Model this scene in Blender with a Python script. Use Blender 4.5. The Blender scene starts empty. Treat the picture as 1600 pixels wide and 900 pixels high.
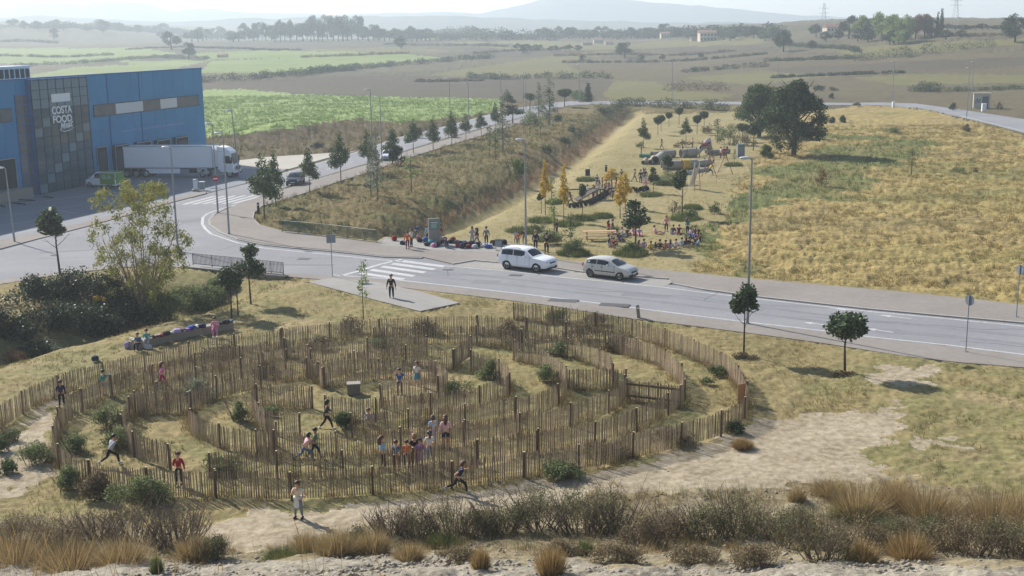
import bpy, bmesh, math, random
import numpy as np
from mathutils import Vector, Matrix
from mathutils.geometry import tessellate_polygon

# ------------------------------------------------------------------ camera, world, sun
SC = bpy.context.scene
COL = SC.collection
FPX = 1900.0                       # focal length in pixels of a 1600 px wide picture
PITCH = math.atan((450 - 48) / FPX)
ROLL = math.radians(0.8)
CAMP = np.array([0.0, 0.0, 18.0])
_F = np.array([0, math.cos(PITCH), -math.sin(PITCH)])
_U0 = np.array([0, math.sin(PITCH), math.cos(PITCH)])
_R0 = np.array([1.0, 0, 0])
_U = _U0 * math.cos(ROLL) + _R0 * math.sin(ROLL)
_R = _R0 * math.cos(ROLL) - _U0 * math.sin(ROLL)
cam = bpy.data.cameras.new('camera')
cam.sensor_width = 36.0
cam.lens = FPX / 1600 * 36.0
cam.clip_start = 0.5
cam.clip_end = 20000
camo = bpy.data.objects.new('camera', cam)
COL.objects.link(camo)
camo.matrix_world = Matrix(((_R[0], _U[0], -_F[0], CAMP[0]), (_R[1], _U[1], -_F[1], CAMP[1]),
                            (_R[2], _U[2], -_F[2], CAMP[2]), (0, 0, 0, 1)))
SC.camera = camo
SUN_EL, SUN_AZ = 35.0, -44.0       # degrees; azimuth from +Y, negative to the left
w = bpy.data.worlds.new('World')
SC.world = w
w.use_nodes = True
nt = w.node_tree
sky = nt.nodes.new('ShaderNodeTexSky')
sky.sky_type = 'NISHITA'
sky.sun_disc = False
sky.sun_elevation = math.radians(SUN_EL)
sky.sun_rotation = math.radians(SUN_AZ)
sky.altitude = 300
sky.air_density = 1.0
sky.dust_density = 1.0
sky.ozone_density = 1.5
bg = nt.nodes['Background']
nt.links.new(sky.outputs[0], bg.inputs[0])
bg.inputs[1].default_value = 0.09
sl = bpy.data.lights.new('sun', 'SUN')
sl.energy = 5.0
sl.angle = math.radians(0.6)
sl.color = (1.0, 0.95, 0.88)
so = bpy.data.objects.new('sun', sl)
COL.objects.link(so)
_e, _a = math.radians(SUN_EL), math.radians(SUN_AZ)
SUNV = Vector((math.sin(_a) * math.cos(_e), math.cos(_a) * math.cos(_e), math.sin(_e)))
so.rotation_euler = SUNV.to_track_quat('Z', 'Y').to_euler()
so.location = (0, 0, 60)
SC.view_settings.view_transform = 'Standard'
SC.view_settings.look = 'None'
SC.view_settings.exposure = 0.62
SC.view_settings.gamma = 1
SC.cycles.volume_bounces = 1
SC.cycles.max_bounces = 6
SC.cycles.transparent_max_bounces = 8
HAZE_DENSITY = 0.00036

rnd = random.Random(7)
nr = np.random.RandomState(11)
R = math.radians

# ------------------------------------------------------------------ photograph pixel <-> place
def ray(px, py):
    d = _F + _R * ((px - 800) / FPX) - _U * ((py - 450) / FPX)
    return d / np.linalg.norm(d)

def at(px, py, z=0.0):
    """the point of the level plane z seen at that pixel of the photograph"""
    d = ray(px, py)
    t = (z - CAMP[2]) / d[2]
    p = CAMP + d * t
    return Vector((p[0], p[1], z))

def proj(x, y, z):
    P = np.stack([np.asarray(x, float), np.asarray(y, float), np.asarray(z, float) - CAMP[2]], -1)
    dep = P @ _F
    dep = np.where(dep < 0.1, 0.1, dep)
    return 800 + FPX * (P @ _R) / dep, 450 - FPX * (P @ _U) / dep

def tall(base, ytop):
    """height of something standing at base whose top is seen at row ytop"""
    lo, hi = 0.0, 80.0
    for _ in range(40):
        m = (lo + hi) / 2
        _, yy = proj(base[0], base[1], base[2] + m)
        if yy > ytop: lo = m
        else: hi = m
    return lo

# ------------------------------------------------------------------ noise and terrain
def _hash(ix, iy, s):
    h = (ix.astype(np.int64) * 374761393 + iy.astype(np.int64) * 668265263 + s * 974711) & 0x7fffffff
    h = ((h ^ (h >> 13)) * 1274126177) & 0x7fffffff
    return ((h ^ (h >> 16)) & 0xffff) / 65535.0

def noise(x, y, s=0):
    ix, iy = np.floor(x), np.floor(y)
    fx, fy = x - ix, y - iy
    fx = fx * fx * (3 - 2 * fx); fy = fy * fy * (3 - 2 * fy)
    a, b = _hash(ix, iy, s), _hash(ix + 1, iy, s)
    c, d = _hash(ix, iy + 1, s), _hash(ix + 1, iy + 1, s)
    return (a + (b - a) * fx) * (1 - fy) + (c + (d - c) * fx) * fy

def fbm(x, y, s=0, o=4):
    t, a = 0, 0.5
    for k in range(o):
        t = t + a * noise(x * 2 ** k + 17.3 * k, y * 2 ** k - 9.1 * k, s + k)
        a *= 0.5
    return t / (1 - 0.5 ** o)

def sstep(a, b, x):
    t = np.clip((x - a) / (b - a), 0, 1)
    return t * t * (3 - 2 * t)

def seg_dist(x, y, pts):
    best = np.full(np.shape(x), 1e9)
    for (ax, ay), (bx, by) in zip(pts[:-1], pts[1:]):
        dx, dy = bx - ax, by - ay
        t = np.clip(((x - ax) * dx + (y - ay) * dy) / (dx * dx + dy * dy), 0, 1)
        best = np.minimum(best, np.hypot(x - ax - t * dx, y - ay - t * dy))
    return best

def W2(pts, z=0):
    return [tuple(at(a, b, z))[:2] for a, b in pts]

DITCH = W2([(628, 357), (690, 336), (760, 306), (830, 272), (890, 236), (940, 200), (978, 172)])
GULLY = W2([(318, 448), (250, 470), (160, 490), (60, 515), (-60, 545), (-300, 600)])
MOUNDS = [(475, 208, 9, 2.0), (562, 196, 8, 2.6), (425, 214, 7, 1.2), (610, 204, 8, 0.9)]
MOUNDS = [(at(a, b).x, at(a, b).y, r, h) for a, b, r, h in MOUNDS]
HX = np.array([-50, 0.0, 2.0, 4.0, 10.0, 20.0, 28.0, 33.0, 36.0, 38.5, 40.5, 42.5])
HZ = np.array([16.3, 16.3, 16.1, 15.0, 12.0, 7.2, 3.7, 2.1, 1.25, 0.5, 0.1, 0.0])

def T(x, y):
    x = np.asarray(x, float); y = np.asarray(y, float)
    d = np.hypot(x, y)
    ys = y + 1.6 * (noise(x * 0.13, x * 0 + 3.3, 5) - 0.5) + 0.7 * (noise(x * 0.6, x * 0 + 7.3, 6) - 0.5)
    z = np.interp(ys, HX, HZ) + sstep(40, 33, y) * (fbm(x * 0.9, y * 0.9, 21, 3) - 0.5) * 0.5
    z = z + 11.0 * sstep(360, 1250, d)
    far = sstep(330, 480, d)
    z = z + far * (fbm(x * 0.006, y * 0.006, 31, 3) - 0.5) * 7
    z = z + 15.0 * sstep(330, 520, y) * sstep(40, 210, x - 0.05 * y) * (1 - 0.3 * sstep(600, 1300, d))
    z = z + 24.0 * sstep(800, 1500, y) * sstep(260, 560, -x - 0.02 * y)
    near = d < 330
    dd = seg_dist(x, y, DITCH)
    z = z - 2.8 * np.exp(-(dd / 3.4) ** 2) * near
    dg = seg_dist(x, y, GULLY)
    z = z - 1.8 * np.exp(-(dg / 3.6) ** 2) * near
    for mx, my, r, h in MOUNDS:
        z = z + h * np.exp(-((x - mx) ** 2 + ((y - my) * 0.8) ** 2) / (r * r))
    return z

_TS = np.concatenate([np.linspace(28, 120, 400), np.geomspace(120, 4000, 900)])
def on(px, py, lift=0.0):
    """the point of the terrain seen at that pixel of the photograph"""
    d = ray(px, py)
    P = CAMP[None] + d[None] * _TS[:, None]
    h = P[:, 2] - T(P[:, 0], P[:, 1])
    k = np.argmax(h < 0)
    if h[k] >= 0: k = len(_TS) - 1
    k = max(k, 1)
    a = h[k - 1] / (h[k - 1] - h[k] + 1e-9)
    t = _TS[k - 1] + (_TS[k] - _TS[k - 1]) * min(max(a, 0), 1)
    p = CAMP + d * t
    return Vector((p[0], p[1], float(T(p[0], p[1])) + lift))

def inpoly(px, py, poly):
    inside = np.zeros(px.shape, bool)
    n = len(poly)
    for i in range(n):
        x1, y1 = poly[i]; x2, y2 = poly[(i + 1) % n]
        if y1 == y2: continue
        c = (y1 > py) != (y2 > py)
        inside ^= c & (px < (x2 - x1) * (py - y1) / (y2 - y1) + x1)
    return inside

# ------------------------------------------------------------------ materials
def hexc(h):
    h = h.lstrip('#')
    v = [int(h[i:i + 2], 16) / 255 for i in (0, 2, 4)]
    return tuple([(c / 12.92 if c <= 0.04045 else ((c + 0.055) / 1.055) ** 2.4) for c in v] + [1.0])
def lin(c):
    return hexc(c) if isinstance(c, str) else (tuple(c) + (1.0,))[:4]

MATS = {}
def M(name, col, rough=0.7, metal=0.0, var=0.12, scale=6.0, bump=0.0, coord='Object', spec=0.4, emit=None):
    if name in MATS: return MATS[name]
    m = bpy.data.materials.new(name); MATS[name] = m
    m.use_nodes = True
    n = m.node_tree; b = n.nodes['Principled BSDF']
    b.inputs['Roughness'].default_value = rough
    b.inputs['Metallic'].default_value = metal
    b.inputs['Specular IOR Level'].default_value = spec
    tc = n.nodes.new('ShaderNodeTexCoord')
    no = n.nodes.new('ShaderNodeTexNoise'); no.inputs['Scale'].default_value = scale
    no.inputs['Detail'].default_value = 4
    n.links.new(tc.outputs[coord], no.inputs['Vector'])
    mx = n.nodes.new('ShaderNodeMix'); mx.data_type = 'RGBA'
    c = lin(col)
    mx.inputs[6].default_value = tuple(v * (1 - var) for v in c[:3]) + (1,)
    mx.inputs[7].default_value = tuple(min(1, v * (1 + var)) for v in c[:3]) + (1,)
    n.links.new(no.outputs[0], mx.inputs[0]); n.links.new(mx.outputs[2], b.inputs['Base Color'])
    if bump:
        bp = n.nodes.new('ShaderNodeBump'); bp.inputs['Strength'].default_value = bump
        bp.inputs['Distance'].default_value = 0.03
        n.links.new(no.outputs[0], bp.inputs['Height']); n.links.new(bp.outputs[0], b.inputs['Normal'])
    return m

def ramp(n, src, stops):
    cr = n.nodes.new('ShaderNodeValToRGB')
    el = cr.color_ramp.elements
    while len(el) < len(stops): el.new(0.5)
    for e, (p, c) in zip(el, stops):
        e.position = p; e.color = lin(c)
    n.links.new(src, cr.inputs[0])
    return cr

def GM(name, big, fine, bscale=0.05, fscale=2.5, mixf=0.5, bump=0.6, bdist=0.12, stretch=(1, 1, 1), rough=0.95, rows=None):
    """ground material: large patches of colour, fine speckle, relief, optional plough rows"""
    m = bpy.data.materials.new(name); MATS[name] = m
    m.use_nodes = True
    n = m.node_tree; b = n.nodes['Principled BSDF']
    b.inputs['Roughness'].default_value = rough
    b.inputs['Specular IOR Level'].default_value = 0.1
    tc = n.nodes.new('ShaderNodeTexCoord')
    mp = n.nodes.new('ShaderNodeMapping'); mp.inputs['Scale'].default_value = stretch
    n.links.new(tc.outputs['Object'], mp.inputs[0])
    n1 = n.nodes.new('ShaderNodeTexNoise'); n1.inputs['Scale'].default_value = bscale
    n1.inputs['Detail'].default_value = 7; n1.inputs['Roughness'].default_value = 0.62
    n2 = n.nodes.new('ShaderNodeTexNoise'); n2.inputs['Scale'].default_value = fscale
    n2.inputs['Detail'].default_value = 6; n2.inputs['Roughness'].default_value = 0.7
    for k in (n1, n2): n.links.new(mp.outputs[0], k.inputs['Vector'])
    c1 = ramp(n, n1.outputs[0], big); c2 = ramp(n, n2.outputs[0], fine)
    mx = n.nodes.new('ShaderNodeMix'); mx.data_type = 'RGBA'; mx.inputs[0].default_value = mixf
    mx.blend_type = 'MIX'
    n.links.new(c1.outputs[0], mx.inputs[6]); n.links.new(c2.outputs[0], mx.inputs[7])
    out = mx.outputs[2]; hgt = n2.outputs[0]
    if rows:
        ang, sc, strength, rc = rows
        mp2 = n.nodes.new('ShaderNodeMapping'); mp2.inputs['Rotation'].default_value = (0, 0, ang)
        n.links.new(tc.outputs['Object'], mp2.inputs[0])
        wv = n.nodes.new('ShaderNodeTexWave'); wv.inputs['Scale'].default_value = sc
        wv.inputs['Distortion'].default_value = 1.5; wv.inputs['Detail'].default_value = 3
        wv.inputs['Detail Scale'].default_value = 0.6
        n.links.new(mp2.outputs[0], wv.inputs['Vector'])
        mm = n.nodes.new('ShaderNodeMath'); mm.operation = 'MULTIPLY'; mm.inputs[1].default_value = strength
        n.links.new(wv.outputs[0], mm.inputs[0])
        m3 = n.nodes.new('ShaderNodeMix'); m3.data_type = 'RGBA'
        m3.inputs[7].default_value = lin(rc)
        n.links.new(mm.outputs[0], m3.inputs[0]); n.links.new(out, m3.inputs[6])
        out = m3.outputs[2]
    n.links.new(out, b.inputs['Base Color'])
    bp = n.nodes.new('ShaderNodeBump'); bp.inputs['Strength'].default_value = bump
    bp.inputs['Distance'].default_value = bdist
    n.links.new(hgt, bp.inputs['Height']); n.links.new(bp.outputs[0], b.inputs['Normal'])
    return m

def LM(name, stops, rough=0.75, trans=0.25):
    """leaf or blade material: colour from each leaf's own tint"""
    if name in MATS: return MATS[name]
    m = bpy.data.materials.new(name); MATS[name] = m
    m.use_nodes = True
    n = m.node_tree; b = n.nodes['Principled BSDF']
    b.inputs['Roughness'].default_value = rough
    b.inputs['Specular IOR Level'].default_value = 0.25
    a = n.nodes.new('ShaderNodeAttribute'); a.attribute_name = 'tint'
    cr = ramp(n, a.outputs['Fac'], stops)
    n.links.new(cr.outputs[0], b.inputs['Base Color'])
    if trans:
        tr = n.nodes.new('ShaderNodeBsdfTranslucent')
        n.links.new(cr.outputs[0], tr.inputs[0])
        ms = n.nodes.new('ShaderNodeMixShader'); ms.inputs[0].default_value = trans
        out = n.nodes['Material Output']
        n.links.new(b.outputs[0], ms.inputs[1]); n.links.new(tr.outputs[0], ms.inputs[2])
        n.links.new(ms.outputs[0], out.inputs[0])
    return m

# ------------------------------------------------------------------ object helpers
def tag(o, label=None, cat=None, group=None, kind=None):
    if label: o['label'] = label
    if cat: o['category'] = cat
    if group: o['group'] = group
    if kind: o['kind'] = kind
    return o

def thing(name, label, cat, loc=(0, 0, 0), rz=0.0, group=None, scale=None):
    o = bpy.data.objects.new(name, None); COL.objects.link(o)
    o.empty_display_size = 0.3
    o.location = loc; o.rotation_euler = (0, 0, rz)
    if scale: o.scale = (scale,) * 3
    return tag(o, label, cat, group)

KIDS = {}
def link(name, me, parent=None, mat=None):
    o = bpy.data.objects.new(name, me); COL.objects.link(o)
    if parent is not None:
        o.parent = parent; KIDS.setdefault(parent.name, []).append(o)
    if mat is not None:
        if not me.materials: me.materials.append(mat)
        elif me.materials[0] is not mat:
            o.material_slots[0].link = 'OBJECT'; o.material_slots[0].material = mat
    return o

def mesh_np(name, V, Fc, mat=None, tint=None, smooth=False):
    V = np.ascontiguousarray(V, np.float32); Fc = np.ascontiguousarray(Fc, np.int32)
    me = bpy.data.meshes.new(name)
    k = Fc.shape[1]; nf = Fc.shape[0]
    me.vertices.add(len(V)); me.vertices.foreach_set('co', V.ravel())
    me.loops.add(nf * k); me.loops.foreach_set('vertex_index', Fc.ravel())
    me.polygons.add(nf)
    me.polygons.foreach_set('loop_start', np.arange(0, nf * k, k, dtype=np.int32))
    me.polygons.foreach_set('loop_total', np.full(nf, k, np.int32))
    me.update(calc_edges=True)
    if smooth: me.polygons.foreach_set('use_smooth', np.ones(nf, bool))
    if tint is not None:
        at_ = me.attributes.new('tint', 'FLOAT', 'POINT')
        at_.data.foreach_set('value', np.ascontiguousarray(tint, np.float32))
    if mat: me.materials.append(mat)
    return me

class MB:
    """collects simple shapes into one mesh"""
    def __init__(s): s.v = []; s.f = []; s.mi = []; s.m = 0
    def add(s, vs, fs):
        b = len(s.v); s.v += [tuple(v) for v in vs]
        s.f += [tuple(i + b for i in f) for f in fs]; s.mi += [s.m] * len(fs)
        return s
    def box(s, c, d, rz=0.0, taper=1.0):
        cx, cy, cz = c; hx, hy, hz = d[0] / 2, d[1] / 2, d[2] / 2
        co, si = math.cos(rz), math.sin(rz)
        vs = []
        for z, k in ((-hz, 1), (hz, taper)):
            for x, y in ((-hx, -hy), (hx, -hy), (hx, hy), (-hx, hy)):
                x *= k; y *= k
                vs.append((cx + x * co - y * si, cy + x * si + y * co, cz + z))
        return s.add(vs, [(3, 2, 1, 0), (4, 5, 6, 7), (0, 1, 5, 4), (1, 2, 6, 5), (2, 3, 7, 6), (3, 0, 4, 7)])
    def hexa(s, p): # eight points, bottom ring then top ring
        return s.add(p, [(3, 2, 1, 0), (4, 5, 6, 7), (0, 1, 5, 4), (1, 2, 6, 5), (2, 3, 7, 6), (3, 0, 4, 7)])
    def tube(s, pts, rad, n=6, cap=True):
        pts = [Vector(p) for p in pts]
        if not hasattr(rad, '__len__'): rad = [rad] * len(pts)
        vs = []; prev = None
        for i, p in enumerate(pts):
            t = (pts[min(i + 1, len(pts) - 1)] - pts[max(i - 1, 0)]).normalized()
            if prev is None:
                u = t.orthogonal().normalized()
            else:
                u = (prev - t * prev.dot(t))
                u = u.normalized() if u.length > 1e-6 else t.orthogonal().normalized()
            prev = u; v2 = t.cross(u)
            for k in range(n):
                a = 2 * math.pi * k / n
                vs.append(p + (u * math.cos(a) + v2 * math.sin(a)) * rad[i])
        fs = []
        for i in range(len(pts) - 1):
            for k in range(n):
                fs.append((i * n + k, i * n + (k + 1) % n, (i + 1) * n + (k + 1) % n, (i + 1) * n + k))
        if cap:
            fs.append(tuple(range(n - 1, -1, -1))); fs.append(tuple((len(pts) - 1) * n + k for k in range(n)))
        return s.add(vs, fs)
    def ball(s, c, r, nu=8, nv=6):
        if not hasattr(r, '__len__'): r = (r, r, r)
        vs = [(c[0], c[1], c[2] - r[2])]
        for j in range(1, nv):
            b = math.pi * j / nv - math.pi / 2
            for i in range(nu):
                a = 2 * math.pi * i / nu
                vs.append((c[0] + r[0] * math.cos(b) * math.cos(a), c[1] + r[1] * math.cos(b) * math.sin(a), c[2] + r[2] * math.sin(b)))
        vs.append((c[0], c[1], c[2] + r[2])); L = len(vs) - 1
        fs = [(0, 1 + (i + 1) % nu, 1 + i) for i in range(nu)]
        for j in range(nv - 2):
            for i in range(nu):
                a = 1 + j * nu
                fs.append((a + i, a + (i + 1) % nu, a + nu + (i + 1) % nu, a + nu + i))
        a = 1 + (nv - 2) * nu
        fs += [(a + i, a + (i + 1) % nu, L) for i in range(nu)]
        return s.add(vs, fs)
    def ring(s, c, ax, ro, ri, w, n=20):
        """a pipe ring / hollow cylinder with centre c, axis ax, width w"""
        ax = Vector(ax).normalized(); u = ax.orthogonal().normalized(); v2 = ax.cross(u); c = Vector(c)
        vs = []
        for h, r in ((-w / 2, ro), (w / 2, ro), (w / 2, ri), (-w / 2, ri)):
            for k in range(n):
                a = 2 * math.pi * k / n
                vs.append(c + ax * h + (u * math.cos(a) + v2 * math.sin(a)) * r)
        fs = []
        for q in range(4):
            for k in range(n):
                a = q * n; b = ((q + 1) % 4) * n
                fs.append((a + k, a + (k + 1) % n, b + (k + 1) % n, b + k))
        return s.add(vs, fs)
    def disc(s, c, ax, r, n=16):
        ax = Vector(ax).normalized(); u = ax.orthogonal().normalized(); v2 = ax.cross(u); c = Vector(c)
        vs = [c + (u * math.cos(2 * math.pi * k / n) + v2 * math.sin(2 * math.pi * k / n)) * r for k in range(n)]
        return s.add(vs, [tuple(range(n))])
    def prism(s, poly, z0, z1):
        """vertical prism over a polygon of (x, y)"""
        n = len(poly)
        tri = tessellate_polygon([[Vector((a, b, 0)) for a, b in poly]])
        area = sum(poly[i][0] * poly[(i + 1) % n][1] - poly[(i + 1) % n][0] * poly[i][1] for i in range(n))
        if area < 0:
            poly = poly[::-1]; tri = [tuple(n - 1 - i for i in t) for t in tri]
        vs = [(a, b, z1) for a, b in poly] + [(a, b, z0) for a, b in poly]
        fs = []
        for t in tri:
            a, b, c = [Vector(poly[i]) for i in t]
            if (b - a).cross(c - a) < 0: t = t[::-1]
            fs.append(tuple(t))
        fs += [(i + n, (i + 1) % n + n, (i + 1) % n, i) for i in range(n)]
        return s.add(vs, fs)
    def sheet(s, poly, z):
        tri = tessellate_polygon([[Vector((a, b, 0)) for a, b in poly]])
        fs = []
        for t in tri:
            a, b, c = [Vector(poly[i]) for i in t]
            if (b - a).cross(c - a) < 0: t = t[::-1]
            fs.append(tuple(t))
        return s.add([(a, b, z) for a, b in poly], fs)
    def mesh(s, name, mats, smooth=False):
        me = bpy.data.meshes.new(name)
        me.from_pydata(s.v, [], s.f)
        for m in (mats if isinstance(mats, (list, tuple)) else [mats]): me.materials.append(m)
        me.polygons.foreach_set('material_index', s.mi)
        if smooth: me.polygons.foreach_set('use_smooth', [True] * len(s.f))
        me.update()
        return me
    def build(s, name, mats, parent=None, smooth=False):
        return link(name, s.mesh(name, mats, smooth), parent)

def copy_thing(o, loc, rz=None, label=None, scale=None, group=None):
    r = o.copy(); COL.objects.link(r); r.location = loc
    if rz is not None: r.rotation_euler = (0, 0, rz)
    if scale is not None: r.scale = scale if hasattr(scale, '__len__') else (scale,) * 3
    if label: r['label'] = label
    if group: r['group'] = group
    for ch in KIDS.get(o.name, []):
        c = ch.copy(); COL.objects.link(c); c.parent = r
        KIDS.setdefault(r.name, []).append(c)
        for g in KIDS.get(ch.name, []):
            d = g.copy(); COL.objects.link(d); d.parent = c
    return r
# ================================================================== ROADS (outlines as seen, laid on the level ground)
ROAD_MAIN = [(-500, 520), (-500, 420), (0, 389), (60, 373), (135, 354), (200, 336), (262, 318), (330, 301), (385, 287), (450, 268),
             (512, 250), (560, 236), (620, 215), (700, 196), (770, 177), (812, 168), (870, 161), (905, 163), (862, 170), (800, 187), (760, 198),
             (700, 214.5), (640, 233), (577, 254), (520, 271), (465, 287), (420, 300), (396, 313), (356, 324), (338, 337),
             (334, 346), (338, 357), (350, 363), (376, 371), (415, 379), (460, 385), (512, 389), (580, 396), (655, 402),
             (706, 409), (800, 421), (872, 429), (950, 437), (1037, 444), (1100, 449), (1200, 461), (1350, 478), (1480, 490), (1600, 501),
             (1900, 536), (1900, 600), (1600, 556), (1480, 541), (1356, 528), (1284, 518.5), (1200, 509), (1100, 497), (992, 483),
             (850, 465), (700, 448), (600, 437), (520, 431), (440, 427), (305, 416), (250, 412), (200, 413), (140, 419), (60, 429), (0, 438)]
RING = [(850, 161.5), (900, 157.5), (960, 158), (1050, 158), (1150, 159), (1250, 160), (1330, 160.5), (1380, 160), (1430, 161.5),
        (1500, 171), (1600, 186), (1900, 232), (1900, 262), (1600, 208), (1500, 182), (1440, 170), (1385, 164.5), (1250, 164), (1100, 163), (960, 163), (905, 163.5)]
WEDGE = [(387, 313), (440, 297), (490, 281), (577, 256), (640, 235), (700, 217), (760, 200), (800, 189), (855, 173), (868, 176), (800, 196), (758, 210), (700, 227),
         (640, 246), (578, 268), (530, 283), (484, 299), (432, 315), (408, 322), (397, 331), (395, 341), (405, 351), (440, 361), (490, 367),
         (545, 373), (590, 378), (600, 371.5), (700, 376), (795, 379), (870, 405.5), (960, 414), (1039, 422), (1100, 428), (1163, 434.5), (1287, 445), (1444, 459),
         (1600, 476), (1900, 512), (1900, 541), (1600, 503), (1480, 492.5), (1350, 480.5), (1200, 464), (1100, 451), (1052, 442), (1044, 434),
         (910, 423.5), (872, 417), (782, 409), (741, 405.5), (706, 411.5), (662, 401.5), (600, 399.5), (512, 390), (460, 385.5), (412, 380.5), (372, 372), (345, 362),
         (331, 352), (328, 344), (334, 337), (352, 327)]
BAY = [(706, 411.5), (741, 405.5), (782, 409), (872, 417), (910, 423.5), (1044, 434), (1052, 440), (1037, 448.5), (950, 439.5), (872, 432), (800, 423.5), (705, 415.5)]
SIDE = [(-500, 531), (-500, 520), (0, 438), (60, 429), (140, 419), (200, 413), (250, 412), (305, 416), (440, 427), (520, 431), (600, 437), (700, 448),
        (850, 465), (992, 483), (1100, 497), (1200, 509), (1284, 518.5), (1356, 528), (1480, 541), (1600, 556), (1900, 600), (1900, 622), (1600, 574),
        (1500, 566), (1412, 556), (1287, 536), (1200, 524), (1100, 511), (960, 494), (860, 477), (812, 471), (740, 462), (660, 453), (590, 444),
        (530, 439), (495, 436), (440, 431), (305, 420), (250, 416), (200, 417), (140, 423), (60, 434), (0, 444)]
SLAB = [(480, 440), (520, 434), (590, 441), (655, 455), (718, 473), (656, 486), (570, 464)]
YARD = [(-500, 419), (0, 388), (60, 372), (135, 353), (200, 335), (262, 317), (330, 300), (385, 286), (440, 268), (452, 262), (378, 263), (318, 262),
        (250, 262), (100, 280), (0, 300), (-500, 360)]
APRON = [(318, 262), (378, 263), (452, 264), (514, 246), (556, 236), (500, 240), (420, 245), (378, 250), (318, 250)]
KERBSTRIP = [(-500, 419), (0, 388.5), (60, 372.5), (135, 353.5), (200, 335.5), (262, 317.5), (322, 302), (322, 298), (262, 312), (200, 329), (125, 349), (60, 363), (0, 375), (-500, 404)]
FLAT = [ROAD_MAIN, RING, WEDGE, BAY, SIDE, SLAB, YARD, APRON]

PLAZA = [(600, 373), (700, 377.5), (795, 380.5), (812, 389), (790, 395), (700, 392), (596, 383)]
asph = GM('asphalt', [(0.3, (0.20, 0.20, 0.21)), (0.5, (0.24, 0.24, 0.25)), (0.56, (0.265, 0.263, 0.268)), (0.7, (0.29, 0.288, 0.29))], [(0.3, (0.19, 0.19, 0.20)), (0.7, (0.285, 0.285, 0.292))], 0.12, 3.0, 0.4, 0.15, 0.01, rough=0.85)
asph2 = GM('yard_asphalt', [(0.3, (0.19, 0.20, 0.22)), (0.7, (0.25, 0.26, 0.28))], [(0.3, (0.18, 0.19, 0.205)), (0.7, (0.26, 0.27, 0.285))], 0.1, 3.0, 0.4, 0.15, 0.01, rough=0.8)
pave = GM('pavement_concrete', [(0.3, (0.20, 0.175, 0.155)), (0.5, (0.25, 0.225, 0.20)), (0.7, (0.29, 0.262, 0.238))], [(0.3, (0.19, 0.17, 0.15)), (0.7, (0.30, 0.272, 0.245))], 0.16, 2.2, 0.45, 0.2, 0.01, rough=0.9)
slabm = GM('slab_concrete', [(0.3, (0.24, 0.23, 0.21)), (0.7, (0.34, 0.325, 0.30))], [(0.3, (0.24, 0.23, 0.21)), (0.7, (0.34, 0.325, 0.30))], 0.2, 2.5, 0.4, 0.2, 0.01, rough=0.9)
apronm = GM('apron_concrete', [(0.3, (0.36, 0.335, 0.29)), (0.7, (0.46, 0.43, 0.37))], [(0.3, (0.36, 0.335, 0.29)), (0.7, (0.46, 0.43, 0.38))], 0.1, 1.5, 0.4, 0.2, 0.01)
kerbm = GM('kerb_stone', [(0.3, (0.30, 0.285, 0.26)), (0.7, (0.40, 0.38, 0.35))], [(0.3, (0.30, 0.285, 0.26)), (0.7, (0.40, 0.38, 0.35))], 0.4, 4, 0.4, 0.2, 0.01)
paint = GM('road_paint', [(0.3, (0.38, 0.38, 0.375)), (0.7, (0.58, 0.58, 0.565))], [(0.40, (0.27, 0.27, 0.27)), (0.58, (0.60, 0.60, 0.585))], 0.5, 6, 0.5, 0.05, 0.005, rough=0.7)

def px_poly(P, z): return [tuple(at(a, b, z))[:2] for a, b in P]
def flat(name, P, z, mat, base=None):
    m = MB()
    if base is None: m.sheet(px_poly(P, z), z)
    else: m.prism(px_poly(P, z), base, z)
    o = m.build(name, mat); return tag(o, kind='structure')
flat('road', ROAD_MAIN, 0.020, asph)
flat('far_road', RING, 0.030, asph)
flat('yard', YARD, 0.012, asph2)
flat('apron', APRON, 0.016, apronm)
PZ = 0.10
flat('pavement', WEDGE, PZ, pave, -0.2)
flat('plaza_slab', PLAZA, 0.106, slabm)
flat('parking_bay', BAY, 0.028, slabm)
flat('near_pavement', SIDE, 0.065, pave, -0.2)
flat('concrete_slab', SLAB, 0.075, slabm, -0.2)
flat('yard_pavement', KERBSTRIP, 0.12, pave, -0.2)

def ribbon(m, pts, wdt, z, closed=False):
    """a painted line of real width along world points"""
    P = [Vector((p[0], p[1])) for p in pts]; L = []; Rr = []
    for i, p in enumerate(P):
        t = (P[min(i + 1, len(P) - 1)] - P[max(i - 1, 0)]).normalized(); n = Vector((-t.y, t.x)) * wdt / 2
        L.append(p + n); Rr.append(p - n)
    for i in range(len(P) - 1):
        m.add([(Rr[i].x, Rr[i].y, z), (Rr[i + 1].x, Rr[i + 1].y, z), (L[i + 1].x, L[i + 1].y, z), (L[i].x, L[i].y, z)], [(0, 1, 2, 3)])
def wpts(P, z=0.0): return [tuple(at(a, b, z))[:2] for a, b in P]
def dens(P, step):
    out = [Vector(P[0])]
    for a, b in zip(P[:-1], P[1:]):
        a, b = Vector(a), Vector(b); n = max(1, int((b - a).length / step))
        out += [a + (b - a) * (k / n) for k in range(1, n + 1)]
    return out
mk = MB()
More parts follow.
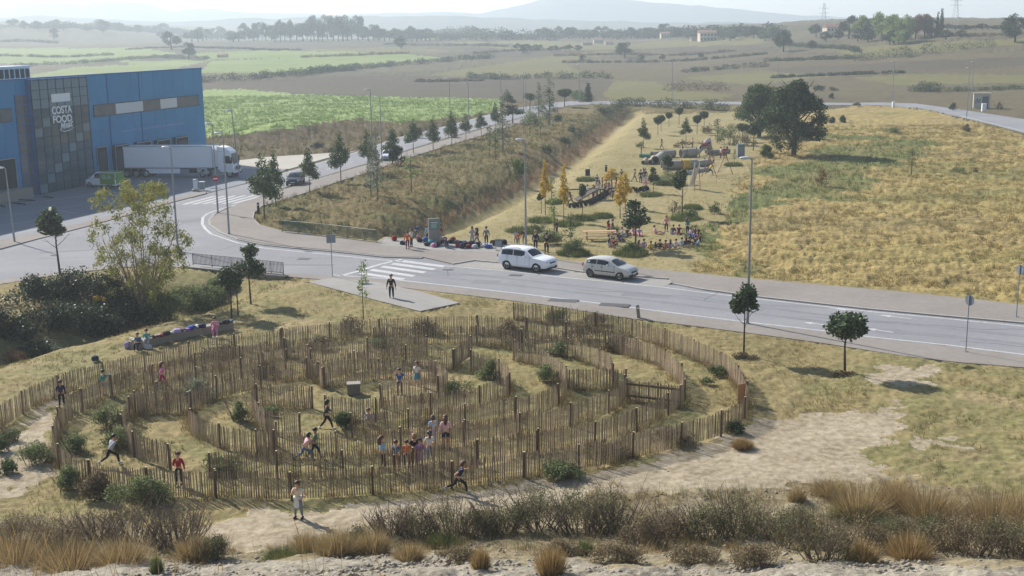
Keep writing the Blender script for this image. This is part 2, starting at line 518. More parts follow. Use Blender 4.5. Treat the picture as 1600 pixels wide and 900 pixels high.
for P, wd in (([(520, 430), (600, 435.5), (700, 446.5), (850, 463.5), (992, 481.5), (1100, 495.5), (1200, 507.5), (1284, 517), (1356, 526.5), (1480, 539.5), (1600, 554.5), (1900, 598)], 0.17),
              ([(697, 416), (800, 424.5), (872, 433), (950, 440.5), (1037, 449.5), (1100, 457.5), (1200, 469.5), (1350, 486.5), (1480, 498.5), (1600, 510.5), (1900, 546)], 0.17),
              ([(388, 315.5), (420, 301.5), (465, 288.5), (520, 272.5), (577, 255.5), (640, 234.5), (700, 216), (760, 199.3), (800, 188.2), (862, 171)], 0.2),
              ([(440, 272), (512, 251.5), (560, 237.5), (620, 216.5), (700, 197.5), (770, 178.5), (812, 169.5)], 0.16),
              ([(0, 390.5), (60, 375), (135, 356), (200, 338), (262, 320), (300, 310)], 0.22),
              ([(330, 366), (372, 380), (412, 388), (460, 393), (512, 398), (580, 405), (628, 409.5)], 0.2),
              ([(317, 340), (316, 350), (321, 358), (330, 366)], 0.28), ([(388, 315.5), (345, 327), (324, 334), (317, 340)], 0.24),
              ([(1385, 165.2), (1440, 171), (1500, 182.7), (1600, 207)], 0.25), ([(1330, 161.3), (1430, 162.5), (1500, 172.5), (1600, 187.5)], 0.25),
              ([(530, 432), (560, 424), (595, 413), (628, 405.5)], 0.35)):
    ribbon(mk, dens(wpts(P), 3.0), wd, 0.026)
def dash(P, L=3.0, gap=4.5, wd=0.14):
    pts = dens(wpts(P), 0.5); k = 0
    while k + int(L / 0.5) < len(pts):
        ribbon(mk, pts[k:k + int(L / 0.5) + 1], wd, 0.026); k += int((L + gap) / 0.5)
dash([(440, 287), (520, 262), (577, 245), (640, 225), (700, 206), (760, 189), (820, 174)])
def quad_px(m, P, z): m.sheet(px_poly(P, z), z)
for a in ((632, 406.5, 697, 415), (616, 410.5, 682, 419.5), (600, 415, 667, 424.5), (583, 420, 650, 430), (566, 425.5, 634, 435)):
    quad_px(mk, [(a[0], a[1]), (a[2], a[3]), (a[2] - 6, a[3] + 2.6), (a[0] - 6, a[1] + 2.6)], 0.026)
for k in range(6):                      # left crossing: stripes that run along the road
    x0, y0 = 283 + 15.5 * k, 319.5 - 0.3 * k; x1, y1 = x0 + 50, y0 - 13.2
    quad_px(mk, [(x0, y0), (x0 + 7, y0), (x1 + 6, y1), (x1, y1)], 0.026)
for k in range(3): # parking bays painted in the yard
    pass
o = mk.build('road_markings', paint); tag(o, kind='structure')
ar = MB()
for (x0, y0, x1, y1) in ((1298, 482.5, 1362, 487), (1372, 492.5, 1424, 498.5), (1352, 513.5, 1396, 520), (1256, 504, 1290, 508.5)):
    A, B = at(x0, y0, 0), at(x1, y1, 0); t = (B - A).normalized(); n = Vector((-t.y, t.x, 0)); L = (B - A).length
    pt = [A, A + t * L * .38 + n * .26, A + t * L * .38 + n * .07, B + n * .07, B - n * .07, A + t * L * .38 - n * .07, A + t * L * .38 - n * .26]
    ar.sheet([(p.x, p.y) for p in pt], 0.027)
tag(ar.build('road_arrows', paint), kind='structure')
# parking lines in the yard
pk = MB()
for (x0, y0, x1, y1) in ((0, 352, 40, 348), (0, 337, 62, 331), (40, 347, 100, 338), (60, 330, 128, 320), (0, 322, 55, 316), (62, 315, 130, 306), (84, 328, 118, 333), (130, 306, 168, 300), (20, 366, 66, 357)):
    ribbon(pk, wpts([(x0, y0), (x1, y1)]), 0.12, 0.018)
tag(pk.build('parking_lines', paint), kind='structure')
dm = M('manhole_iron', (0.07, 0.07, 0.07), 0.7)
gr = MB()
for (x, y, a, b) in ((915, 425, 1.6, .8), (963, 428, 2.2, .9), (700, 422, .8, .5), (806, 430.5, 1.0, .6), (1105, 444, 0, 0), (475, 405, 1.0, .7), (880, 471, 2.0, .9), (960, 478, 2.0, .9)):
    if a: 
        p = at(x, y, 0); gr.box((p.x, p.y, 0.03 if y < 460 else 0.07), (a, b, 0.012), R(-18))
tag(gr.build('drain_covers', dm), kind='structure')
pt = MB(); pd_ = GM('asphalt_patch', [(0.3, (0.19, 0.19, 0.2)), (0.7, (0.225, 0.225, 0.235))], [(0.3, (0.18, 0.18, 0.19)), (0.7, (0.23, 0.23, 0.24))], 0.3, 4, 0.4, 0.15, 0.01)
for (x, y, a, b, r_) in ((1010, 462, 3.4, 1.1, -19), (470, 414, 5.5, .7, -8), (250, 366, 4.2, .8, 25), (1430, 522, 4.6, .7, -19), (760, 441, 2.0, 1.4, -16), (300, 345, 2.5, 1.6, 40), (120, 392, 6.0, .6, 14), (1180, 482, 1.2, 1.2, -19)):
    p = at(x, y, 0); pt.box((p.x, p.y, .0215), (a, b, .004), R(r_))
tag(pt.build('asphalt_patches', pd_), kind='structure')
ck = MB(); rc = random.Random(9)
for (x, y, L_, a_) in ((200, 380, 14, 20), (420, 402, 16, -5), (620, 425, 10, -14), (900, 452, 18, -19), (1250, 495, 16, -19), (1500, 533, 18, -19), (60, 405, 12, 14), (1100, 470, 9, 60), (340, 392, 8, 70), (700, 432, 7, 75), (1350, 505, 7, 70)):
    p = at(x, y, 0); q = [(p.x, p.y)]; an = R(a_)
    for k in range(int(L_)): an = R(a_) + rc.uniform(-.35, .35); q.append((q[-1][0] + math.cos(an), q[-1][1] + math.sin(an)))
    ribbon(ck, q, .05, .0248)
tag(ck.build('asphalt_cracks', M('tar_seal', (.06, .06, .065), .8)), kind='structure')
for sft in (.36, .62):
    q = [at(a * (1 - sft) + c * sft, b * (1 - sft) + d_ * sft, 0) for (a, b), (c, d_) in zip([(600, 405), (800, 423), (1037, 448), (1350, 485), (1600, 509), (1900, 545)], [(600, 436), (800, 460), (1037, 488), (1350, 527), (1600, 556), (1900, 600)])]
    tm_ = MB(); ribbon(tm_, [(v.x, v.y) for v in q], .55, .0225); tag(tm_.build('tyre_track', GM('polished_asphalt%d' % int(sft * 100), [(0.3, (0.17, 0.17, 0.18)), (0.7, (0.25, 0.25, 0.26))], [(0.3, (0.16, 0.16, 0.17)), (0.7, (0.27, 0.27, 0.28))], 0.3, 2, 0.5, 0.1, 0.01)), kind='structure')
# kerbs: single stones along the bay and the bend
def kerb(P, z, name, lab, wdt=0.22, L=1.0, h=0.16):
    root = thing(name, lab, 'kerb', (0, 0, 0))
    pts = dens(wpts(P, z), L)
    me = MB().box((0, 0, 0), (L * 0.985, wdt, h)).mesh('kerb_stone', kerbm)
    for a, b in zip(pts[:-1], pts[1:]):
        o = link('kerb_stone', me, root); m = (a + b) / 2; o.location = (m.x, m.y, z - h / 2 + 0.012)
        o.rotation_euler = (0, 0, math.atan2((b - a).y, (b - a).x)); o.scale = ((b - a).length / L, 1, 1)
    return root
kerb([(352, 325), (334, 335), (327, 343), (328, 351), (345, 363), (372, 373.5), (412, 382), (460, 387), (512, 391.5), (600, 400.7), (660, 402.5)], PZ, 'kerb', 'pale kerb of concrete stones curving round the wide brown pavement corner')
kerb([(706, 411.8), (741, 406), (782, 409.6), (872, 418), (910, 424), (1044, 434.8)], PZ, 'kerb', 'straight kerb stones behind the two cars parked in the bay')
kerb([(1052, 442.3), (1100, 451.5), (1200, 464.5), (1350, 481), (1480, 493), (1600, 503.5), (1900, 541)], PZ, 'kerb', 'long kerb along the far pavement beside the meadow')
kerb([(408, 322), (397, 331), (395, 341), (405, 351), (440, 361), (490, 367), (545, 373)], PZ + .005, 'kerb', 'thin kerb edging round the grass bank above the green railing', 0.12)

# ================================================================== GROUND split in its zones
ZN = {}
Z_PATH = [[(300, 850), (335, 818), (420, 800), (480, 800), (560, 793), (640, 782), (760, 762), (880, 746), (960, 735), (1060, 703), (1130, 682), (1195, 655), (1290, 642),
           (1395, 645), (1402, 675), (1352, 715), (1380, 738), (1445, 746), (1300, 753), (1180, 762), (1050, 768), (960, 772), (860, 788), (760, 797), (660, 812), (560, 828), (450, 848), (360, 862)],
          [(1355, 587), (1385, 573), (1452, 574), (1452, 598), (1408, 604), (1372, 598)], [(1375, 648), (1405, 625), (1420, 632), (1400, 650)], [(1420, 690), (1500, 690), (1490, 700), (1430, 700)],
          [(-60, 720), (0, 685), (45, 660), (80, 622), (102, 608), (108, 618), (84, 650), (76, 690), (80, 730), (64, 760), (0, 775), (-60, 780)]]
Z_ROCK = [[(-900, 912), (-200, 885), (100, 880), (240, 878), (330, 879), (470, 875), (600, 866), (700, 868), (780, 872), (900, 880), (1000, 886), (1150, 884), (1300, 876), (1420, 880), (1600, 888), (2400, 930), (2400, 3000), (-900, 3000)]]
Z_SCRUB = [[(-900, 850), (-200, 815), (0, 808), (150, 812), (300, 825), (340, 850), (460, 838), (560, 820), (700, 800), (860, 785), (1060, 768), (1180, 758), (1260, 742), (1380, 748), (1480, 762),
            (1600, 775), (2400, 850), (2400, 1200), (-900, 1200)]]
Z_MEADOW = [[(1082, 428), (1115, 370), (1150, 292), (1180, 252), (1210, 190), (1260, 172), (1400, 166), (1500, 183), (1600, 209), (1900, 262), (1900, 540), (1600, 478), (1444, 460), (1287, 446), (1163, 436)]]
Z_PLAY = [[(596, 376), (640, 366), (700, 350), (780, 315), (850, 278), (930, 222), (990, 178), (1160, 176), (1212, 186), (1180, 252), (1150, 292), (1115, 370), (1084, 428), (1039, 424), (870, 408), (795, 380), (700, 380)]]
Z_BANK = [[(380, 345), (400, 318), (440, 305), (530, 280), (578, 265), (700, 222), (800, 192), (860, 171), (985, 161), (1160, 163), (1212, 186), (1160, 176), (990, 178), (930, 222), (850, 278), (780, 315), (700, 350), (640, 366), (596, 376), (500, 372), (420, 360)]]
Z_REED = [[(640, 360), (690, 338), (750, 312), (820, 277), (880, 238), (925, 205), (968, 178), (990, 178), (950, 210), (905, 248), (850, 282), (780, 315), (700, 350)]]
Z_CROP = [[(316, 141), (380, 140), (460, 147), (560, 151), (640, 153), (710, 154), (780, 156), (782, 170), (740, 180), (690, 186), (620, 194), (560, 187), (520, 192), (450, 204), (380, 211), (316, 214)]]
Z_WASTE = [[(300, 266), (300, 214), (380, 210), (450, 203), (520, 190), (560, 185), (620, 192), (690, 184), (750, 176), (800, 158), (880, 157), (850, 163), (770, 178), (700, 197), (620, 216), (560, 237), (515, 241), (378, 252)]]
Z_GREEN = [[(310, 114), (440, 114), (520, 108), (620, 98), (700, 91), (640, 86), (560, 88), (440, 92), (330, 95), (250, 112), (210, 118), (30, 121), (110, 106), (210, 101), (180, 97), (330, 94)],
           [(-400, 130), (-400, 85), (0, 78), (120, 76), (220, 76), (275, 84), (200, 96), (90, 101), (0, 100)], [(290, 84), (400, 80), (520, 81), (640, 85), (560, 88), (440, 92), (330, 94)]]
Z_OLIVE = [[(1060, 122), (1190, 112), (1300, 120), (1170, 134)], [(470, 78), (640, 74), (700, 80), (560, 86)], [(1330, 122), (1440, 116), (1600, 118), (1600, 130), (1400, 134)], [(660, 119), (740, 106), (830, 93), (900, 84), (960, 80), (950, 86), (885, 95), (890, 106), (950, 119), (840, 121)], [(640, 60), (800, 62), (960, 70), (1100, 62), (1250, 60), (1180, 70), (1000, 78), (800, 80)], [(1300, 78), (1420, 68), (1600, 62), (1600, 70), (1440, 84), (1330, 92)],
           [(940, 150), (960, 126), (1020, 128), (1060, 142), (1150, 148), (1120, 158), (960, 157)]]
Z_PLOUGH = [[(720, 76), (860, 73), (1000, 79), (880, 87), (740, 93)], [(1200, 108), (1400, 98), (1600, 90), (1600, 104), (1400, 113), (1230, 120)], [(330, 67), (560, 65), (700, 70), (560, 78), (340, 76)], [(1020, 76), (1180, 72), (1210, 80), (1060, 88)], [(300, 140), (300, 131), (400, 127), (520, 120), (640, 119), (780, 124), (900, 125), (955, 128), (950, 152), (880, 157), (780, 156), (700, 153), (560, 151), (460, 147), (380, 140)]]
Z_STUB = [[(955, 128), (940, 116), (900, 104), (900, 96), (1000, 92), (1180, 82), (1400, 90), (1900, 70), (1900, 260), (1600, 186), (1430, 161), (1380, 160), (1150, 158), (1060, 141)]]
Z_GREENM = [[(1088, 424), (1112, 372), (1135, 320), (1152, 292), (1180, 255), (1240, 240), (1330, 216), (1460, 222), (1490, 240), (1420, 268), (1330, 290), (1260, 305), (1215, 330), (1170, 350), (1150, 390), (1120, 420)]]
ORDER = [('rock', Z_ROCK), ('path', Z_PATH), ('scrub', Z_SCRUB), ('reed', Z_REED), ('meadow', Z_MEADOW), ('play', Z_PLAY), ('bank', Z_BANK), ('crop', Z_CROP),
         ('waste', Z_WASTE), ('green', Z_GREEN), ('olive', Z_OLIVE), ('plough', Z_PLOUGH), ('stub', Z_STUB)]
ORDER.insert(13, ('greenm', Z_GREENM))
ORDER = ORDER[:4] + ORDER[4:]
def zone_of(x, y, z):
    px, py = proj(x, y, z)
    sc = np.clip((py - 45) / 700, 0.02, 1.0)
    jx = px + (fbm(x * 1.3, y * 1.3, 61, 4) - 0.5) * 90 * sc; jy = py + (fbm(x * 1.3, y * 1.3, 67, 4) - 0.5) * 34 * sc
    out = np.full(np.shape(px), -1)
    for k, (nme, polys) in list(enumerate(ORDER[:13]))[::-1] + [(13, ORDER[13])]:
        m = np.zeros(px.shape, bool)
        sx_ = (fbm(x * .11, y * .11, 77, 3) - .5) * 150 if k == 13 else 0
        for P in polys: m |= inpoly(jx + sx_, jy + sx_ * .35, P)
        out[m] = k
    lawn = (out == -1) & (py > 330)
    out[lawn] = 20
    return out, px, py
az = np.concatenate([np.linspace(-80, -27, 52)[:-1], np.linspace(-27, 27, 900), np.linspace(27, 80, 52)[1:]])
vv = np.concatenate([np.linspace(1250, 140.0, 545)[:-1], np.linspace(140, 9.0, 150)])
dist = np.concatenate([[0.3, 2, 4, 7, 10, 14, 18, 22, 25], CAMP[2] * FPX / vv[(CAMP[2] * FPX / vv) > 28], [4300, 4900]])
AZ, DI = np.meshgrid(np.radians(az), dist, indexing='xy')
X, Y = DI * np.sin(AZ), DI * np.cos(AZ)
Zt = T(X, Y)
zid, PX, PY = zone_of(X, Y, Zt)
under = np.zeros(X.shape, bool)
PX0, PY0 = proj(X, Y, 0 * X)
for P in FLAT: under |= inpoly(PX0, PY0, P)
u2 = under.copy()
u2[1:] |= under[:-1]; u2[:-1] |= under[1:]; u2[:, 1:] |= under[:, :-1]; u2[:, :-1] |= under[:, 1:]
AMP = {20: 0.24, 4: 0.62, 5: 0.14, 6: 0.75, 3: 0.5, 7: 0.45, 8: 0.9, 1: 0.09, 2: 0.22, 0: 0.32, 9: .3, 10: .3, 11: .35, 12: .4, 13: .45, -1: 1.4}
amp = np.zeros(X.shape)
for k, a in AMP.items(): amp[zid == k] = a
# soften steps between zones
for _ in range(2):
    amp[1:-1, 1:-1] = (amp[1:-1, 1:-1] * 2 + amp[:-2, 1:-1] + amp[2:, 1:-1] + amp[1:-1, :-2] + amp[1:-1, 2:]) / 6
fr = np.where(DI > 250, 0.25, 1.0)
micro = (fbm(X * 0.55 * fr, Y * 0.55 * fr, 41, 5) - 0.5) * 1.2 + (fbm(X * 2.6 * fr, Y * 2.6 * fr, 51, 3) - 0.5) * 0.6
Zg = Zt + amp * micro
Zg[u2] = np.minimum(Zt[u2], 0) - 0.06
for P, zz in ((SIDE, 0.035), (SLAB, 0.035), (WEDGE, 0.045)):
    ip = inpoly(PX0, PY0, P) & ~inpoly(PX0, PY0, ROAD_MAIN) & ~inpoly(PX0, PY0, BAY)
    g = ip.copy(); g[1:] |= ip[:-1]; g[:-1] |= ip[1:]
    g &= ~inpoly(PX0, PY0, ROAD_MAIN) & ~inpoly(PX0, PY0, BAY)
    Zg[g] = zz - 0.03 * ip[g] * 0
nr_, nc_ = X.shape
VV = np.stack([X, Y, Zg], -1).reshape(-1, 3)
I = np.arange(nr_ * nc_).reshape(nr_, nc_)
Q = np.stack([I[:-1, :-1], I[:-1, 1:], I[1:, 1:], I[1:, :-1]], -1).reshape(-1, 4)
fz = zid[:-1, :-1].reshape(-1)
GROUND = {}
gmat = {
 20: ('lawn', GM('dry_lawn', [(0.36, '#726a45'), (0.46, '#8c7f58'), (0.54, '#6d7044'), (0.64, '#9c8a68'), (0.72, '#a5937a')], [(0.3, '#4a4629'), (0.48, '#807450'), (0.7, '#ab9974')], 0.11, 2.2, 0.5, 0.8, 0.10)),
 4: ('meadow', GM('dry_meadow', [(0.36, '#6b6d42'), (0.42, '#897f4c'), (0.5, '#a08d5a'), (0.57, '#917f56'), (0.66, '#6e6a44')], [(0.34, '#5d5532'), (0.48, '#8a7a4e'), (0.62, '#ad9c6c')], 0.05, 1.3, 0.45, 1.0, 0.30, (.55, 1, 1))),
 13: ('green_meadow', GM('green_meadow_grass', [(0.36, '#55623a'), (0.46, '#6e7244'), (0.56, '#7f7448'), (0.66, '#8c7a4e')], [(0.28, '#3c4428'), (0.5, '#6c6c40'), (0.68, '#96885c')], 0.06, 1.1, 0.5, 1.0, 0.35)),
 5: ('playground_lawn', GM('mown_lawn', [(0.35, '#7c7349'), (0.5, '#8f835c'), (0.65, '#9c8f6c')], [(0.3, '#5f5a38'), (0.5, '#867b54'), (0.7, '#a59a74')], 0.09, 1.6, 0.45, 0.6, 0.08)),
 6: ('grass_bank', GM('rough_bank', [(0.34, '#4c5632'), (0.45, '#6e6640'), (0.55, '#7c6846'), (0.66, '#526034')], [(0.3, '#343620'), (0.5, '#6b6240'), (0.7, '#96865e')], 0.10, 0.9, 0.5, 1.0, 0.5)),
 3: ('reed_strip', GM('dry_reeds', [(0.35, '#7d6440'), (0.55, '#947650'), (0.7, '#a68a60')], [(0.3, '#5e4b32'), (0.5, '#8c7350'), (0.7, '#b29a72')], 0.15, 1.0, 0.5, 1.0, 0.4)),
 7: ('crop_field', GM('leafy_crop', [(0.35, '#71824c'), (0.5, '#829258'), (0.65, '#8e9a60')], [(0.34, '#53653a'), (0.5, '#7e9254'), (0.64, '#a9b878')], 0.05, 0.55, 0.62, 1.0, 0.6)),
 8: ('waste_ground', GM('brown_scrubland', [(0.36, '#504534'), (0.5, '#615439'), (0.62, '#6b5f44'), (0.7, '#555a3a')], [(0.3, '#3a3326'), (0.5, '#5f543e'), (0.7, '#85775e')], 0.06, 0.6, 0.55, 1.0, 0.6)),
 9: ('green_field', GM('bright_grass', [(0.35, '#66763e'), (0.5, '#75834a'), (0.65, '#7e8650')], [(0.3, '#5c6c38'), (0.7, '#828c56')], 0.02, 0.15, 0.4, 0.5, 0.2)),
 10: ('olive_field', GM('olive_grass', [(0.35, '#5e5e3a'), (0.5, '#6a6640'), (0.65, '#6e6a44')], [(0.3, '#525030'), (0.7, '#76704a')], 0.02, 0.2, 0.4, 0.5, 0.2)),
 11: ('ploughed_field', GM('ploughed_soil', [(0.35, '#4c4638'), (0.65, '#585040')], [(0.3, '#403a2e'), (0.7, '#645c4a')], 0.02, 0.4, 0.4, 0.6, 0.2, rows=(0.9, 0.16, 0.5, '#50483c'))),
 12: ('stubble_field', GM('stubble', [(0.36, '#504836'), (0.5, '#5f563e'), (0.62, '#665e42'), (0.72, '#555a38')], [(0.3, '#403a2b'), (0.7, '#716750')], 0.012, 0.3, 0.4, 0.6, 0.2, rows=(1.9, 0.10, 0.35, '#5a513f'))),
 1: ('dirt_path', GM('white_dirt', [(0.34, '#7d705a'), (0.5, '#9a8d76'), (0.66, '#ada28c')], [(0.32, '#665a44'), (0.46, '#91846c'), (0.62, '#b5aa96')], 0.35, 2.5, 0.55, 0.8, 0.07)),
 2: ('scrub_ground', GM('brown_verge', [(0.36, '#6e6246'), (0.5, '#857a5e'), (0.62, '#938a72'), (0.7, '#6c6c42')], [(0.3, '#564a36'), (0.5, '#80745a'), (0.7, '#b0a68e')], 0.3, 3.0, 0.55, 0.9, 0.10)),
 0: ('rocky_slope', GM('pale_marl', [(0.36, '#807868'), (0.5, '#98907e'), (0.66, '#a8a192')], [(0.32, '#5c5546'), (0.48, '#8e8676'), (0.66, '#b5ae9f')], 0.6, 4.0, 0.55, 1.0, 0.12)),
 -1: ('far_ground', GM('far_heath', [(0.36, '#4a4c36'), (0.5, '#5c563e'), (0.62, '#665f46'), (0.72, '#525a38')], [(0.3, '#3e3a2c'), (0.7, '#6c6450')], 0.006, 0.12, 0.45, 0.8, 0.4)),
}
for k, (nme, mat) in gmat.items():
    F = Q[fz == k]
    if not len(F): continue
    used, inv = np.unique(F, return_inverse=True)
    me = mesh_np(nme, VV[used], inv.reshape(-1, 4), mat, smooth=True)
    GROUND[k] = tag(link(nme, me), kind='structure')

# ------------------------------------------------------------------ mountains far behind the plain
MP = [(-900, 30), (-400, 20), (-100, 22), (0, 13), (30, 16), (70, 5), (150, 9), (200, 4), (245, 8), (290, 19), (325, 14), (400, 20), (470, 22), (550, 24), (620, 21), (700, 20), (760, 22),
      (830, 8), (870, -4), (930, -3), (965, 0), (1010, 6), (1060, 8), (1110, 12), (1160, 17), (1220, 22), (1300, 27), (1400, 31), (1600, 30), (2400, 40)]
MP2 = [(-900, 34), (0, 30), (100, 26), (260, 36), (400, 30), (560, 27), (680, 24), (820, 30), (900, 33), (1100, 36), (1300, 38), (1600, 34), (2400, 40)]
mtm = GM('wooded_mountain', [(0.4, '#39452f'), (0.6, '#4d533a')], [(0.3, '#2f3a28'), (0.7, '#5c5e46')], 0.004, 0.03, 0.5, 1.0, 4.0)
for nme, prof, D in (('mountain', MP, 3900.0), ('hills', MP2, 2700.0)):
    aa = np.radians(np.linspace(-50, 50, 420))
    xs = D * np.sin(aa); ys = D * np.cos(aa)
    tx = 800 + FPX * np.tan(aa)
    top = np.interp(tx, [p[0] for p in prof], [p[1] for p in prof])
    lev = 48 - (tx - 800) * math.tan(ROLL)
    zt = 18 + (lev - top) / FPX * ys + (fbm(xs * 0.02, ys * 0.02, 71, 4) - 0.5) * 9
    rowsV = []
    for k, (dr, hh) in enumerate(((-500, -0.4), (-330, 0.25), (-180, 0.6), (-70, 0.88), (0, 1.0), (120, 0.8), (320, 0.1))):
        rr = D + dr
        zz = np.where(hh > 0, 6 + (zt - 6) * hh, -8.0) + (fbm(xs * 0.01 + k, ys * 0.01 + dr * 0.01, 81, 3) - 0.5) * (14 if 0 < hh < 1 else 0)
        rowsV.append(np.stack([rr * np.sin(aa), rr * np.cos(aa), zz], -1))
    V = np.concatenate(rowsV); n = len(aa); I2 = np.arange(len(rowsV) * n).reshape(-1, n)
    Fq = np.stack([I2[:-1, :-1], I2[:-1, 1:], I2[1:, 1:], I2[1:, :-1]], -1).reshape(-1, 4)
    tag(link(nme, mesh_np(nme, V, Fq, mtm, smooth=True)), kind='structure')

# ------------------------------------------------------------------ haze
hz = MB().box((0, 2150, 64), (9800, 5100, 152))
hm = bpy.data.materials.new('haze'); hm.use_nodes = True
hn = hm.node_tree; hn.nodes.remove(hn.nodes['Principled BSDF'])
pv = hn.nodes.new('ShaderNodeVolumePrincipled')
pv.inputs['Color'].default_value = (0.80, 0.90, 1.0, 1)
pv.inputs['Density'].default_value = HAZE_DENSITY
pv.inputs['Anisotropy'].default_value = 0.35
hn.links.new(pv.outputs[0], hn.nodes['Material Output'].inputs['Volume'])
HZO = tag(hz.build('haze', hm), kind='stuff', label='pale thin haze over the plain')
# ================================================================== PLANTS
leaf_dark = LM('leaf_dark', [(0.0, '#2c3826'), (0.5, '#475638'), (0.85, '#64744e'), (1.0, '#848e68')], 0.5)
leaf_big = LM('leaf_big', [(0.0, '#2c3823'), (0.5, '#44533a'), (1.0, '#697a4c')])
leaf_mid = LM('leaf_mid', [(0.0, '#35462a'), (0.5, '#4f6238'), (1.0, '#7a8a50')])
leaf_light = LM('leaf_light', [(0.0, '#566b34'), (0.5, '#7d8f48'), (1.0, '#a5ad62')])
leaf_yellow = LM('leaf_yellow', [(0.0, '#8a7a2a'), (0.4, '#b8982c'), (0.8, '#d6b440'), (1.0, '#8e9a44')])
leaf_willow = LM('leaf_willow', [(0.0, '#667040'), (0.45, '#8e9252'), (0.78, '#aaa052'), (1.0, '#ccae4c')])
leaf_grey = LM('leaf_grey', [(0.0, '#5a6450'), (0.6, '#828a72'), (1.0, '#a3a690')])
leaf_far = LM('leaf_far', [(0.0, '#2c3a26'), (0.6, '#42522f'), (1.0, '#596a3c')], trans=0.1)
leaf_rust = LM('leaf_rust', [(0.0, '#5e4a34'), (0.6, '#85664a'), (1.0, '#9c7a55')])
leaf_brown = LM('leaf_brown', [(0.0, '#4d4232'), (0.6, '#75664c'), (1.0, '#968868')])
leaf_shrub = LM('leaf_shrub', [(0.0, '#46542f'), (0.5, '#747f50'), (0.85, '#9aa274'), (1.0, '#b8ba94')])
leaf_bush = LM('leaf_bush', [(0.0, '#1d2719'), (0.5, '#2f3d26'), (0.85, '#48583a'), (1.0, '#8b957c')], 0.5)
leaf_scrub = LM('leaf_scrub', [(0.0, '#474a30'), (0.5, '#6b6b48'), (1.0, '#98926c')])
leaf_straw = LM('leaf_straw', [(0.0, '#5a4e3a'), (0.5, '#857659'), (1.0, '#aa9a76')])
blade_dry = LM('blade_dry', [(0.0, '#6b5836'), (0.5, '#9c8253'), (1.0, '#c7af80')])
blade_orange = LM('blade_orange', [(0.0, '#66553a'), (0.5, '#a08a5e'), (1.0, '#c9b68a')])
blade_lawn = LM('blade_lawn', [(0.0, '#575a2e'), (0.4, '#7e7644'), (0.7, '#a08c5c'), (1.0, '#bda67a')])
blade_meadow = LM('blade_meadow', [(0.0, '#6e683c'), (0.35, '#8c7e4c'), (0.7, '#a28f58'), (1.0, '#b5a26c')])
blade_green = LM('blade_green', [(0.0, '#3f4e28'), (0.6, '#66743e'), (1.0, '#948f58')])
blade_crop = LM('blade_crop', [(0.0, '#5a7038'), (0.5, '#83984f'), (1.0, '#abb974')])
blade_bank = LM('blade_bank', [(0.0, '#4a5630'), (0.4, '#6f7040'), (0.7, '#8e7850'), (1.0, '#ab9870')])
bark = M('bark', '#5a4c3e', 0.9, var=0.25, scale=9)
bark_dark = M('bark_dark', '#3a3028', 0.9, var=0.25, scale=9)
bark_pale = M('bark_pale', '#857a6c', 0.9, var=0.2, scale=9)
twigm = M('twig_wood', '#6b5b4a', 0.9, var=0.25, scale=12)

def rvec(n):
    v = nr.normal(size=(n, 3)); return v / np.linalg.norm(v, axis=1)[:, None]

def leaf_np(P, size, flat=0.0, asp=0.6, jitter=0.5):
    """one bent-free leaf quad at every point of P"""
    n = len(P); a = rvec(n); b = rvec(n)
    if flat: a[:, 2] *= (1 - flat); a /= np.linalg.norm(a, axis=1)[:, None] + 1e-9
    b = b - a * (a * b).sum(1)[:, None]; b /= np.linalg.norm(b, axis=1)[:, None] + 1e-9
    s = size * (1 - jitter / 2 + jitter * nr.rand(n))[:, None]
    V = np.stack([P - a * s, P - b * s * asp, P + a * s, P + b * s * asp], 1).reshape(-1, 3)
    return V, np.arange(4 * n).reshape(-1, 4)

def crown_pts(lobes, n, shell=0.55, seed=1.0, gap=0.38):
    L = np.array(lobes, float); vol = L[:, 3] * L[:, 4] * L[:, 5]
    out = []
    while sum(map(len, out)) < n:
        k = nr.choice(len(L), n, p=vol / vol.sum())
        r = (shell + (1 - shell) * nr.rand(n)) ** 0.7
        c = L[k, :3] + rvec(n) * r[:, None] * L[k, 3:6]
        g = (np.sin(c[:, 0] * 5.1 / seed + 1.3) * np.sin(c[:, 1] * 4.7 / seed + 0.4) * np.sin(c[:, 2] * 5.9 / seed + 2.1) + 1) / 2
        g = g * 0.6 + 0.4 * (np.sin(c[:, 0] * 11.3 / seed) * np.sin(c[:, 1] * 12.1 / seed + 2) * np.sin(c[:, 2] * 10.7 / seed) + 1) / 2
        out.append(c[(g > gap) | (nr.rand(n) > 0.78)])
    return np.concatenate(out)[:n]

def crown_mesh(name, lobes, n, size, mat, shell=0.55, seed=1.0, gap=0.38, asp=0.6):
    P = crown_pts(lobes, n, shell, seed, gap)
    V, Fc = leaf_np(P, size, asp=asp)
    cl = (np.sin(P[:, 0] * 3 / seed + P[:, 2] * 2 / seed) * np.sin(P[:, 1] * 3.3 / seed - P[:, 2]) + 1) / 2
    t = np.clip(0.45 * cl + 0.55 * nr.rand(n), 0, 1)
    return mesh_np(name, V, Fc, mat, tint=np.repeat(t, 4))

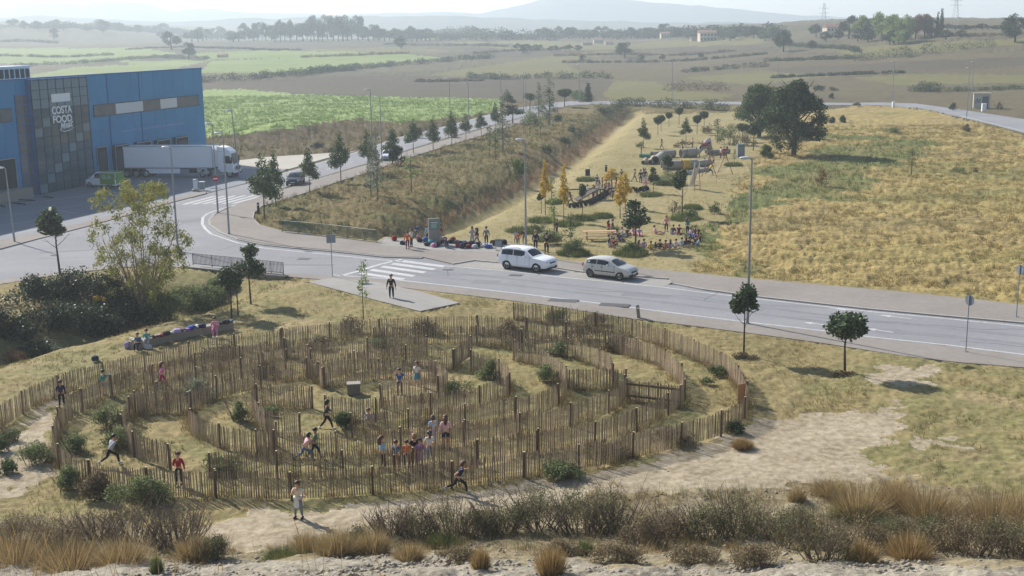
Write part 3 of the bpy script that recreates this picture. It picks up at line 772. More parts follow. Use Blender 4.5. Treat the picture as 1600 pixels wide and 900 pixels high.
def limbs(m, base, top, r0, n, spread, rise, rs, lean=0.0, sub=2, start=0.35):
    """tapered trunk from base to top with n curved limbs, each with sub twigs"""
    base, top = Vector(base), Vector(top)
    mid = (base + top) / 2 + Vector((rs.uniform(-1, 1), rs.uniform(-1, 1), 0)) * spread * 0.05
    m.tube([base, base.lerp(mid, 0.5), mid, top], [r0 * 1.25, r0, r0 * 0.75, r0 * 0.22], 6)
    for k in range(n):
        f = start + (0.97 - start) * (k + rs.random()) / n
        a = k * 2.4 + rs.uniform(-.4, .4)
        p = base.lerp(top, f)
        L = spread * (1.05 - 0.55 * f) * rs.uniform(.7, 1.1)
        d = Vector((math.cos(a), math.sin(a), rise)).normalized()
        q1 = p + d * L * .5 + Vector((0, 0, L * .05)); q2 = p + d * L + Vector((0, 0, L * .22))
        rr = r0 * (0.55 - 0.3 * f)
        m.tube([p, q1, q2], [rr, rr * .65, rr * .2], 4, False)
        for j in range(sub):
            b = a + rs.uniform(-1, 1); s = p.lerp(q2, rs.uniform(.4, .9))
            m.tube([s, s + Vector((math.cos(b), math.sin(b), rs.uniform(.2, 1))).normalized() * L * .45], [rr * .35, rr * .1], 3, False)

TREEV = {}
def tree_variant(kind, k):
    """meshes of one tree 1 m wide-ish in its real size; returns (trunk, crown, height, width)"""
    if (kind, k) in TREEV: return TREEV[(kind, k)]
    rs = random.Random(hash((len(kind), k)) % 1000 + k * 7 + ord(kind[0])); m = MB()
    L = []
    if kind == 'oak':            # young evergreen oak: clean stem, dense dark crown
        H, Wd, st = 3.6, 1.6, 0.42
        for _ in range(9):
            f = rs.random(); a = rs.uniform(0, 6.3); rr = (0.42 + .2 * rs.random()) * (1.15 - .6 * f)
            L.append((math.cos(a) * .45 * (1 - f * .6), math.sin(a) * .45 * (1 - f * .6), H * (st + .1 + (.9 - st) * f), rr, rr, rr * .8))
        limbs(m, (0, 0, 0), (0, 0, H * .9), .045, 8, .9, .8, rs)
        cr = crown_mesh('crown', L, 1500, .095, leaf_dark, .15, .5, .42); tm = bark_dark
    elif kind == 'round':        # clipped-looking round crown
        H, Wd, st = 3.0, 1.9, 0.5
        L = [(0, 0, H * .74, .82, .82, .66)] + [(math.cos(a) * .55, math.sin(a) * .55, H * (.7 + .12 * rs.random()), .42, .42, .36) for a in (0, 1.1, 2.3, 3.5, 4.6, 5.5)]
        limbs(m, (0, 0, 0), (0, 0, H * .85), .05, 8, .8, .7, rs, start=.5)
        cr = crown_mesh('crown', L, 1900, .09, leaf_dark, .3, .5, .38); tm = bark_dark
    elif kind == 'street':       # thin street tree, open dark-green crown in tiers
        H, Wd, st = 5.6, 2.6, .34
        for j in range(13):
            f = j / 12; a = j * 2.4 + rs.uniform(-.5, .5); rr = (.78 - .5 * f) * rs.uniform(.8, 1.2); o = (.75 - .68 * f)
            L.append((math.cos(a) * o, math.sin(a) * o, H * (st + .06 + (.93 - st) * f), rr, rr, rr * .85))
        limbs(m, (0, 0, 0), (0, 0, H * .95), .05, 11, 1.25, .75, rs)
        cr = crown_mesh('crown', L, 2300, .105, leaf_mid, .1, .8, .34); tm = bark
    elif kind == 'poplar':       # tall thin pale tree, few leaves
        H, Wd, st = 8, 1.8, .2
        for j in range(16):
            f = j / 15; a = j * 2.4; o = .35 * (1 - f) + .08
            L.append((math.cos(a) * o, math.sin(a) * o, H * (st + .78 * f), .42 - .25 * f, .42 - .25 * f, .7))
        limbs(m, (0, 0, 0), (0, 0, H * .98), .06, 22, 1.0, 2.2, rs, start=.15, sub=3)
        cr = crown_mesh('crown', L, 900, .09, leaf_grey, .1, .9, .45); tm = bark_pale
    elif kind == 'yellow':
        H, Wd, st = 5, 1.9, .4
        for j in range(12):
            f = j / 11; a = j * 2.4; o = .4 * (1 - f) + .1; rr = .5 - .25 * f
            L.append((math.cos(a) * o, math.sin(a) * o, H * (st + .56 * f), rr, rr, rr))
        limbs(m, (0, 0, 0), (0, 0, H * .95), .045, 10, .9, 1.2, rs)
        cr = crown_mesh('crown', L, 1100, .10, leaf_yellow, .1, .7, .4); tm = bark
    elif kind == 'sapling':
        H, Wd, st = 4, 1.0, .4
        L = [(rs.uniform(-.2, .2), rs.uniform(-.2, .2), H * (st + .06 * j), .28, .28, .3) for j in range(9)]
        limbs(m, (0, 0, 0), (0, 0, H * .97), .028, 9, .6, 1.4, rs)
        cr = crown_mesh('crown', L, 220, .075, leaf_mid if k % 2 else leaf_light, .1, .7); tm = bark
    elif kind == 'large':        # big spreading tree
        H, Wd, st = 11, 11, .12
        for j in range(80):
            f = rs.random() ** .8; a = rs.uniform(0, 6.3); o = 3.9 * math.sin(math.pi * (.16 + .78 * f)) * rs.uniform(.5, 1.1)
            rr = rs.uniform(.9, 1.6)
            L.append((math.cos(a) * o, math.sin(a) * o, H * (.09 + .81 * f), rr, rr, rr * .75))
        limbs(m, (0, 0, 0), (0, 0, H * .85), .32, 16, 5.2, .75, rs, start=.2, sub=4)
        cr = crown_mesh('crown', L, 21000, .165, leaf_mid if k % 2 else leaf_big, .1, 1.6, .34); tm = bark_dark
    elif kind == 'far':          # round crown seen far away
        H, Wd, st = 10, 9, .15
        for j in range(16):
            f = rs.random(); a = rs.uniform(0, 6.3); o = 3.0 * math.sin(math.pi * (.15 + .75 * f)); rr = rs.uniform(1.2, 2.1)
            L.append((math.cos(a) * o, math.sin(a) * o, H * (.24 + .6 * f), rr, rr, rr * .8))
        limbs(m, (0, 0, 0), (0, 0, H * .7), .3, 5, 3, .9, rs, sub=0)
        cr = crown_mesh('crown', L, 2600, .28, leaf_far, .2, 2.0, .33); tm = bark_dark
    elif kind == 'cypress':
        H, Wd, st = 12, 3.2, .05
        L = [(0, 0, H * (.1 + .11 * j), 1.2 * (1 - .085 * j), 1.2 * (1 - .085 * j), 1.2) for j in range(8)]
        limbs(m, (0, 0, 0), (0, 0, H * .9), .18, 5, .8, 1.5, rs, sub=0)
        cr = crown_mesh('crown', L, 900, .32, leaf_far, .3, 2, .25); tm = bark_dark
    elif kind == 'willow':       # half-bare multi-stem tree by the culvert
        H, Wd, st = 7.6, 7, .1
        for j in range(170):
            f = rs.random(); a = rs.uniform(0, 6.3); o = (3.1 * math.sin(math.pi * (.12 + .70 * f)) + .2) * math.sqrt(rs.random())
            L.append((math.cos(a) * o, math.sin(a) * o, H * (.08 + .88 * f), .42, .42, .4))
        for j in range(13):
            a = j * .49 + rs.uniform(-.3, .3); o = rs.uniform(.6, 2.9)
            b = Vector((math.cos(a) * .2, math.sin(a) * .2, 0)); t = Vector((math.cos(a) * o, math.sin(a) * o, H * rs.uniform(.7, .98) * (1 - .08 * o)))
            limbs(m, b, t, .05, 14, 1.3, 1.3, rs, sub=4, start=.12)
        cr = crown_mesh('crown', L, 18000, .066, leaf_willow, .0, .6, .35); tm = bark_pale
    TREEV[(kind, k)] = (m.mesh('trunk', tm), cr, H, Wd)
    return TREEV[(kind, k)]

def plant_tree(kind, k, base, h, wdt=None, label='', name=None, group=None, leaf=None, cat='tree'):
    tm, cm, H, Wd = tree_variant(kind, k)
    names = {'oak': 'evergreen_oak', 'round': 'round_tree', 'street': 'street_tree', 'poplar': 'poplar', 'yellow': 'yellow_tree', 'sapling': 'sapling',
             'large': 'broadleaf_tree', 'far': 'distant_tree', 'cypress': 'cypress', 'willow': 'willow'}
    t = thing(name or names[kind], label, cat, base, rnd.uniform(0, 6.28), group)
    s = h / H; sw = (wdt / Wd) if wdt else s
    t.scale = (sw, sw, s)
    link('trunk', tm, t)
    link('crown', cm, t, leaf)
    return t
def tree_px(kind, k, px, py, top, wpx=None, label='', **kw):
    b = on(px, py); h = tall(b, top)
    wdt = None
    if wpx:
        dep = float((np.array(b) - CAMP) @ _F); wdt = wpx * dep / FPX
    return plant_tree(kind, k, b, h, wdt, label, **kw)

# ---- named trees near the viewer:  kind, variant, base x, base y, top y, crown width, label
for row in (
 ('round', 0, 1320, 583, 484, 70, 'round dense dark tree standing alone on the lawn right of the picket maze'),
 ('oak', 0, 1162, 556, 445, 50, 'narrow dark evergreen tree just outside the right edge of the picket maze'),
 ('oak', 1, 94, 430, 320, 56, 'slim dark evergreen at the road edge left of the half-bare autumn tree'),
 ('oak', 2, 392, 475, 381, 44, 'dark young tree in front of the grey culvert railing'),
 ('oak', 0, 362, 497, 418, 42, 'dark young tree left of a matching pair behind the long stone bench'),
 ('oak', 1, 372, 494, 422, 36, 'dark young tree right of a matching pair behind the long stone bench'),
 ('street', 2, 413, 343, 241, 56, 'dark bushy street tree at the tip of the grass bank, biggest of the row'),
 ('street', 1, 431, 323, 236, 34, 'street tree right behind the biggest dark one, left of the grey car'),
 ('street', 3, 484, 302, 231, 34, 'street tree right beside the moving grey car'),
 ('street', 0, 533, 286, 206, 36, 'street tree on the pavement edge opposite the pale concrete apron'),
 ('street', 2, 575, 272, 203, 34, 'street tree left of the two tall lamp posts on the upper road'),
 ('street', 1, 613, 258, 199, 32, 'street tree in front of the white car half hidden by leaves'),
 ('street', 3, 646, 240, 187, 28, 'street tree beyond the half-hidden white car, first of the next four'),
 ('street', 0, 677, 236, 185, 28, 'street tree two places beyond the half-hidden white car'),
 ('street', 3, 706, 226, 175, 26, 'street tree with pale top left of the double lamp post'),
 ('street', 2, 728, 217, 178, 22, 'thin street tree touching the foot of a far lamp post'),
 ('street', 1, 752, 211, 174, 22, 'street tree on the verge where the upper road begins to bend'),
 ('street', 3, 774, 205, 162, 20, 'dark far street tree behind the tall pale poplar'),
 ('oak', 2, 801, 193, 163, 34, 'low dark tree with thick stem beside the white flowering bush'),
 ('oak', 0, 828, 172, 146, 26, 'deep green conical tree near the bend of the upper road'),
 ('street', 2, 793, 170, 140, 26, 'small dark tree behind the upper road bend'),
 ('round', 0, 882, 168, 137, 26, 'round dark tree beside the far end of the upper road'),
 ('cypress', 0, 919, 159, 127, 20, 'dark tree shaped like a figure eight by the far crossroad'),
 ('poplar', 0, 590, 314, 195, 34, 'pale nearly bare poplar rising from the grass bank by two lamps'),
 ('poplar', 1, 580, 306, 214, 26, 'second nearly bare pale poplar, smaller, left on the grass bank'),
 ('poplar', 1, 786, 238, 147, 40, 'tall silvery poplar standing on the bank beside the road'),
 ('poplar', 0, 858, 196, 117, 44, 'tall grey-green poplar at the end of the bank, highest of all'),
 ('poplar', 1, 842, 186, 128, 30, 'grey poplar just left of the highest one'),
 ('sapling', 1, 765, 246, 193, 20, 'green sapling on the bank left of the tall silvery poplar foot'),
 ('sapling', 1, 775, 251, 197, 22, 'green sapling on the bank directly before the silvery poplar'),
 ('sapling', 0, 828, 208, 168, 22, 'yellow-green sapling in the rough grass before the white bush'),
 ('sapling', 0, 845, 213, 180, 20, 'second yellow-green sapling in the rough grass before the white bush'),
 ('sapling', 0, 643, 300, 240, 30, 'yellow-green young tree low on the grass bank'),
 ('sapling', 0, 568, 500, 402, 26, 'bare little sapling between concrete slab and picket fence'),
 ('large', 0, 1240, 242, 122, 118, 'big spreading dark tree between playground and meadow'),
 ('large', 1, 1186, 214, 128, 96, 'light green bushy tree behind the big spreading dark one'),
 ('oak', 2, 993, 389, 312, 48, 'dense dark tree in the front of the seated circle of children'),
 ('oak', 1, 1066, 340, 262, 36, 'grey-green tree on a grass ring in front of the steel slide'),
 ('oak', 0, 910, 335, 288, 18, 'small dark tree left of the tyre ramp'),
 ('oak', 2, 1021, 302, 261, 16, 'small dark tree on a round grass ring before the big pipes'),
 ('oak', 0, 1043, 286, 243, 22, 'tree with loose crown growing in the shrubs before the pipes'),
 ('yellow', 0, 852, 336, 250, 24, 'bright yellow tree, leftmost on the playground'),
 ('yellow', 1, 881, 346, 256, 22, 'yellow-green slim tree beside the bright yellow one'),
 ('yellow', 1, 969, 342, 274, 26, 'yellow-green tree in front of the tyre ramp'),
 ('yellow', 0, 977, 326, 268, 26, 'yellow-green tree close behind another before the tyre ramp'),
 ('yellow', 0, 956, 292, 262, 40, 'wide low bright yellow tree behind the tyre ramp'),
 ('sapling', 1, 862, 316, 274, 18, 'sparse sapling between the two yellow trees'),
 ('sapling', 1, 892, 394, 330, 26, 'sparse sapling in the grass ring nearest the parked white car'),
 ('sapling', 0, 866, 374, 300, 26, 'bare thin sapling left of the picnic table'),
 ('oak', 1, 846, 334, 298, 16, 'little dark tree in front of the yellow ones'),
 ('street', 2, 1005, 232, 185, 22, 'tiered conifer-like tree at the left behind the pipes'),
 ('round', 0, 1028, 211, 180, 16, 'dark round tree left of a close pair at the back of the playground'),
 ('round', 0, 1033, 205, 178, 14, 'dark round tree right of a close pair at the back of the playground'),
 ('round', 0, 1045, 198, 174, 13, 'small dark round tree farthest left at the playground end'),
 ('round', 0, 1061, 195, 166, 14, 'small dark round tree at the far end under the hedge'),
 ('street', 1, 1072, 222, 183, 20, 'loose green tree behind the ring-shaped pipe'),
 ('round', 0, 1089, 210, 178, 16, 'dark round tree behind the climbing pipe, left one'),
 ('round', 0, 1100, 202, 172, 16, 'dark round tree behind the climbing pipe, right one'),
 ('sapling', 1, 1121, 223, 183, 24, 'sparse feathery tree behind the climbing pipe top'),
 ('round', 0, 1160, 222, 191, 22, 'flat-bottomed dark round tree behind the grey stele'),
 ('round', 0, 1177, 236, 190, 20, 'grey-green round tree right of the grey stele'),
 ('sapling', 1, 1147, 257, 232, 10, 'thin sapling on a round grass ring beside the grey stele'),
 ('sapling', 1, 1424, 272, 232, 26, 'leafy sapling alone in the yellow meadow'),
 ('far', 0, 268, 78, 46, 34, 'umbrella-shaped tree on the field road beyond the blue building'),
 ('far', 1, 295, 93, 64, 24, 'rounded bushy tree just right of the umbrella-shaped one'),
 ('far', 2, 627, 76, 56, 24, 'lone bushy tree leaning on a hump in the far fields'),
 ('far', 0, 1224, 82, 44, 34, 'twin-crowned dark tree standing left of the hilltop house'),
 ('far', 1, 976, 90, 64, 30, 'bushy tree alone in the middle distance fields'),
 ('far', 2, 1586, 66, 19, 44, 'big hillside tree cut by the right edge of the view'),
 ('far', 2, 911, 96, 85, 14, 'small round tree at the end of a field bank'),
 ('far', 1, 818, 84, 68, 14, 'dark tree at the left of a short far row'),
 ('far', 0, 1095, 92, 82, 10, 'small dark round tree on a field line'),
 ('far', 1, 1035, 95, 84, 12, 'pale small bush tree on a field line left of another'),
 ('far', 2, 1001, 95, 84, 12, 'pale small bush tree beside the bushy field tree'),
):
    kind, k, px, py, top, wpx, lab = row
    tree_px(kind, k, px, py, top, wpx, lab)
tree_px('willow', 0, 225, 497, 282, 170, 'tall half-bare autumn tree with yellow and green leaves by the culvert')

# ---- tree rows far away, each tree its own crown and trunk
def row_trees(pts, h0, h1, label, group, leafs=(None,), kinds=('far',), seed=3):
    rs = random.Random(seed)
    for i, (px, py, hpx, wpx) in enumerate(pts):
        b = on(px, py); 
        dep = float((np.array(b) - CAMP) @ _F)
        plant_tree(kinds[i % len(kinds)], i % 3, b, hpx * dep / FPX, wpx * dep / FPX, label, group=group, leaf=leafs[rs.randrange(len(leafs))])
rs = random.Random(5)
row = []
x = 300
while x < 860:
    hp = 20 + 10 * math.sin(x * .013 + 1) + rs.uniform(-4, 10) - 8 * (x > 560)
    row.append((x, 64 - (x - 300) * .003 + rs.uniform(-2, 2), max(10, hp + 3), rs.uniform(18, 34))); x += rs.uniform(5, 10)
row_trees(row, 8, 12, 'hazy tree in the long wood at the far edge of the green fields', 'trees of the far wood beyond the green fields', (None, None, leaf_mid), ('far',))
row = []
for x in range(0, 300, 20):
    if rs.random() < .75: row.append((x + rs.uniform(-8, 8), 36 + rs.uniform(0, 10) + x * 0.03, rs.uniform(9, 16), rs.uniform(14, 30)))
row += [(160, 52, 22, 26), (188, 50, 16, 18), (215, 52, 14, 24), (84, 62, 20, 18), (250, 60, 12, 14), (232, 50, 10, 20)]
row_trees(row, 8, 12, 'pale tree on the misty slope at the far left', 'trees on the misty far left slope')
row = []
x = 860
while x < 1215:
    row.append((x, 60 + rs.uniform(-4, 4), rs.uniform(10, 22), rs.uniform(18, 34))); x += rs.uniform(5, 11)
for x in range(810, 910, 12): row.append((x + rs.uniform(-4, 4), 80 + rs.uniform(-2, 2), rs.uniform(8, 14), rs.uniform(10, 18)))
row_trees(row, 8, 12, 'hazy tree of the broken tree line behind the stubble fields', 'trees behind the stubble fields', (None, None, leaf_mid))
row = [(1275, 58, 22, 26), (1290, 66, 18, 22), (1310, 62, 16, 20), (1326, 60, 38, 34), (1345, 62, 40, 34), (1362, 64, 38, 32), (1378, 66, 50, 40), (1396, 68, 48, 40), (1412, 68, 46, 36), (1430, 62, 42, 32),
       (1444, 60, 40, 34), (1456, 60, 34, 28), (1390, 70, 24, 28), (1404, 70, 22, 28), (1340, 64, 22, 26), (1356, 66, 18, 26), (1478, 62, 16, 26), (1500, 58, 12, 22), (1268, 76, 14, 18)]
gc = [0, 0, 0]
lab4 = ['dark tree of the hilltop grove round the house', 'light green tree of the hilltop grove', 'rust-brown autumn tree of the hilltop grove']
for i, (px, py, hp, wp) in enumerate(row):
    b = on(px, py); dep = float((np.array(b) - CAMP) @ _F); lf = 2 if px in (1430, 1444) else (1 if px in (1378, 1396, 1412, 1404, 1345) else 0)
    gc[lf] += 1; plant_tree('far', i % 3, b, hp * dep / FPX, wp * dep / FPX, lab4[lf] + (', number %s in the row' % ['one', 'two', 'three', 'four', 'five', 'six', 'seven', 'eight', 'nine', 'ten', 'eleven', 'twelve', 'thirteen', 'fourteen'][gc[lf] - 1]), group=['dark trees of the hilltop grove', 'light trees of the hilltop grove', 'rusty trees of the hilltop grove'][lf], leaf=[None, leaf_light, leaf_rust][lf])
for px, top, lab in ((1470, 10, 'tall dark conifer at the right of the hilltop grove'), (1464, 16, 'dark conifer leaning on the tallest one of the hilltop grove')):
    b = on(px, 58); plant_tree('cypress', 0, b, tall(b, top), None, lab)
row = []
x = 1480
while x < 1700:
    row.append((x, 47 + rs.uniform(-1, 1), rs.uniform(8, 14), rs.uniform(14, 24))); x += rs.uniform(9, 14)
row_trees([(a, b, c * .8, d) for a, b, c, d in row], 5, 8, 'tiny tree on the skyline behind the right hill', 'trees on the right skyline')

# ---- bushes and hedges
def bush(px, py, wpx, hpx, label, leaf=leaf_shrub, n=900, size=.06, name='bush', lobes=7, twigs=10, group=None, cat='bush', base=None, sh=.15):
    b = base or on(px, py); dep = float((np.array(b) - CAMP) @ _F); s = dep / FPX
    Wd, H = wpx * s, hpx * s; rs = random.Random(int(px * 13 + py)); L = []
    for _ in range(lobes):
        a = rs.uniform(0, 6.28); o = rs.uniform(0, .40) * Wd; f = rs.random(); rr = Wd * rs.uniform(.15, .24)
        L.append((math.cos(a) * o, math.sin(a) * o * .7, H * (.14 + .55 * f * (1 - 1.3 * o / Wd)), rr, rr * .9, min(rr, H * rs.uniform(.22, .36))))
    t = thing(name, label, cat, b, 0, group)
    m = MB()
    for k in range(twigs):
        a = rs.uniform(0, 6.28); o = Wd * .30 * math.sqrt(rs.random()); p0 = Vector((math.cos(a) * o, math.sin(a) * o * .7, -.05)); a2 = a + rs.uniform(-1, 1); q = rs.uniform(.1, .45) * H + .06 * Wd
        hh = H * rs.uniform(.5, 1.0) * (1.05 - .8 * o / Wd)
        p1 = p0 + Vector((math.cos(a2) * q * .5, math.sin(a2) * q * .5, hh * .5)); p2 = p0 + Vector((math.cos(a2) * q, math.sin(a2) * q, hh))
        m.tube([p0, p1, p2], [.010 * H + .003, .007 * H + .002, .002], 3, False)
        for j in range(3):
            q2 = p0.lerp(p2, rs.uniform(.25, .9)); m.tube([q2, q2 + Vector((rs.uniform(-1, 1), rs.uniform(-1, 1), .9)).normalized() * H * .28], [.005 * H + .0015, .0015], 3, False)
    m.build('stems', twigm, t)
    link('foliage', crown_mesh('foliage', L, n, size, leaf, sh, max(.25, Wd * .2), .36), t)
    return t
def hedge(P, hgt, thick, label, leaf=leaf_far, dens_=6.0, size=.3, name='hedge', group=None):
    size *= .6; dens_ *= 2.4
    pts = [on(a, b) for a, b in P]; D = []
    for a, b in zip(pts[:-1], pts[1:]):
        n = max(2, int((b - a).length / (thick * .6)))
        D += [a.lerp(b, k / n) for k in range(n)]
    c = sum(D, Vector()) / len(D); L = []
    rs = random.Random(len(D))
    for p in D:
        r_ = thick * rs.uniform(.5, .8); hh = hgt * rs.uniform(.6, 1.1)
        if rs.random() < .05: continue
        z = float(T(p.x, p.y)); L.append((p.x - c.x + rs.uniform(-.3, .3) * thick, p.y - c.y + rs.uniform(-.3, .3) * thick, z - c.z + hh * .4, r_, r_, hh * .6))
    n = int(len(L) * dens_ * 9)
    t = thing(name, label, 'hedge', c, 0, group)
    link('foliage', crown_mesh('foliage', L, n, size, leaf, .3, thick * .7, .3), t)
    m = MB()
    for q in L[::2]: m.tube([(q[0], q[1], q[2] - q[5] * .8), (q[0], q[1], q[2])], .05, 4, False)
    m.build('stems', bark_dark, t)
hedge([(310, 128), (400, 124), (480, 117), (560, 108), (640, 101), (690, 97), (770, 91)], 3.2, 3.5, 'long dark hedge between the bright green field and the ploughed slope', size=.45)
hedge([(735, 122), (790, 124), (860, 122)], 2.6, 3, 'thin dark hedge left of the poplars on the ploughed slope edge', size=.4)
hedge([(860, 123), (910, 122), (955, 124)], 3.4, 3.6, 'thick dark hedge right of the tallest poplar', size=.42)
hedge([(1340, 94), (1380, 91), (1440, 84), (1500, 77), (1560, 73)], 4.2, 4, 'long dark hedge climbing the slope below the hilltop grove', size=.4)
hedge([(1050, 142), (1090, 140), (1140, 142)], 3.0, 3.4, 'dark scrub line above the far crossroad', size=.35, leaf=leaf_brown)
hedge([(1070, 113), (1110, 110), (1160, 106), (1200, 104)], 2.2, 2.6, 'dark field bank with bushes in the brown slope', size=.35)
hedge([(880, 98), (960, 98), (1060, 96), (1160, 88), (1200, 85)], 1.6, 2.2, 'thin dark bank line across the stubble fields', size=.32)
hedge([(940, 178), (980, 166), (1020, 168), (1060, 170), (1110, 172), (1145, 174)], 2.4, 2.6, 'dark bramble hedge along the far end of the playground', size=.2, dens_=16)
hedge([(1432, 142), (1446, 143), (1460, 143)], 2.8, 4.0, 'dark rounded bush clump in the stubble field', size=.28, dens_=20)
hedge([(1460, 143), (1520, 142), (1600, 139)], 1.5, 1.8, 'low green hedge line running to the right edge', size=.25, leaf=leaf_mid)
for i_, (P, h_, k_, lab) in enumerate(((((600, 70), (700, 72), (800, 74)), 2.4, 4, 'dark strip hedge left of the short far tree row'), (((870, 88), (1000, 86), (1150, 80)), 1.8, 3, 'hedge line under the bushy field tree'), (((1200, 96), (1320, 92), (1340, 92)), 1.8, 3, 'brown bank hedge left of the climbing hedge'), (((470, 90), (560, 87), (640, 84)), 1.8, 3, 'thin hedge splitting two bright green strips'),
    (((1210, 122), (1300, 118), (1420, 114)), 1.2, 2.2, 'low weed line across the right stubble slope'), (((650, 128), (760, 126)), 1.2, 2.2, 'weed line on the ploughed slope'), (((1230, 72), (1330, 78), (1340, 82)), 2.2, 3.4, 'hedge below the twin-crowned tree'), (((1440, 60), (1540, 56), (1600, 54)), 1.6, 3, 'hedge on top of the right hill'), (((0, 88), (100, 90), (180, 86)), 2, 3.4, 'hedge between two pale strips at the far left'), (((740, 84), (800, 80), (880, 78)), 1.6, 3, 'hedge around the olive field'))):
    hedge(list(P), h_, k_, lab, size=.4, leaf=(leaf_far, leaf_brown)[i_ % 2])
hedge([(0, 66), (60, 66), (90, 68)], 3, 4, 'dark bank of trees at the far left fields', size=.5)
hedge([(20, 104), (120, 100), (200, 93), (250, 90), (330, 92)], 2.2, 4, 'grey hedge band behind the blue building roof', size=.4)
hedge([(200, 78), (300, 74), (400, 78), (470, 79)], 1.6, 3, 'thin grey hedge between two bright green strips', size=.4)
hedge([(910, 160), (900, 150), (925, 158)], 2.0, 2.2, 'green brambles round the foot of the figure-eight tree', size=.2, leaf=leaf_mid)
hedge([(290, 60), (400, 60), (520, 59), (640, 58), (760, 60), (860, 60)], 11, 14, 'hazy far wood closing the plain beyond the green fields', size=1.3, dens_=6)
hedge([(860, 60), (960, 58), (1080, 56), (1215, 54)], 8, 12, 'hazy far wood behind the stubble fields', size=1.3, dens_=6)
hedge([(-40, 44), (60, 44), (160, 46), (290, 52)], 7, 10, 'misty wood strip on the far left slope', size=1.3, dens_=5)
for (px, py, wp, hp, lab, lf, n, sz) in (
 (1200, 248, 26, 32, 'green bush at the left foot of the big spreading tree', leaf_mid, 1500, .12), (1300, 192, 18, 14, 'dark bush right behind the big spreading tree', leaf_dark, 500, .16),
 (1316, 192, 18, 16, 'dark bush right of another behind the big spreading tree', leaf_dark, 500, .16), (1299, 154, 12, 10, 'small dark bush on the stubble beyond the meadow', leaf_dark, 300, .2),
 (1338, 165, 18, 8, 'low dark bush at the edge of the far road', leaf_brown, 300, .16), (1280, 142, 28, 12, 'grey bush group behind the big spreading tree', leaf_far, 400, .22), (1300, 142, 18, 9, 'brown bush beside the grey group on the stubble', leaf_brown, 300, .22),
 (1392, 208, 30, 20, 'brownish shrub in the upper meadow', leaf_shrub, 700, .10), (1284, 292, 22, 42, 'tall dry stalk clump in the meadow', blade_dry, 500, .10), (1497, 270, 30, 14, 'small weed shrub low in the meadow', leaf_shrub, 400, .08), (1525, 270, 14, 12, 'brown weed tuft in the meadow right part', leaf_brown, 300, .07),
 (1510, 205, 22, 14, 'dark shrub beside the far road', leaf_brown, 400, .12), (1490, 172, 14, 16, 'bush beside the graffiti hut', leaf_far, 300, .15), (1560, 172, 14, 20, 'thin bush right of the graffiti hut', leaf_brown, 250, .14),
 (809, 278, 34, 60, 'yellow-green bushy shrub beside the central lamp post', leaf_light, 1500, .11), (620, 258, 34, 40, 'dark round shrub hiding the white car', leaf_dark, 1500, .13),
 (705, 216, 26, 22, 'grey shrub on the far verge of the upper road', leaf_brown, 500, .12), (655, 216, 24, 26, 'brown hedge shrub on the far side of the upper road', leaf_brown, 500, .13), (833, 196, 50, 26, 'white flowering bush on the bank', leaf_grey, 1500, .13),
 (870, 190, 26, 22, 'dark shrub behind the white flowering bush', leaf_dark, 500, .15), (495, 232, 24, 14, 'dark green shrub at the end of the pale apron', leaf_dark, 500, .12), (520, 238, 18, 10, 'grey shrub behind the pale apron', leaf_brown, 400, .12),
 (883, 226, 24, 20, 'dark thicket on the ditch bank', leaf_dark, 600, .13), (855, 240, 24, 24, 'brown-green thicket above the ditch', leaf_shrub, 600, .13), (895, 208, 30, 14, 'green shrub mound on the bank', leaf_mid, 500, .13),
 (1040, 288, 54, 36, 'reed-like shrub group in front of the pipes', leaf_shrub, 1400, .09), (1072, 340, 46, 26, 'shrub filling the grass ring of the tree near the slide', leaf_shrub, 900, .08), (1055, 335, 24, 34, 'bare twiggy shrub left of the tree near the slide', leaf_brown, 350, .06),
 (896, 396, 46, 34, 'shrub in the grass ring behind the two parked cars', leaf_shrub, 1200, .07), (862, 382, 56, 30, 'shrub behind the white parked car', leaf_shrub, 1200, .07), (985, 396, 46, 26, 'green shrub at the foot of the dense dark tree', leaf_mid, 1100, .07),
 (962, 366, 34, 16, 'low shrub behind the picnic table end', leaf_shrub, 500, .07), (1000, 230, 20, 12, 'small shrub behind the green pipe', leaf_shrub, 300, .09), (1068, 230, 34, 14, 'dry shrub behind the ring-shaped pipe', leaf_brown, 500, .10),
 (1105, 208, 26, 18, 'dry reeds behind the climbing pipe', leaf_brown, 500, .10), (1138, 226, 44, 44, 'loose grey thicket beside the big spreading tree', leaf_shrub, 1200, .12), (1166, 228, 34, 24, 'dry thicket behind the grey stele', leaf_brown, 600, .10),
 (840, 362, 34, 26, 'small shrub patch by the lamp post', leaf_shrub, 500, .06), (1118, 334, 30, 26, 'rough shrub on the meadow edge', leaf_shrub, 500, .08),
 (940, 178, 30, 12, 'dark brambles where the ditch meets the far road', leaf_dark, 500, .15),
): bush(px, py, wp, hp, lab, lf, n, sz)
ORD_ = ['middle of the top', 'top right part', 'directly left of the tree', 'centre of the left slope', 'far left middle', 'lower middle under the tree', 'at the foot of the tree', 'right of the tree foot', 'right slope', 'right end by the culvert', 'lowest at the left', 'against the culvert wall', 'cut by the left edge']
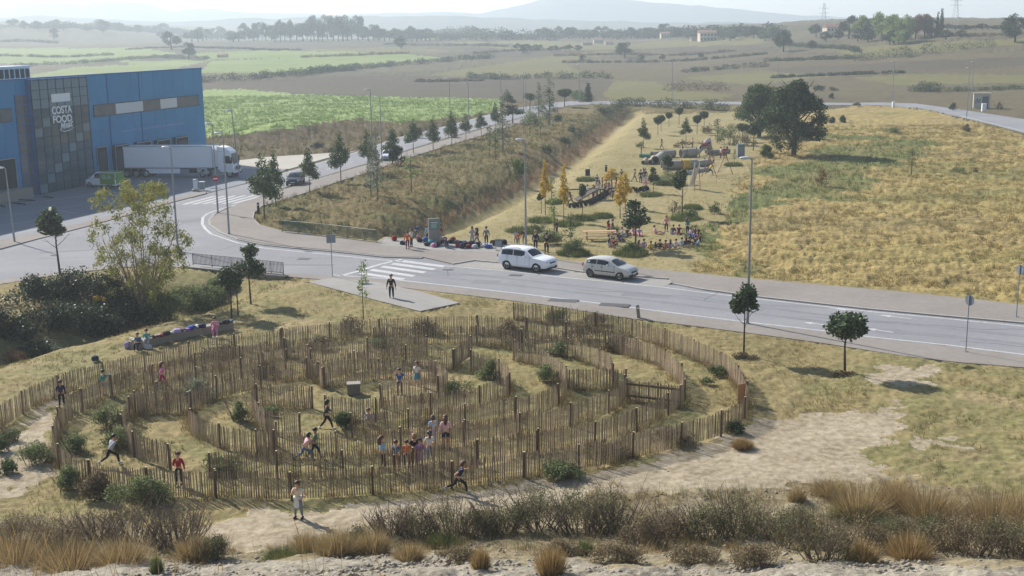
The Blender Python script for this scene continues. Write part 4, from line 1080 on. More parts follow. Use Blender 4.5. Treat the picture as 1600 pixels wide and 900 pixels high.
# dark bramble bank by the culvert
for i, (px, py, wp, hp) in enumerate(((60, 478, 110, 60), (115, 470, 120, 62), (170, 480, 110, 70), (90, 515, 120, 60), (30, 530, 90, 52), (150, 520, 110, 60), (200, 505, 90, 60), (255, 500, 90, 58), (300, 478, 90, 48), (330, 470, 60, 36), (60, 555, 70, 26), (350, 450, 60, 26), (-20, 520, 90, 80))):
    bush(px, py, wp, hp, 'dark bramble mass in the ditch by the autumn tree, ' + ORD_[i], leaf_bush if px < 240 else leaf_shrub, 4200, .085, 'bramble', 14, 10, ['brambles left of the autumn tree', 'brambles right of the autumn tree'][px > 220])
bush(70, 552, 60, 30, 'grey-leaved low bramble at the lower end of the ditch', leaf_grey, 1200, .06, 'bramble')
bush(15, 566, 60, 30, 'rust-coloured dead bramble at the left edge', leaf_rust, 1400, .05, 'bramble')
bush(155, 462, 30, 14, 'small yellow-leaved shoot in the dark brambles', leaf_yellow, 260, .06, 'shrub', base=on(155, 500) + Vector((0, 0, 1.2)))
# shrubs in the maze
for (px, py, wp, hp, lab, lf, n) in (
 (175, 668, 46, 44, 'shrub inside the left loop of the maze beside the running boy', leaf_shrub, 1400), (220, 790, 76, 56, 'large grey-green shrub in front of the lower left fence', leaf_shrub, 2600),
 (158, 778, 48, 50, 'brown dry shrub outside the lower left fence', leaf_brown, 1500), (108, 762, 44, 40, 'green shrub outside the lower left bend of the fence', leaf_shrub, 1300), (58, 726, 50, 44, 'green-brown shrub on the left track', leaf_shrub, 1300),
 (10, 740, 34, 28, 'green tuft shrub at the left edge, upper', leaf_mid, 600), (4, 705, 30, 36, 'green shrub at the left edge by the track', leaf_mid, 600), (12, 690, 40, 24, 'green shrub under the far left fence end', leaf_mid, 600), (190, 700, 50, 40, 'shrub in front of the running boy in the left loop', leaf_shrub, 1200),
 (120, 705, 40, 36, 'pale shrub against the inner left bend', leaf_shrub, 900), (376, 660, 34, 48, 'upright shrub left of the inner ring fence', leaf_shrub, 1200), (352, 738, 56, 34, 'bright green shrub behind the front fence near the boy in red', leaf_shrub, 1800), (420, 650, 44, 20, 'low green shrub inside the small front loop', leaf_shrub, 700),
 (545, 520, 50, 30, 'dark shrub against the back fence, left one', leaf_brown, 1100), (660, 522, 50, 26, 'dark shrub against the back fence, right one', leaf_brown, 1000), (765, 592, 34, 36, 'shrub in the right lobe of the inner ring', leaf_shrub, 1100), (800, 532, 40, 36, 'dark shrub at the fence junction behind the right lobe', leaf_brown, 1300),
 (855, 596, 36, 36, 'rounded dry shrub in the right corridor', leaf_shrub, 1200), (870, 556, 34, 28, 'green shrub between two right-hand fences', leaf_shrub, 1000), (874, 502, 34, 30, 'bright dark-green shrub on the outer back fence', leaf_mid, 1200), (930, 508, 30, 26, 'reddish twiggy shrub on the outer back fence', leaf_brown, 700),
 (905, 530, 50, 28, 'dry shrub against the second back fence', leaf_brown, 1200), (960, 545, 50, 34, 'dry shrub row end on the second back fence', leaf_brown, 1200), (545, 668, 40, 34, 'green shrub beside the dark-clad walking child', leaf_mid, 1300), (880, 748, 60, 44, 'tall pale shrub behind the front fence right part', leaf_shrub, 1900),
 (1146, 676, 30, 26, 'dark green shrub outside the right front fence', leaf_dark, 700), (715, 612, 44, 26, 'dry shrub beside the small inner gate fence', leaf_shrub, 900), (305, 622, 44, 34, 'grey shrub on the left part of the third ring', leaf_grey, 1200), (420, 590, 44, 30, 'brown shrub behind the inner left fence', leaf_brown, 1000),
 (590, 545, 40, 24, 'low shrub in the back corridors', leaf_shrub, 700), (500, 545, 60, 22, 'weedy shrub strip in the left back corridors', leaf_brown, 900), (350, 560, 60, 26, 'brown weed shrub in the upper left corridor', leaf_brown, 1000), (1120, 586, 34, 18, 'low green weeds beside the right outer fence', leaf_mid, 500),
 (1162, 560, 36, 10, 'dead grass ring round the foot of the narrow evergreen', leaf_brown, 500), (1320, 586, 34, 9, 'dead grass ring round the foot of the lone round tree', leaf_brown, 500), (1050, 690, 70, 24, 'dry weeds along the right front fence', leaf_brown, 1200), (960, 712, 70, 22, 'dry weeds along the front fence right of the shrub', leaf_brown, 1100), (670, 668, 50, 16, 'weeds under the fence by the two girls', leaf_brown, 500), (1105, 600, 20, 14, 'weed tuft in the outer right corridor', leaf_shrub, 250), (1150, 590, 20, 14, 'weed tuft at the bend of the outer fence', leaf_shrub, 250),
): bush(px, py, wp * 1.35, hp * 1.12, lab, lf, int(n * 1.5), .05, lobes=10, twigs=16)
# grass rings round the young trees of the playground
def ring_bed(px, py, wpx, label):
    b = on(px, py); dep = float((np.array(b) - CAMP) @ _F); r_ = wpx / 2 * dep / FPX
    t = thing('grass_ring', label, 'grass ring', b)
    m = MB(); m.ball((0, 0, 0), (r_, r_, .10), 16, 6); m.build('mound', MATS['rough_bank'], t, True)
    n = 420; a = nr.rand(n) * 6.28; q = np.sqrt(nr.rand(n)) * r_ * (1 + .25 * nr.rand(n))
    P = np.stack([q * np.cos(a), q * np.sin(a), .09 * np.sqrt(np.maximum(0, 1 - (q / r_) ** 2))], -1)
    V, Fc, tt = blades(P, 4, .34, .2, .035); link('grass', mesh_np('grass', V, Fc, blade_green, tint=tt), t)
def blades(P, k, h, spread, wd, lean=.35):
    n = len(P) * k; B = np.repeat(P, k, 0) + np.concatenate([nr.normal(size=(n, 2)) * spread * .4, np.zeros((n, 1))], 1)
    a = nr.rand(n) * 6.28; hh = h * (.5 + nr.rand(n)); ln = hh * lean * (nr.rand(n) * 1.4)
    dx, dy = np.cos(a), np.sin(a); sx, sy = -dy * wd / 2, dx * wd / 2
    z0 = np.zeros(n)
    v0 = B + np.stack([sx, sy, z0 - .02], -1); v1 = B - np.stack([sx, sy, z0 + .02], -1)
    v2 = B + np.stack([dx * ln, dy * ln, hh], -1)
    V = np.stack([v0, v1, v2], 1).reshape(-1, 3)
    return V, np.arange(3 * n).reshape(-1, 3), np.repeat(np.clip(nr.rand(n) * .7 + np.repeat(nr.rand(len(P)), k) * .3, 0, 1), 3)
for px, py, wp, lab in ((818, 362, 48, 'green grass ring in front of the central lamp post'), (847, 346, 38, 'green grass ring under the small dark tree before the yellow ones'), (911, 343, 38, 'green grass ring under the small tree left of the tyre ramp'), (887, 352, 40, 'green grass ring under the slim yellow-green tree'),
    (916, 282, 28, 'green grass ring with a bin beside it'), (836, 361, 10, 'tiny grass ring beside the lamp'), (1017, 306, 32, 'green grass ring before the big pipes'), (1070, 343, 46, 'green grass ring of the tree near the slide'), (1146, 259, 26, 'green grass ring beside the grey stele'), (1042, 288, 34, 'grass ring of the reed shrubs'),
    (1082, 326, 26, 'small grass ring behind the tree near the slide'), (896, 397, 48, 'grass ring behind the two parked cars'), (985, 398, 50, 'grass ring under the dense dark tree'), (868, 318, 26, 'grass ring between the yellow trees'), (855, 376, 36, 'grass ring behind the white parked car'), (941, 340, 30, 'grass ring below the tyre ramp')):
    ring_bed(px, py, wp, lab)

# ---- foreground band of scrub
fgb = ((30, 850, 90, 60, 3), (85, 858, 90, 64, 3), (150, 846, 80, 70, 0), (215, 850, 90, 76, 0), (280, 852, 80, 88, 0), (330, 872, 50, 50, 2), (610, 835, 50, 60, 0), (650, 838, 50, 66, 1), (706, 836, 76, 80, 1), (752, 838, 60, 60, 2), (790, 832, 70, 80, 2), (838, 826, 84, 84, 2),
       (905, 832, 96, 92, 2), (960, 830, 80, 90, 2), (1005, 850, 60, 60, 3), (1050, 838, 80, 70, 3), (1105, 840, 80, 74, 2), (1150, 836, 70, 84, 1), (1200, 842, 80, 70, 2), (1245, 856, 90, 80, 2), (1290, 872, 80, 88, 1), (1340, 862, 80, 66, 3), (1395, 856, 80, 60, 1), (1450, 860, 90, 70, 2), (1510, 866, 90, 76, 3), (1560, 862, 90, 70, 2), (1600, 870, 90, 80, 1), (880, 872, 70, 34, 3), (960, 874, 70, 36, 3), (720, 876, 60, 26, 3), (1180, 882, 80, 44, 3), (560, 850, 40, 34, 1), (1090, 880, 70, 36, 3))
fgl = ['bare twiggy shrub in the foreground scrub', 'sparse green shrub in the foreground scrub', 'olive leafy shrub in the foreground scrub', 'dead brown shrub in the foreground scrub']
fgb = sorted(fgb); cnt = [0] * 4
ORD = ['first', 'second', 'third', 'fourth', 'fifth', 'sixth', 'seventh', 'eighth', 'ninth', 'tenth', 'eleventh', 'twelfth', 'thirteenth', 'fourteenth', 'fifteenth', 'sixteenth']
for i, (px, py, wp, hp, k) in enumerate(fgb):
    cnt[k] += 1
    bush(px, py, wp * 1.35, hp * 1.05, fgl[k] + ', ' + ORD[cnt[k] - 1] + ' of them from the left', (leaf_brown, leaf_scrub, leaf_scrub, leaf_straw)[k], (900, 1800, 3600, 3800)[k], .030, 'scrub_shrub', 12, (60, 40, 34, 30)[k], ['bare twiggy shrubs of the foreground', 'sparse green shrubs of the foreground', 'olive shrubs of the foreground', 'dead brown shrubs of the foreground'][k])
def clump(px, py, wpx, hpx, label, leaf=blade_orange, n=260, group=None, wd=.02, lean=.5):
    b = on(px, py); dep = float((np.array(b) - CAMP) @ _F); s = dep / FPX; Wd, H = wpx * s, hpx * s
    a = nr.rand(n) * 6.28; q = np.sqrt(nr.rand(n)) * Wd * .33
    P = np.stack([q * np.cos(a), q * np.sin(a), np.zeros(n)], -1)
    V, Fc, tt = blades(P, 6, H * .78, Wd * .08, wd, .18)
    V = V.reshape(-1, 3, 3); rr = np.hypot(V[:, 0, 0], V[:, 0, 1])[:, None] / (Wd * .33 + 1e-6)
    V[:, 2, :2] += V[:, 0, :2] * (.9 + .5 * nr.rand(len(V), 1)); V[:, 2, 2] *= (1.0 - .45 * rr[:, 0] ** 2) * (.7 + .5 * nr.rand(len(V))); V = V.reshape(-1, 3)
    return tag(link('grass_clump', mesh_np('grass_clump', V, Fc, leaf, tint=tt)), label, 'dry grass', group) , b
def put(o_b): o_b[0].location = o_b[1]; return o_b[0]
for px, py, wp, hp, lab, lf in ((1245, 785, 26, 24, 'small golden grass clump left of the big dry clumps', blade_orange), (1300, 772, 60, 26, 'golden grass clump behind the broad one', blade_orange), (1340, 800, 100, 48, 'broad golden grass clump with green weeds at its foot', blade_orange), (1400, 790, 60, 46, 'brown grass clump between the two broad golden ones', blade_dry), (1450, 806, 110, 56, 'broad rust-golden grass clump right of the green weeds', blade_orange),
    (1555, 820, 120, 62, 'big rust-brown grass clump near the right edge', blade_orange), (1600, 815, 90, 60, 'rust grass clump cut by the right edge', blade_orange), (525, 866, 60, 46, 'golden grass clump on the path edge below the girl in white', blade_orange), (580, 862, 60, 40, 'golden grass clump right of another on the path edge', blade_orange), (480, 862, 50, 34, 'thin golden grass clump left on the path edge', blade_orange),
    (20, 880, 110, 54, 'dry orange grass in the lower left corner', blade_orange), (110, 886, 110, 50, 'dry orange grass right of the lower left corner', blade_orange), (190, 880, 90, 44, 'dry orange grass under the bare twigs', blade_orange), (305, 872, 60, 44, 'orange grass clump left of the white rock edge', blade_orange), (862, 898, 44, 54, 'upright straw clump at the bottom edge', blade_dry), (752, 890, 26, 40, 'thin straw clump at the bottom edge', blade_dry),
    (914, 868, 28, 26, 'bright yellow-green grass tuft in the scrub', blade_green), (1345, 812, 90, 18, 'green weeds at the foot of the broad golden clump', blade_green), (1460, 818, 40, 14, 'green weeds under the rust-golden clump', blade_green), (440, 872, 56, 16, 'green weed patch above the white rock', blade_green), (690, 850, 44, 20, 'green weed patch in the scrub under bare twigs', blade_green), (245, 896, 16, 30, 'little green shoot on the white rock edge', blade_green),
    (1345, 878, 50, 40, 'straw coloured clump in the right scrub', blade_dry), (1420, 870, 70, 44, 'straw coloured clump group farther right', blade_dry), (1250, 830, 60, 30, 'straw tuft behind the right scrub', blade_dry), (150, 764, 30, 24, 'dry tuft at the foot of the brown shrub', blade_dry), (1160, 700, 30, 20, 'dry tuft beside the right front fence', blade_dry), (640, 876, 50, 30, 'golden tuft above the white rock', blade_orange)):
    put(clump(px, py, wp, hp, lab, lf))
# tall straw stalks close to the viewer
def stalks(px, py, top, n, spread, label, dist_):
    d = ray(px, top); p = CAMP + d * dist_; z0 = float(T(p[0], p[1])); m = MB(); rs = random.Random(int(px))
    for k in range(n):
        q = Vector((p[0] + rs.uniform(-1, 1) * spread, p[1] + rs.uniform(-.5, .5), 0)); zb = float(T(q.x, q.y)); hh = (p[2] - zb) * rs.uniform(.7, 1.0)
        bx = rs.uniform(-.3, .3) * hh
        m.tube([(q.x - p[0], q.y - p[1], zb - z0), (q.x - p[0] + bx * .3, q.y - p[1], zb - z0 + hh * .6), (q.x - p[0] + bx, q.y - p[1], zb - z0 + hh)], [.008, .006, .004], 3, False)
        m.tube([(q.x - p[0] + bx * .9, q.y - p[1], zb - z0 + hh * .95), (q.x - p[0] + bx * 1.15, q.y - p[1], zb - z0 + hh * 1.1)], [.012, .004], 4, False)
    o = m.build('straw_stalks', M('straw', '#c8a870', 0.8, var=.15)); o.location = (p[0], p[1], z0); tag(o, label, 'dry grass')
stalks(80, 860, 828, 16, 1.6, 'tall arching straw stalks in the lower left corner', 26)
stalks(20, 880, 846, 12, 1.2, 'straw stalks at the very left of the bottom edge', 26)
stalks(180, 880, 850, 12, 1.3, 'straw stalks right of the lower left corner', 26)
stalks(498, 850, 826, 6, .7, 'straw stalks rising in front of the path below the girl', 26)
stalks(588, 850, 794, 2, .15, 'single tall straw stalk in front of the picket fence', 24)
stalks(270, 890, 866, 8, 1.2, 'sparse straw stalks on the white rock', 27)

# ---- grass cover, real blades
def scatter(zone, npm, h, k, wd, mat, name, lim, far=0.0, clumpy=True, spread=.12, lean=.5, ymax=None, keep=None):
    """tufts over a zone; npm = tufts wanted within lim pixels box (x0, x1, y0, y1)"""
    x0, x1, y0, y1 = lim
    zs = 0.0
    pa, pb, pc, pd = at(x0, y0), at(x1, y0), at(x0, min(y1, 899)), at(x1, min(y1, 899))
    xa, xb = min(pa.x, pc.x), max(pb.x, pd.x); ya, yb = min(pc.y, pd.y), max(pa.y, pb.y)
    n = int(npm * (xb - xa) * (yb - ya))
    xx = xa + nr.rand(n) * (xb - xa); yy = ya + nr.rand(n) * (yb - ya)
    if clumpy:
        g = fbm(xx * 0.8, yy * 0.8, 91, 4); m = g > (0.40 + 0.2 * nr.rand(n)); xx, yy = xx[m], yy[m]
    zz = T(xx, yy); zi, px, py = zone_of(xx, yy, zz)
    m = (zi == zone)
    px0, py0 = proj(xx, yy, 0 * xx)
    for P in FLAT: m &= ~inpoly(px0, py0, P)
    if keep is not None: m &= keep(xx, yy, px, py)
    xx, yy, zz = xx[m], yy[m], zz[m]
    P = np.stack([xx, yy, zz], -1)
    V, Fc, tt = blades(P, k, h, spread, wd, lean)
    t2 = np.repeat(fbm(xx * .25, yy * .25, 95, 3), 3 * k); tt = np.clip(tt * .55 + (t2 - .25) * .9, 0, 1)
    print(name, len(P), len(Fc))
    tag(link(name, mesh_np(name, V, Fc, mat, tint=tt)), kind='stuff')
scatter(20, 14, .12, 5, .024, blade_lawn, 'lawn_grass', (0, 1600, 440, 860))
scatter(4, 5.0, .20, 7, .06, blade_meadow, 'meadow_grass', (1080, 1600, 200, 490), spread=.35, lean=1.3)
scatter(6, 3.0, .42, 6, .06, blade_bank, 'bank_grass', (395, 1100, 185, 380), spread=.3)
scatter(3, 4.0, .7, 4, .04, blade_dry, 'ditch_reeds', (600, 1000, 180, 380), spread=.2, lean=.2)
scatter(5, 3.0, .10, 4, .03, blade_lawn, 'playground_grass', (590, 1200, 240, 430))
scatter(8, 1.6, .55, 6, .08, blade_bank, 'waste_grass', (316, 860, 185, 265), spread=.4)
scatter(7, 1.3, .4, 6, .16, blade_crop, 'crop_leaves', (316, 780, 150, 215), spread=.5, lean=1.2, clumpy=True)
scatter(2, 9, .42, 6, .016, blade_bank, 'scrub_undergrowth', (-20, 1620, 775, 895), spread=.25, lean=.7)
scatter(13, 3.2, .32, 6, .05, blade_green, 'green_meadow_grass', (1080, 1600, 200, 440), spread=.3)
scatter(2, 26, .16, 5, .014, blade_dry, 'scrub_grass', (-20, 1620, 770, 895))
scatter(0, 14, .16, 4, .012, blade_dry, 'slope_grass', (-20, 1620, 860, 899))
scatter(1, 2.2, .05, 4, .014, blade_lawn, 'path_weeds', (-20, 1600, 570, 860))
# loose stones on the pale slope and the path
def stones(zone, n, s0, s1, name, mat, lim):
    x0, x1, y0, y1 = lim; pa, pb, pc, pd = at(x0, y0), at(x1, y0), at(x0, y1), at(x1, y1)
    xa, xb, ya, yb = min(pa.x, pc.x), max(pb.x, pd.x), pc.y - 5, pa.y
    xx = xa + nr.rand(n) * (xb - xa); yy = ya + nr.rand(n) * (yb - ya); zz = T(xx, yy); zi, _, _ = zone_of(xx, yy, zz); m = zi == zone
    xx, yy, zz = xx[m], yy[m], zz[m]; n = len(xx); s = s0 + (s1 - s0) * nr.rand(n) ** 3
    o = np.array([[1, 0, 0], [-1, 0, 0], [0, 1, 0], [0, -1, 0], [0, 0, .7], [0, 0, -.5]])
    V = np.stack([xx, yy, zz], -1)[:, None] + o[None] * s[:, None, None] * (.6 + .8 * nr.rand(n, 6, 1))
    Fi = np.array([[0, 2, 4], [2, 1, 4], [1, 3, 4], [3, 0, 4], [2, 0, 5], [1, 2, 5], [3, 1, 5], [0, 3, 5]])
    Fc = (np.arange(n)[:, None, None] * 6 + Fi[None]).reshape(-1, 3)
    tag(link(name, mesh_np(name, V.reshape(-1, 3), Fc, mat)), kind='stuff')
stonem = M('pale_stone', '#968e7e', 0.95, var=.3, scale=3)
stones(0, 9000, .02, .13, 'slope_stones', stonem, (-50, 1650, 850, 899))
stones(1, 2500, .012, .04, 'path_pebbles', stonem, (0, 1500, 600, 860))
stones(2, 5000, .02, .10, 'verge_stones', stonem, (-50, 1650, 780, 899))
# ================================================================== PICKET MAZE
pale_a = M('chestnut_pale', '#9c8870', 0.85, var=.25, scale=14)
pale_b = M('weathered_pale', '#ab9a80', 0.85, var=.25, scale=14)
pale_c = M('dark_pale', '#7c6a56', 0.85, var=.25, scale=14)
pale_d = M('new_orange_pale', '#a8835c', 0.8, var=.15, scale=14)
postm = M('fence_post_wood', '#5b4a3a', 0.85, var=.25, scale=9)
cutm = M('post_cut_top', '#c9b698', 0.8, var=.1)
wirem = M('fence_wire', '#7d7a74', 0.5, metal=.6)
FH = 1.12
PALES = []
_r = random.Random(4)
for k in range(7):
    m = MB(); w_ = .020 + .005 * _r.random(); d_ = .009; b_ = _r.uniform(-.02, .02); top = FH * _r.uniform(.95, 1.04)
    for z0, z1, x0, x1 in ((0, top * .5, 0, b_), (top * .5, top * .93, b_, b_ * .4)):
        m.hexa([(x0 - w_, -d_, z0), (x0 + w_, -d_, z0), (x0 + w_, d_, z0), (x0 - w_, d_, z0), (x1 - w_, -d_, z1), (x1 + w_, -d_, z1), (x1 + w_, d_, z1), (x1 - w_, d_, z1)])
    m.hexa([(b_ * .4 - w_, -d_, top * .93), (b_ * .4 + w_, -d_, top * .93), (b_ * .4 + w_, d_, top * .93), (b_ * .4 - w_, d_, top * .93), (b_ * .4 - .004, -d_, top), (b_ * .4 + .006, -d_, top), (b_ * .4 + .006, d_, top), (b_ * .4 - .004, d_, top)])
    PALES.append(m.mesh('pale', (pale_a, pale_b, pale_c)[k % 3]))
_m = MB(); _m.tube([(0, 0, -.1), (0, 0, FH + .05)], [.050, .044], 8, False); _m.m = 1; _m.disc((0, 0, FH + .05), (0, 0, 1), .044, 8)
POST = _m.mesh('fence_post', [postm, cutm])
def catmull(P, step):
    P = [Vector(p) for p in P]; Q = [P[0] * 2 - P[1]] + P + [P[-1] * 2 - P[-2]]; out = []
    for i in range(1, len(Q) - 2):
        n = max(2, int((Q[i + 1] - Q[i]).length / .05))
        for k in range(n):
            t = k / n
            out.append(.5 * ((2 * Q[i]) + (Q[i + 1] - Q[i - 1]) * t + (2 * Q[i - 1] - 5 * Q[i] + 4 * Q[i + 1] - Q[i + 2]) * t * t + (3 * Q[i] - 3 * Q[i - 1] + Q[i + 2] - Q[i + 1] * 1) * t ** 3 - Q[i] * 0))
    # plain Catmull-Rom
    out2 = []
    for i in range(1, len(Q) - 2):
        p0, p1, p2, p3 = Q[i - 1], Q[i], Q[i + 1], Q[i + 2]; n = max(2, int((p2 - p1).length / .05))
        for k in range(n):
            t = k / n
            out2.append(.5 * (2 * p1 + (p2 - p0) * t + (2 * p0 - 5 * p1 + 4 * p2 - p3) * t * t + (3 * p1 - p0 - 3 * p2 + p3) * t ** 3))
    out2.append(P[-1])
    res = [out2[0]]; acc = 0; last = out2[0]
    for p in out2[1:]:
        acc += (p - last).length; last = p
        if acc >= step: res.append(p); acc = 0
    return res
WEEDS = []
def fence(P, label, step=.076, straight=False, postgap=2.1, mats=None, rails=False):
    W = [tuple(at(a, b, FH))[:2] for a, b in P]
    pts = dens(W, step) if straight else catmull(W, step)
    WEEDS.extend([(p.x, p.y, 0.0) for p in pts for _ in (0, 1)])
    c = pts[len(pts) // 2]; root = thing('picket_fence', label, 'fence', (c.x, c.y, 0), 0, 'picket fences of the maze')
    rs = random.Random(len(pts)); tans = [(pts[min(i + 1, len(pts) - 1)] - pts[max(i - 1, 0)]) for i in range(len(pts))]
    order = sorted(range(len(pts)), key=lambda i: pts[i].y); near_ = set(order[:300]); rest = MB()
    for i, p in enumerate(pts):
        t = tans[i]; a = math.atan2(t.y, t.x) + rs.uniform(-.06, .06); k = rs.randrange(7); me = PALES[k]; sc = rs.uniform(.97, 1.03)
        lean = rs.gauss(0, .011)
        if rs.random() < .012: continue
        if i in near_:
            o = link('pale', me, root); o.location = (p.x - c.x, p.y - c.y, .02); o.rotation_euler = (rs.gauss(0, .02), lean, a); o.scale = (1, 1, sc)
            if mats: o.material_slots[0].link = 'OBJECT'; o.material_slots[0].material = mats
        else:
            rest.m = k % 3
            w_ = .021; ux, uy = math.cos(a) * w_, math.sin(a) * w_; x, y = p.x - c.x, p.y - c.y; h = FH * sc
            rest.add([(x - ux, y - uy, .02), (x + ux, y + uy, .02), (x + ux, y + uy, h * .95), (x + lean, y, h), (x - ux, y - uy, h * .95)], [(0, 1, 2, 3, 4)])
    if rest.v: rest.build('pale', [pale_a, pale_b, pale_c], root)['kind'] = 'stuff'
    n = max(1, round(len(pts) * step / postgap))
    for k in range(n + 1):
        i = min(len(pts) - 1, round(k * (len(pts) - 1) / n)); p = pts[i]; t = tans[i].normalized()
        o = link('post', POST, root); o.location = (p.x - c.x - t.y * .05, p.y - c.y + t.x * .05, 0); o.rotation_euler = (rs.gauss(0, .02), rs.gauss(0, .02), rs.uniform(0, 6)); o.scale = (1, 1, rs.uniform(.97, 1.06))
    for zz in (.28, .88):
        m = MB(); m.tube([(p.x - c.x, p.y - c.y, zz) for p in pts[::6] + [pts[-1]]], .006, 3); m.build('wire', wirem, root)
    if rails:
        for zz in (.35, .95):
            m = MB(); a, b = pts[0], pts[-1]; t = (b - a); 
            m.box(((a.x + b.x) / 2 - c.x, (a.y + b.y) / 2 - c.y - .05, zz), (t.length, .045, .10), math.atan2(t.y, t.x)); m.build('rail', postm, root)
    return root
fence([(-60, 668), (-20, 645), (13, 625), (48, 604), (88.5, 587.5), (112, 579), (135, 573), (165, 566.5), (187, 560.5), (222, 551), (261.5, 543), (290, 535), (329, 528.5), (365, 523), (401, 519.5), (440, 514)], 'outer back fence on the left, from the left edge to behind the bench')
fence([(440, 514), (470.5, 509), (517, 505), (544, 502), (580, 499), (614, 496.5), (684, 494), (735, 493.5), (759, 495), (822, 498)], 'straight outer back fence below the concrete slab')
fence([(822, 498), (848, 500.5), (881, 505), (938, 515.5), (965, 521.5), (985, 527.5), (1029, 542.6), (1057, 562), (1069, 581), (1067, 600), (1058, 606.5), (1036, 618.5), (995, 638), (928, 658.5), (837.5, 672)], 'second fence from outside that bends round at the right')
fence([(837.5, 672), (780, 682), (725, 690), (650, 698), (573, 703), (494, 707), (440, 706.5), (393, 706), (326, 706.5)], 'second fence from the front, ending near the boy in red')
fence([(802, 473), (850, 478), (919, 486), (974, 496), (1020, 508), (1062, 522), (1104, 540), (1137, 556), (1156, 576), (1166, 597)], 'outermost right fence curving along the roadside lawn')
fence([(1166, 597), (1168, 614), (1137, 639), (1083, 655.6), (1013, 672), (928, 690), (870, 699), (816.5, 707)], 'front outer fence on the right beside the white dirt')
fence([(816.5, 707), (760, 714.5), (697, 721), (640, 726.5), (573.5, 731), (520, 734.5), (454, 738), (395, 737.5), (336, 735.6)], 'front outer fence in the middle behind the girl in white')
fence([(336, 735.6), (298, 736), (225, 731), (169, 727.6), (122, 714), (101, 705), (86, 689), (82, 675), (85, 662), (87, 650), (92, 640), (112, 617), (127, 610)], 'front outer fence on the left that loops round behind the shrubs')
fence([(127, 610), (156, 593.5), (190, 582), (225, 573), (297.5, 555), (350, 545), (400, 536.5), (446, 529.5)], 'second back fence on the left between the two boys and the bench')
fence([(265, 695), (240, 686.5), (211, 676), (194, 658), (193, 637), (208, 614), (240, 599), (300, 578), (350, 565), (394, 555.5), (420, 550), (446, 546)], 'third fence with open end beside the boy in red')
fence([(208, 614), (250, 614), (295, 614)], 'short cross fence on the left closing the grassy chamber', straight=True)
fence([(295, 614), (294, 632), (302, 646), (339, 663), (370, 669.5), (399, 673), (450, 675.5), (507, 676), (560, 674), (616, 671), (670, 666.5), (725, 660)], 'curved ring fence in front of the dark-clad walking child')
fence([(725, 660), (770, 653.5), (810.5, 646), (850, 639), (892, 631), (945.5, 613.5), (970, 601), (978, 588)], 'ring fence on the right leading up to the wooden gate')
fence([(295, 614), (334, 591), (370, 582), (407, 573.5), (445, 566), (482, 559)], 'ring fence on the upper left with weedy shrubs behind')
fence([(802, 532.5), (820, 537.5), (839, 543), (856, 551), (875, 565), (885, 577), (884, 590), (866, 603), (840, 614), (804, 621)], 'fence of the right corridor that ends beside the dark junction shrub')
fence([(804, 621), (760, 628), (713, 634), (670, 637.5), (630, 640.5), (590, 643), (549, 645)], 'inner front fence the crouching child hides behind')
fence([(886, 577), (930, 576), (979, 577)], 'short straight cross fence between two right corridors', straight=True)
fence([(979, 594), (1020, 598), (1063, 603)], 'picket gate section with two dark rails', straight=True, rails=True)
fence([(815, 517), (849, 521), (881, 527.5), (900, 531.5), (941, 548), (954, 556), (956, 570)], 'fence behind the green shrub at the right, third from the road')
fence([(584, 512), (645, 510), (719, 509), (770, 512), (815, 517)], 'back fence with dark shrubs leaning on it, second row')
fence([(446, 529.5), (481, 540), (482, 559), (496, 567)], 'short link fence at the left of the back corridors')
fence([(482, 540), (518, 534), (560, 530), (628, 526), (667, 525)], 'third back fence row from the slab')
fence([(496, 567), (530, 557), (563, 548), (605, 544), (643, 541.5), (710, 546)], 'fence just behind the innermost ring')
fence([(710, 546), (724, 534), (737, 526)], 'single panel standing end-on behind the inner ring', straight=True)
fence([(735, 548.5), (752, 552), (770, 559.5), (786, 567), (796, 577), (793, 586), (779, 592.5), (742, 604.5), (678, 613), (627.5, 618), (564, 623), (506, 618)], 'inner fence with the rounded right lobe round a shrub')
fence([(503.5, 575), (545, 569), (587, 564), (630, 562), (670.5, 563), (690, 571), (697, 583), (664, 592), (630, 597), (595, 602)], 'innermost ring fence round the stone block')
fence([(496, 567), (503.5, 575)], 'tiny fence piece joining the innermost ring', straight=True)
fence([(487, 604), (441, 602), (404, 601), (394, 610), (396, 620), (407, 634), (425, 642), (466, 646.5)], 'small left loop fence round a low green shrub')
fence([(401, 673), (418, 668), (432, 661)], 'stub of fence left of the two running children', straight=True)
WP = np.array(WEEDS); WP = WP[nr.rand(len(WP)) < .75] + nr.normal(size=(int((nr.rand(1)[0] * 0 + 1)), 3)) * 0
WP = WP[fbm(WP[:, 0] * .7, WP[:, 1] * .7, 33, 3) > .42]
WP[:, :2] += nr.normal(size=(len(WP), 2)) * .16
for nme, mt, sel, hh in (('fence_weeds', blade_bank, slice(0, None, 2), .42), ('fence_dry_grass', blade_dry, slice(1, None, 2), .34)):
    V, Fc, tt = blades(WP[sel], 7, hh, .22, .022, .7); tag(link(nme, mesh_np(nme, V, Fc, mt, tint=tt)), kind='stuff')
m = MB(); 
root = thing('orange_panel', 'bright orange wooden panel at the right bend of the outer fence', 'panel', at(1160, 640, 0))
pp = [at(1153, 598, FH), at(1164, 596, FH)]; bx = [(p.x - root.location.x, p.y - root.location.y) for p in pp]
for k in range(4):
    f = (k + .5) / 4; x = bx[0][0] + (bx[1][0] - bx[0][0]) * f; y = bx[0][1] + (bx[1][1] - bx[0][1]) * f
    MB().box((x, y - .06, .55), (.12, .025, 1.0)).build('board', pale_d, root)
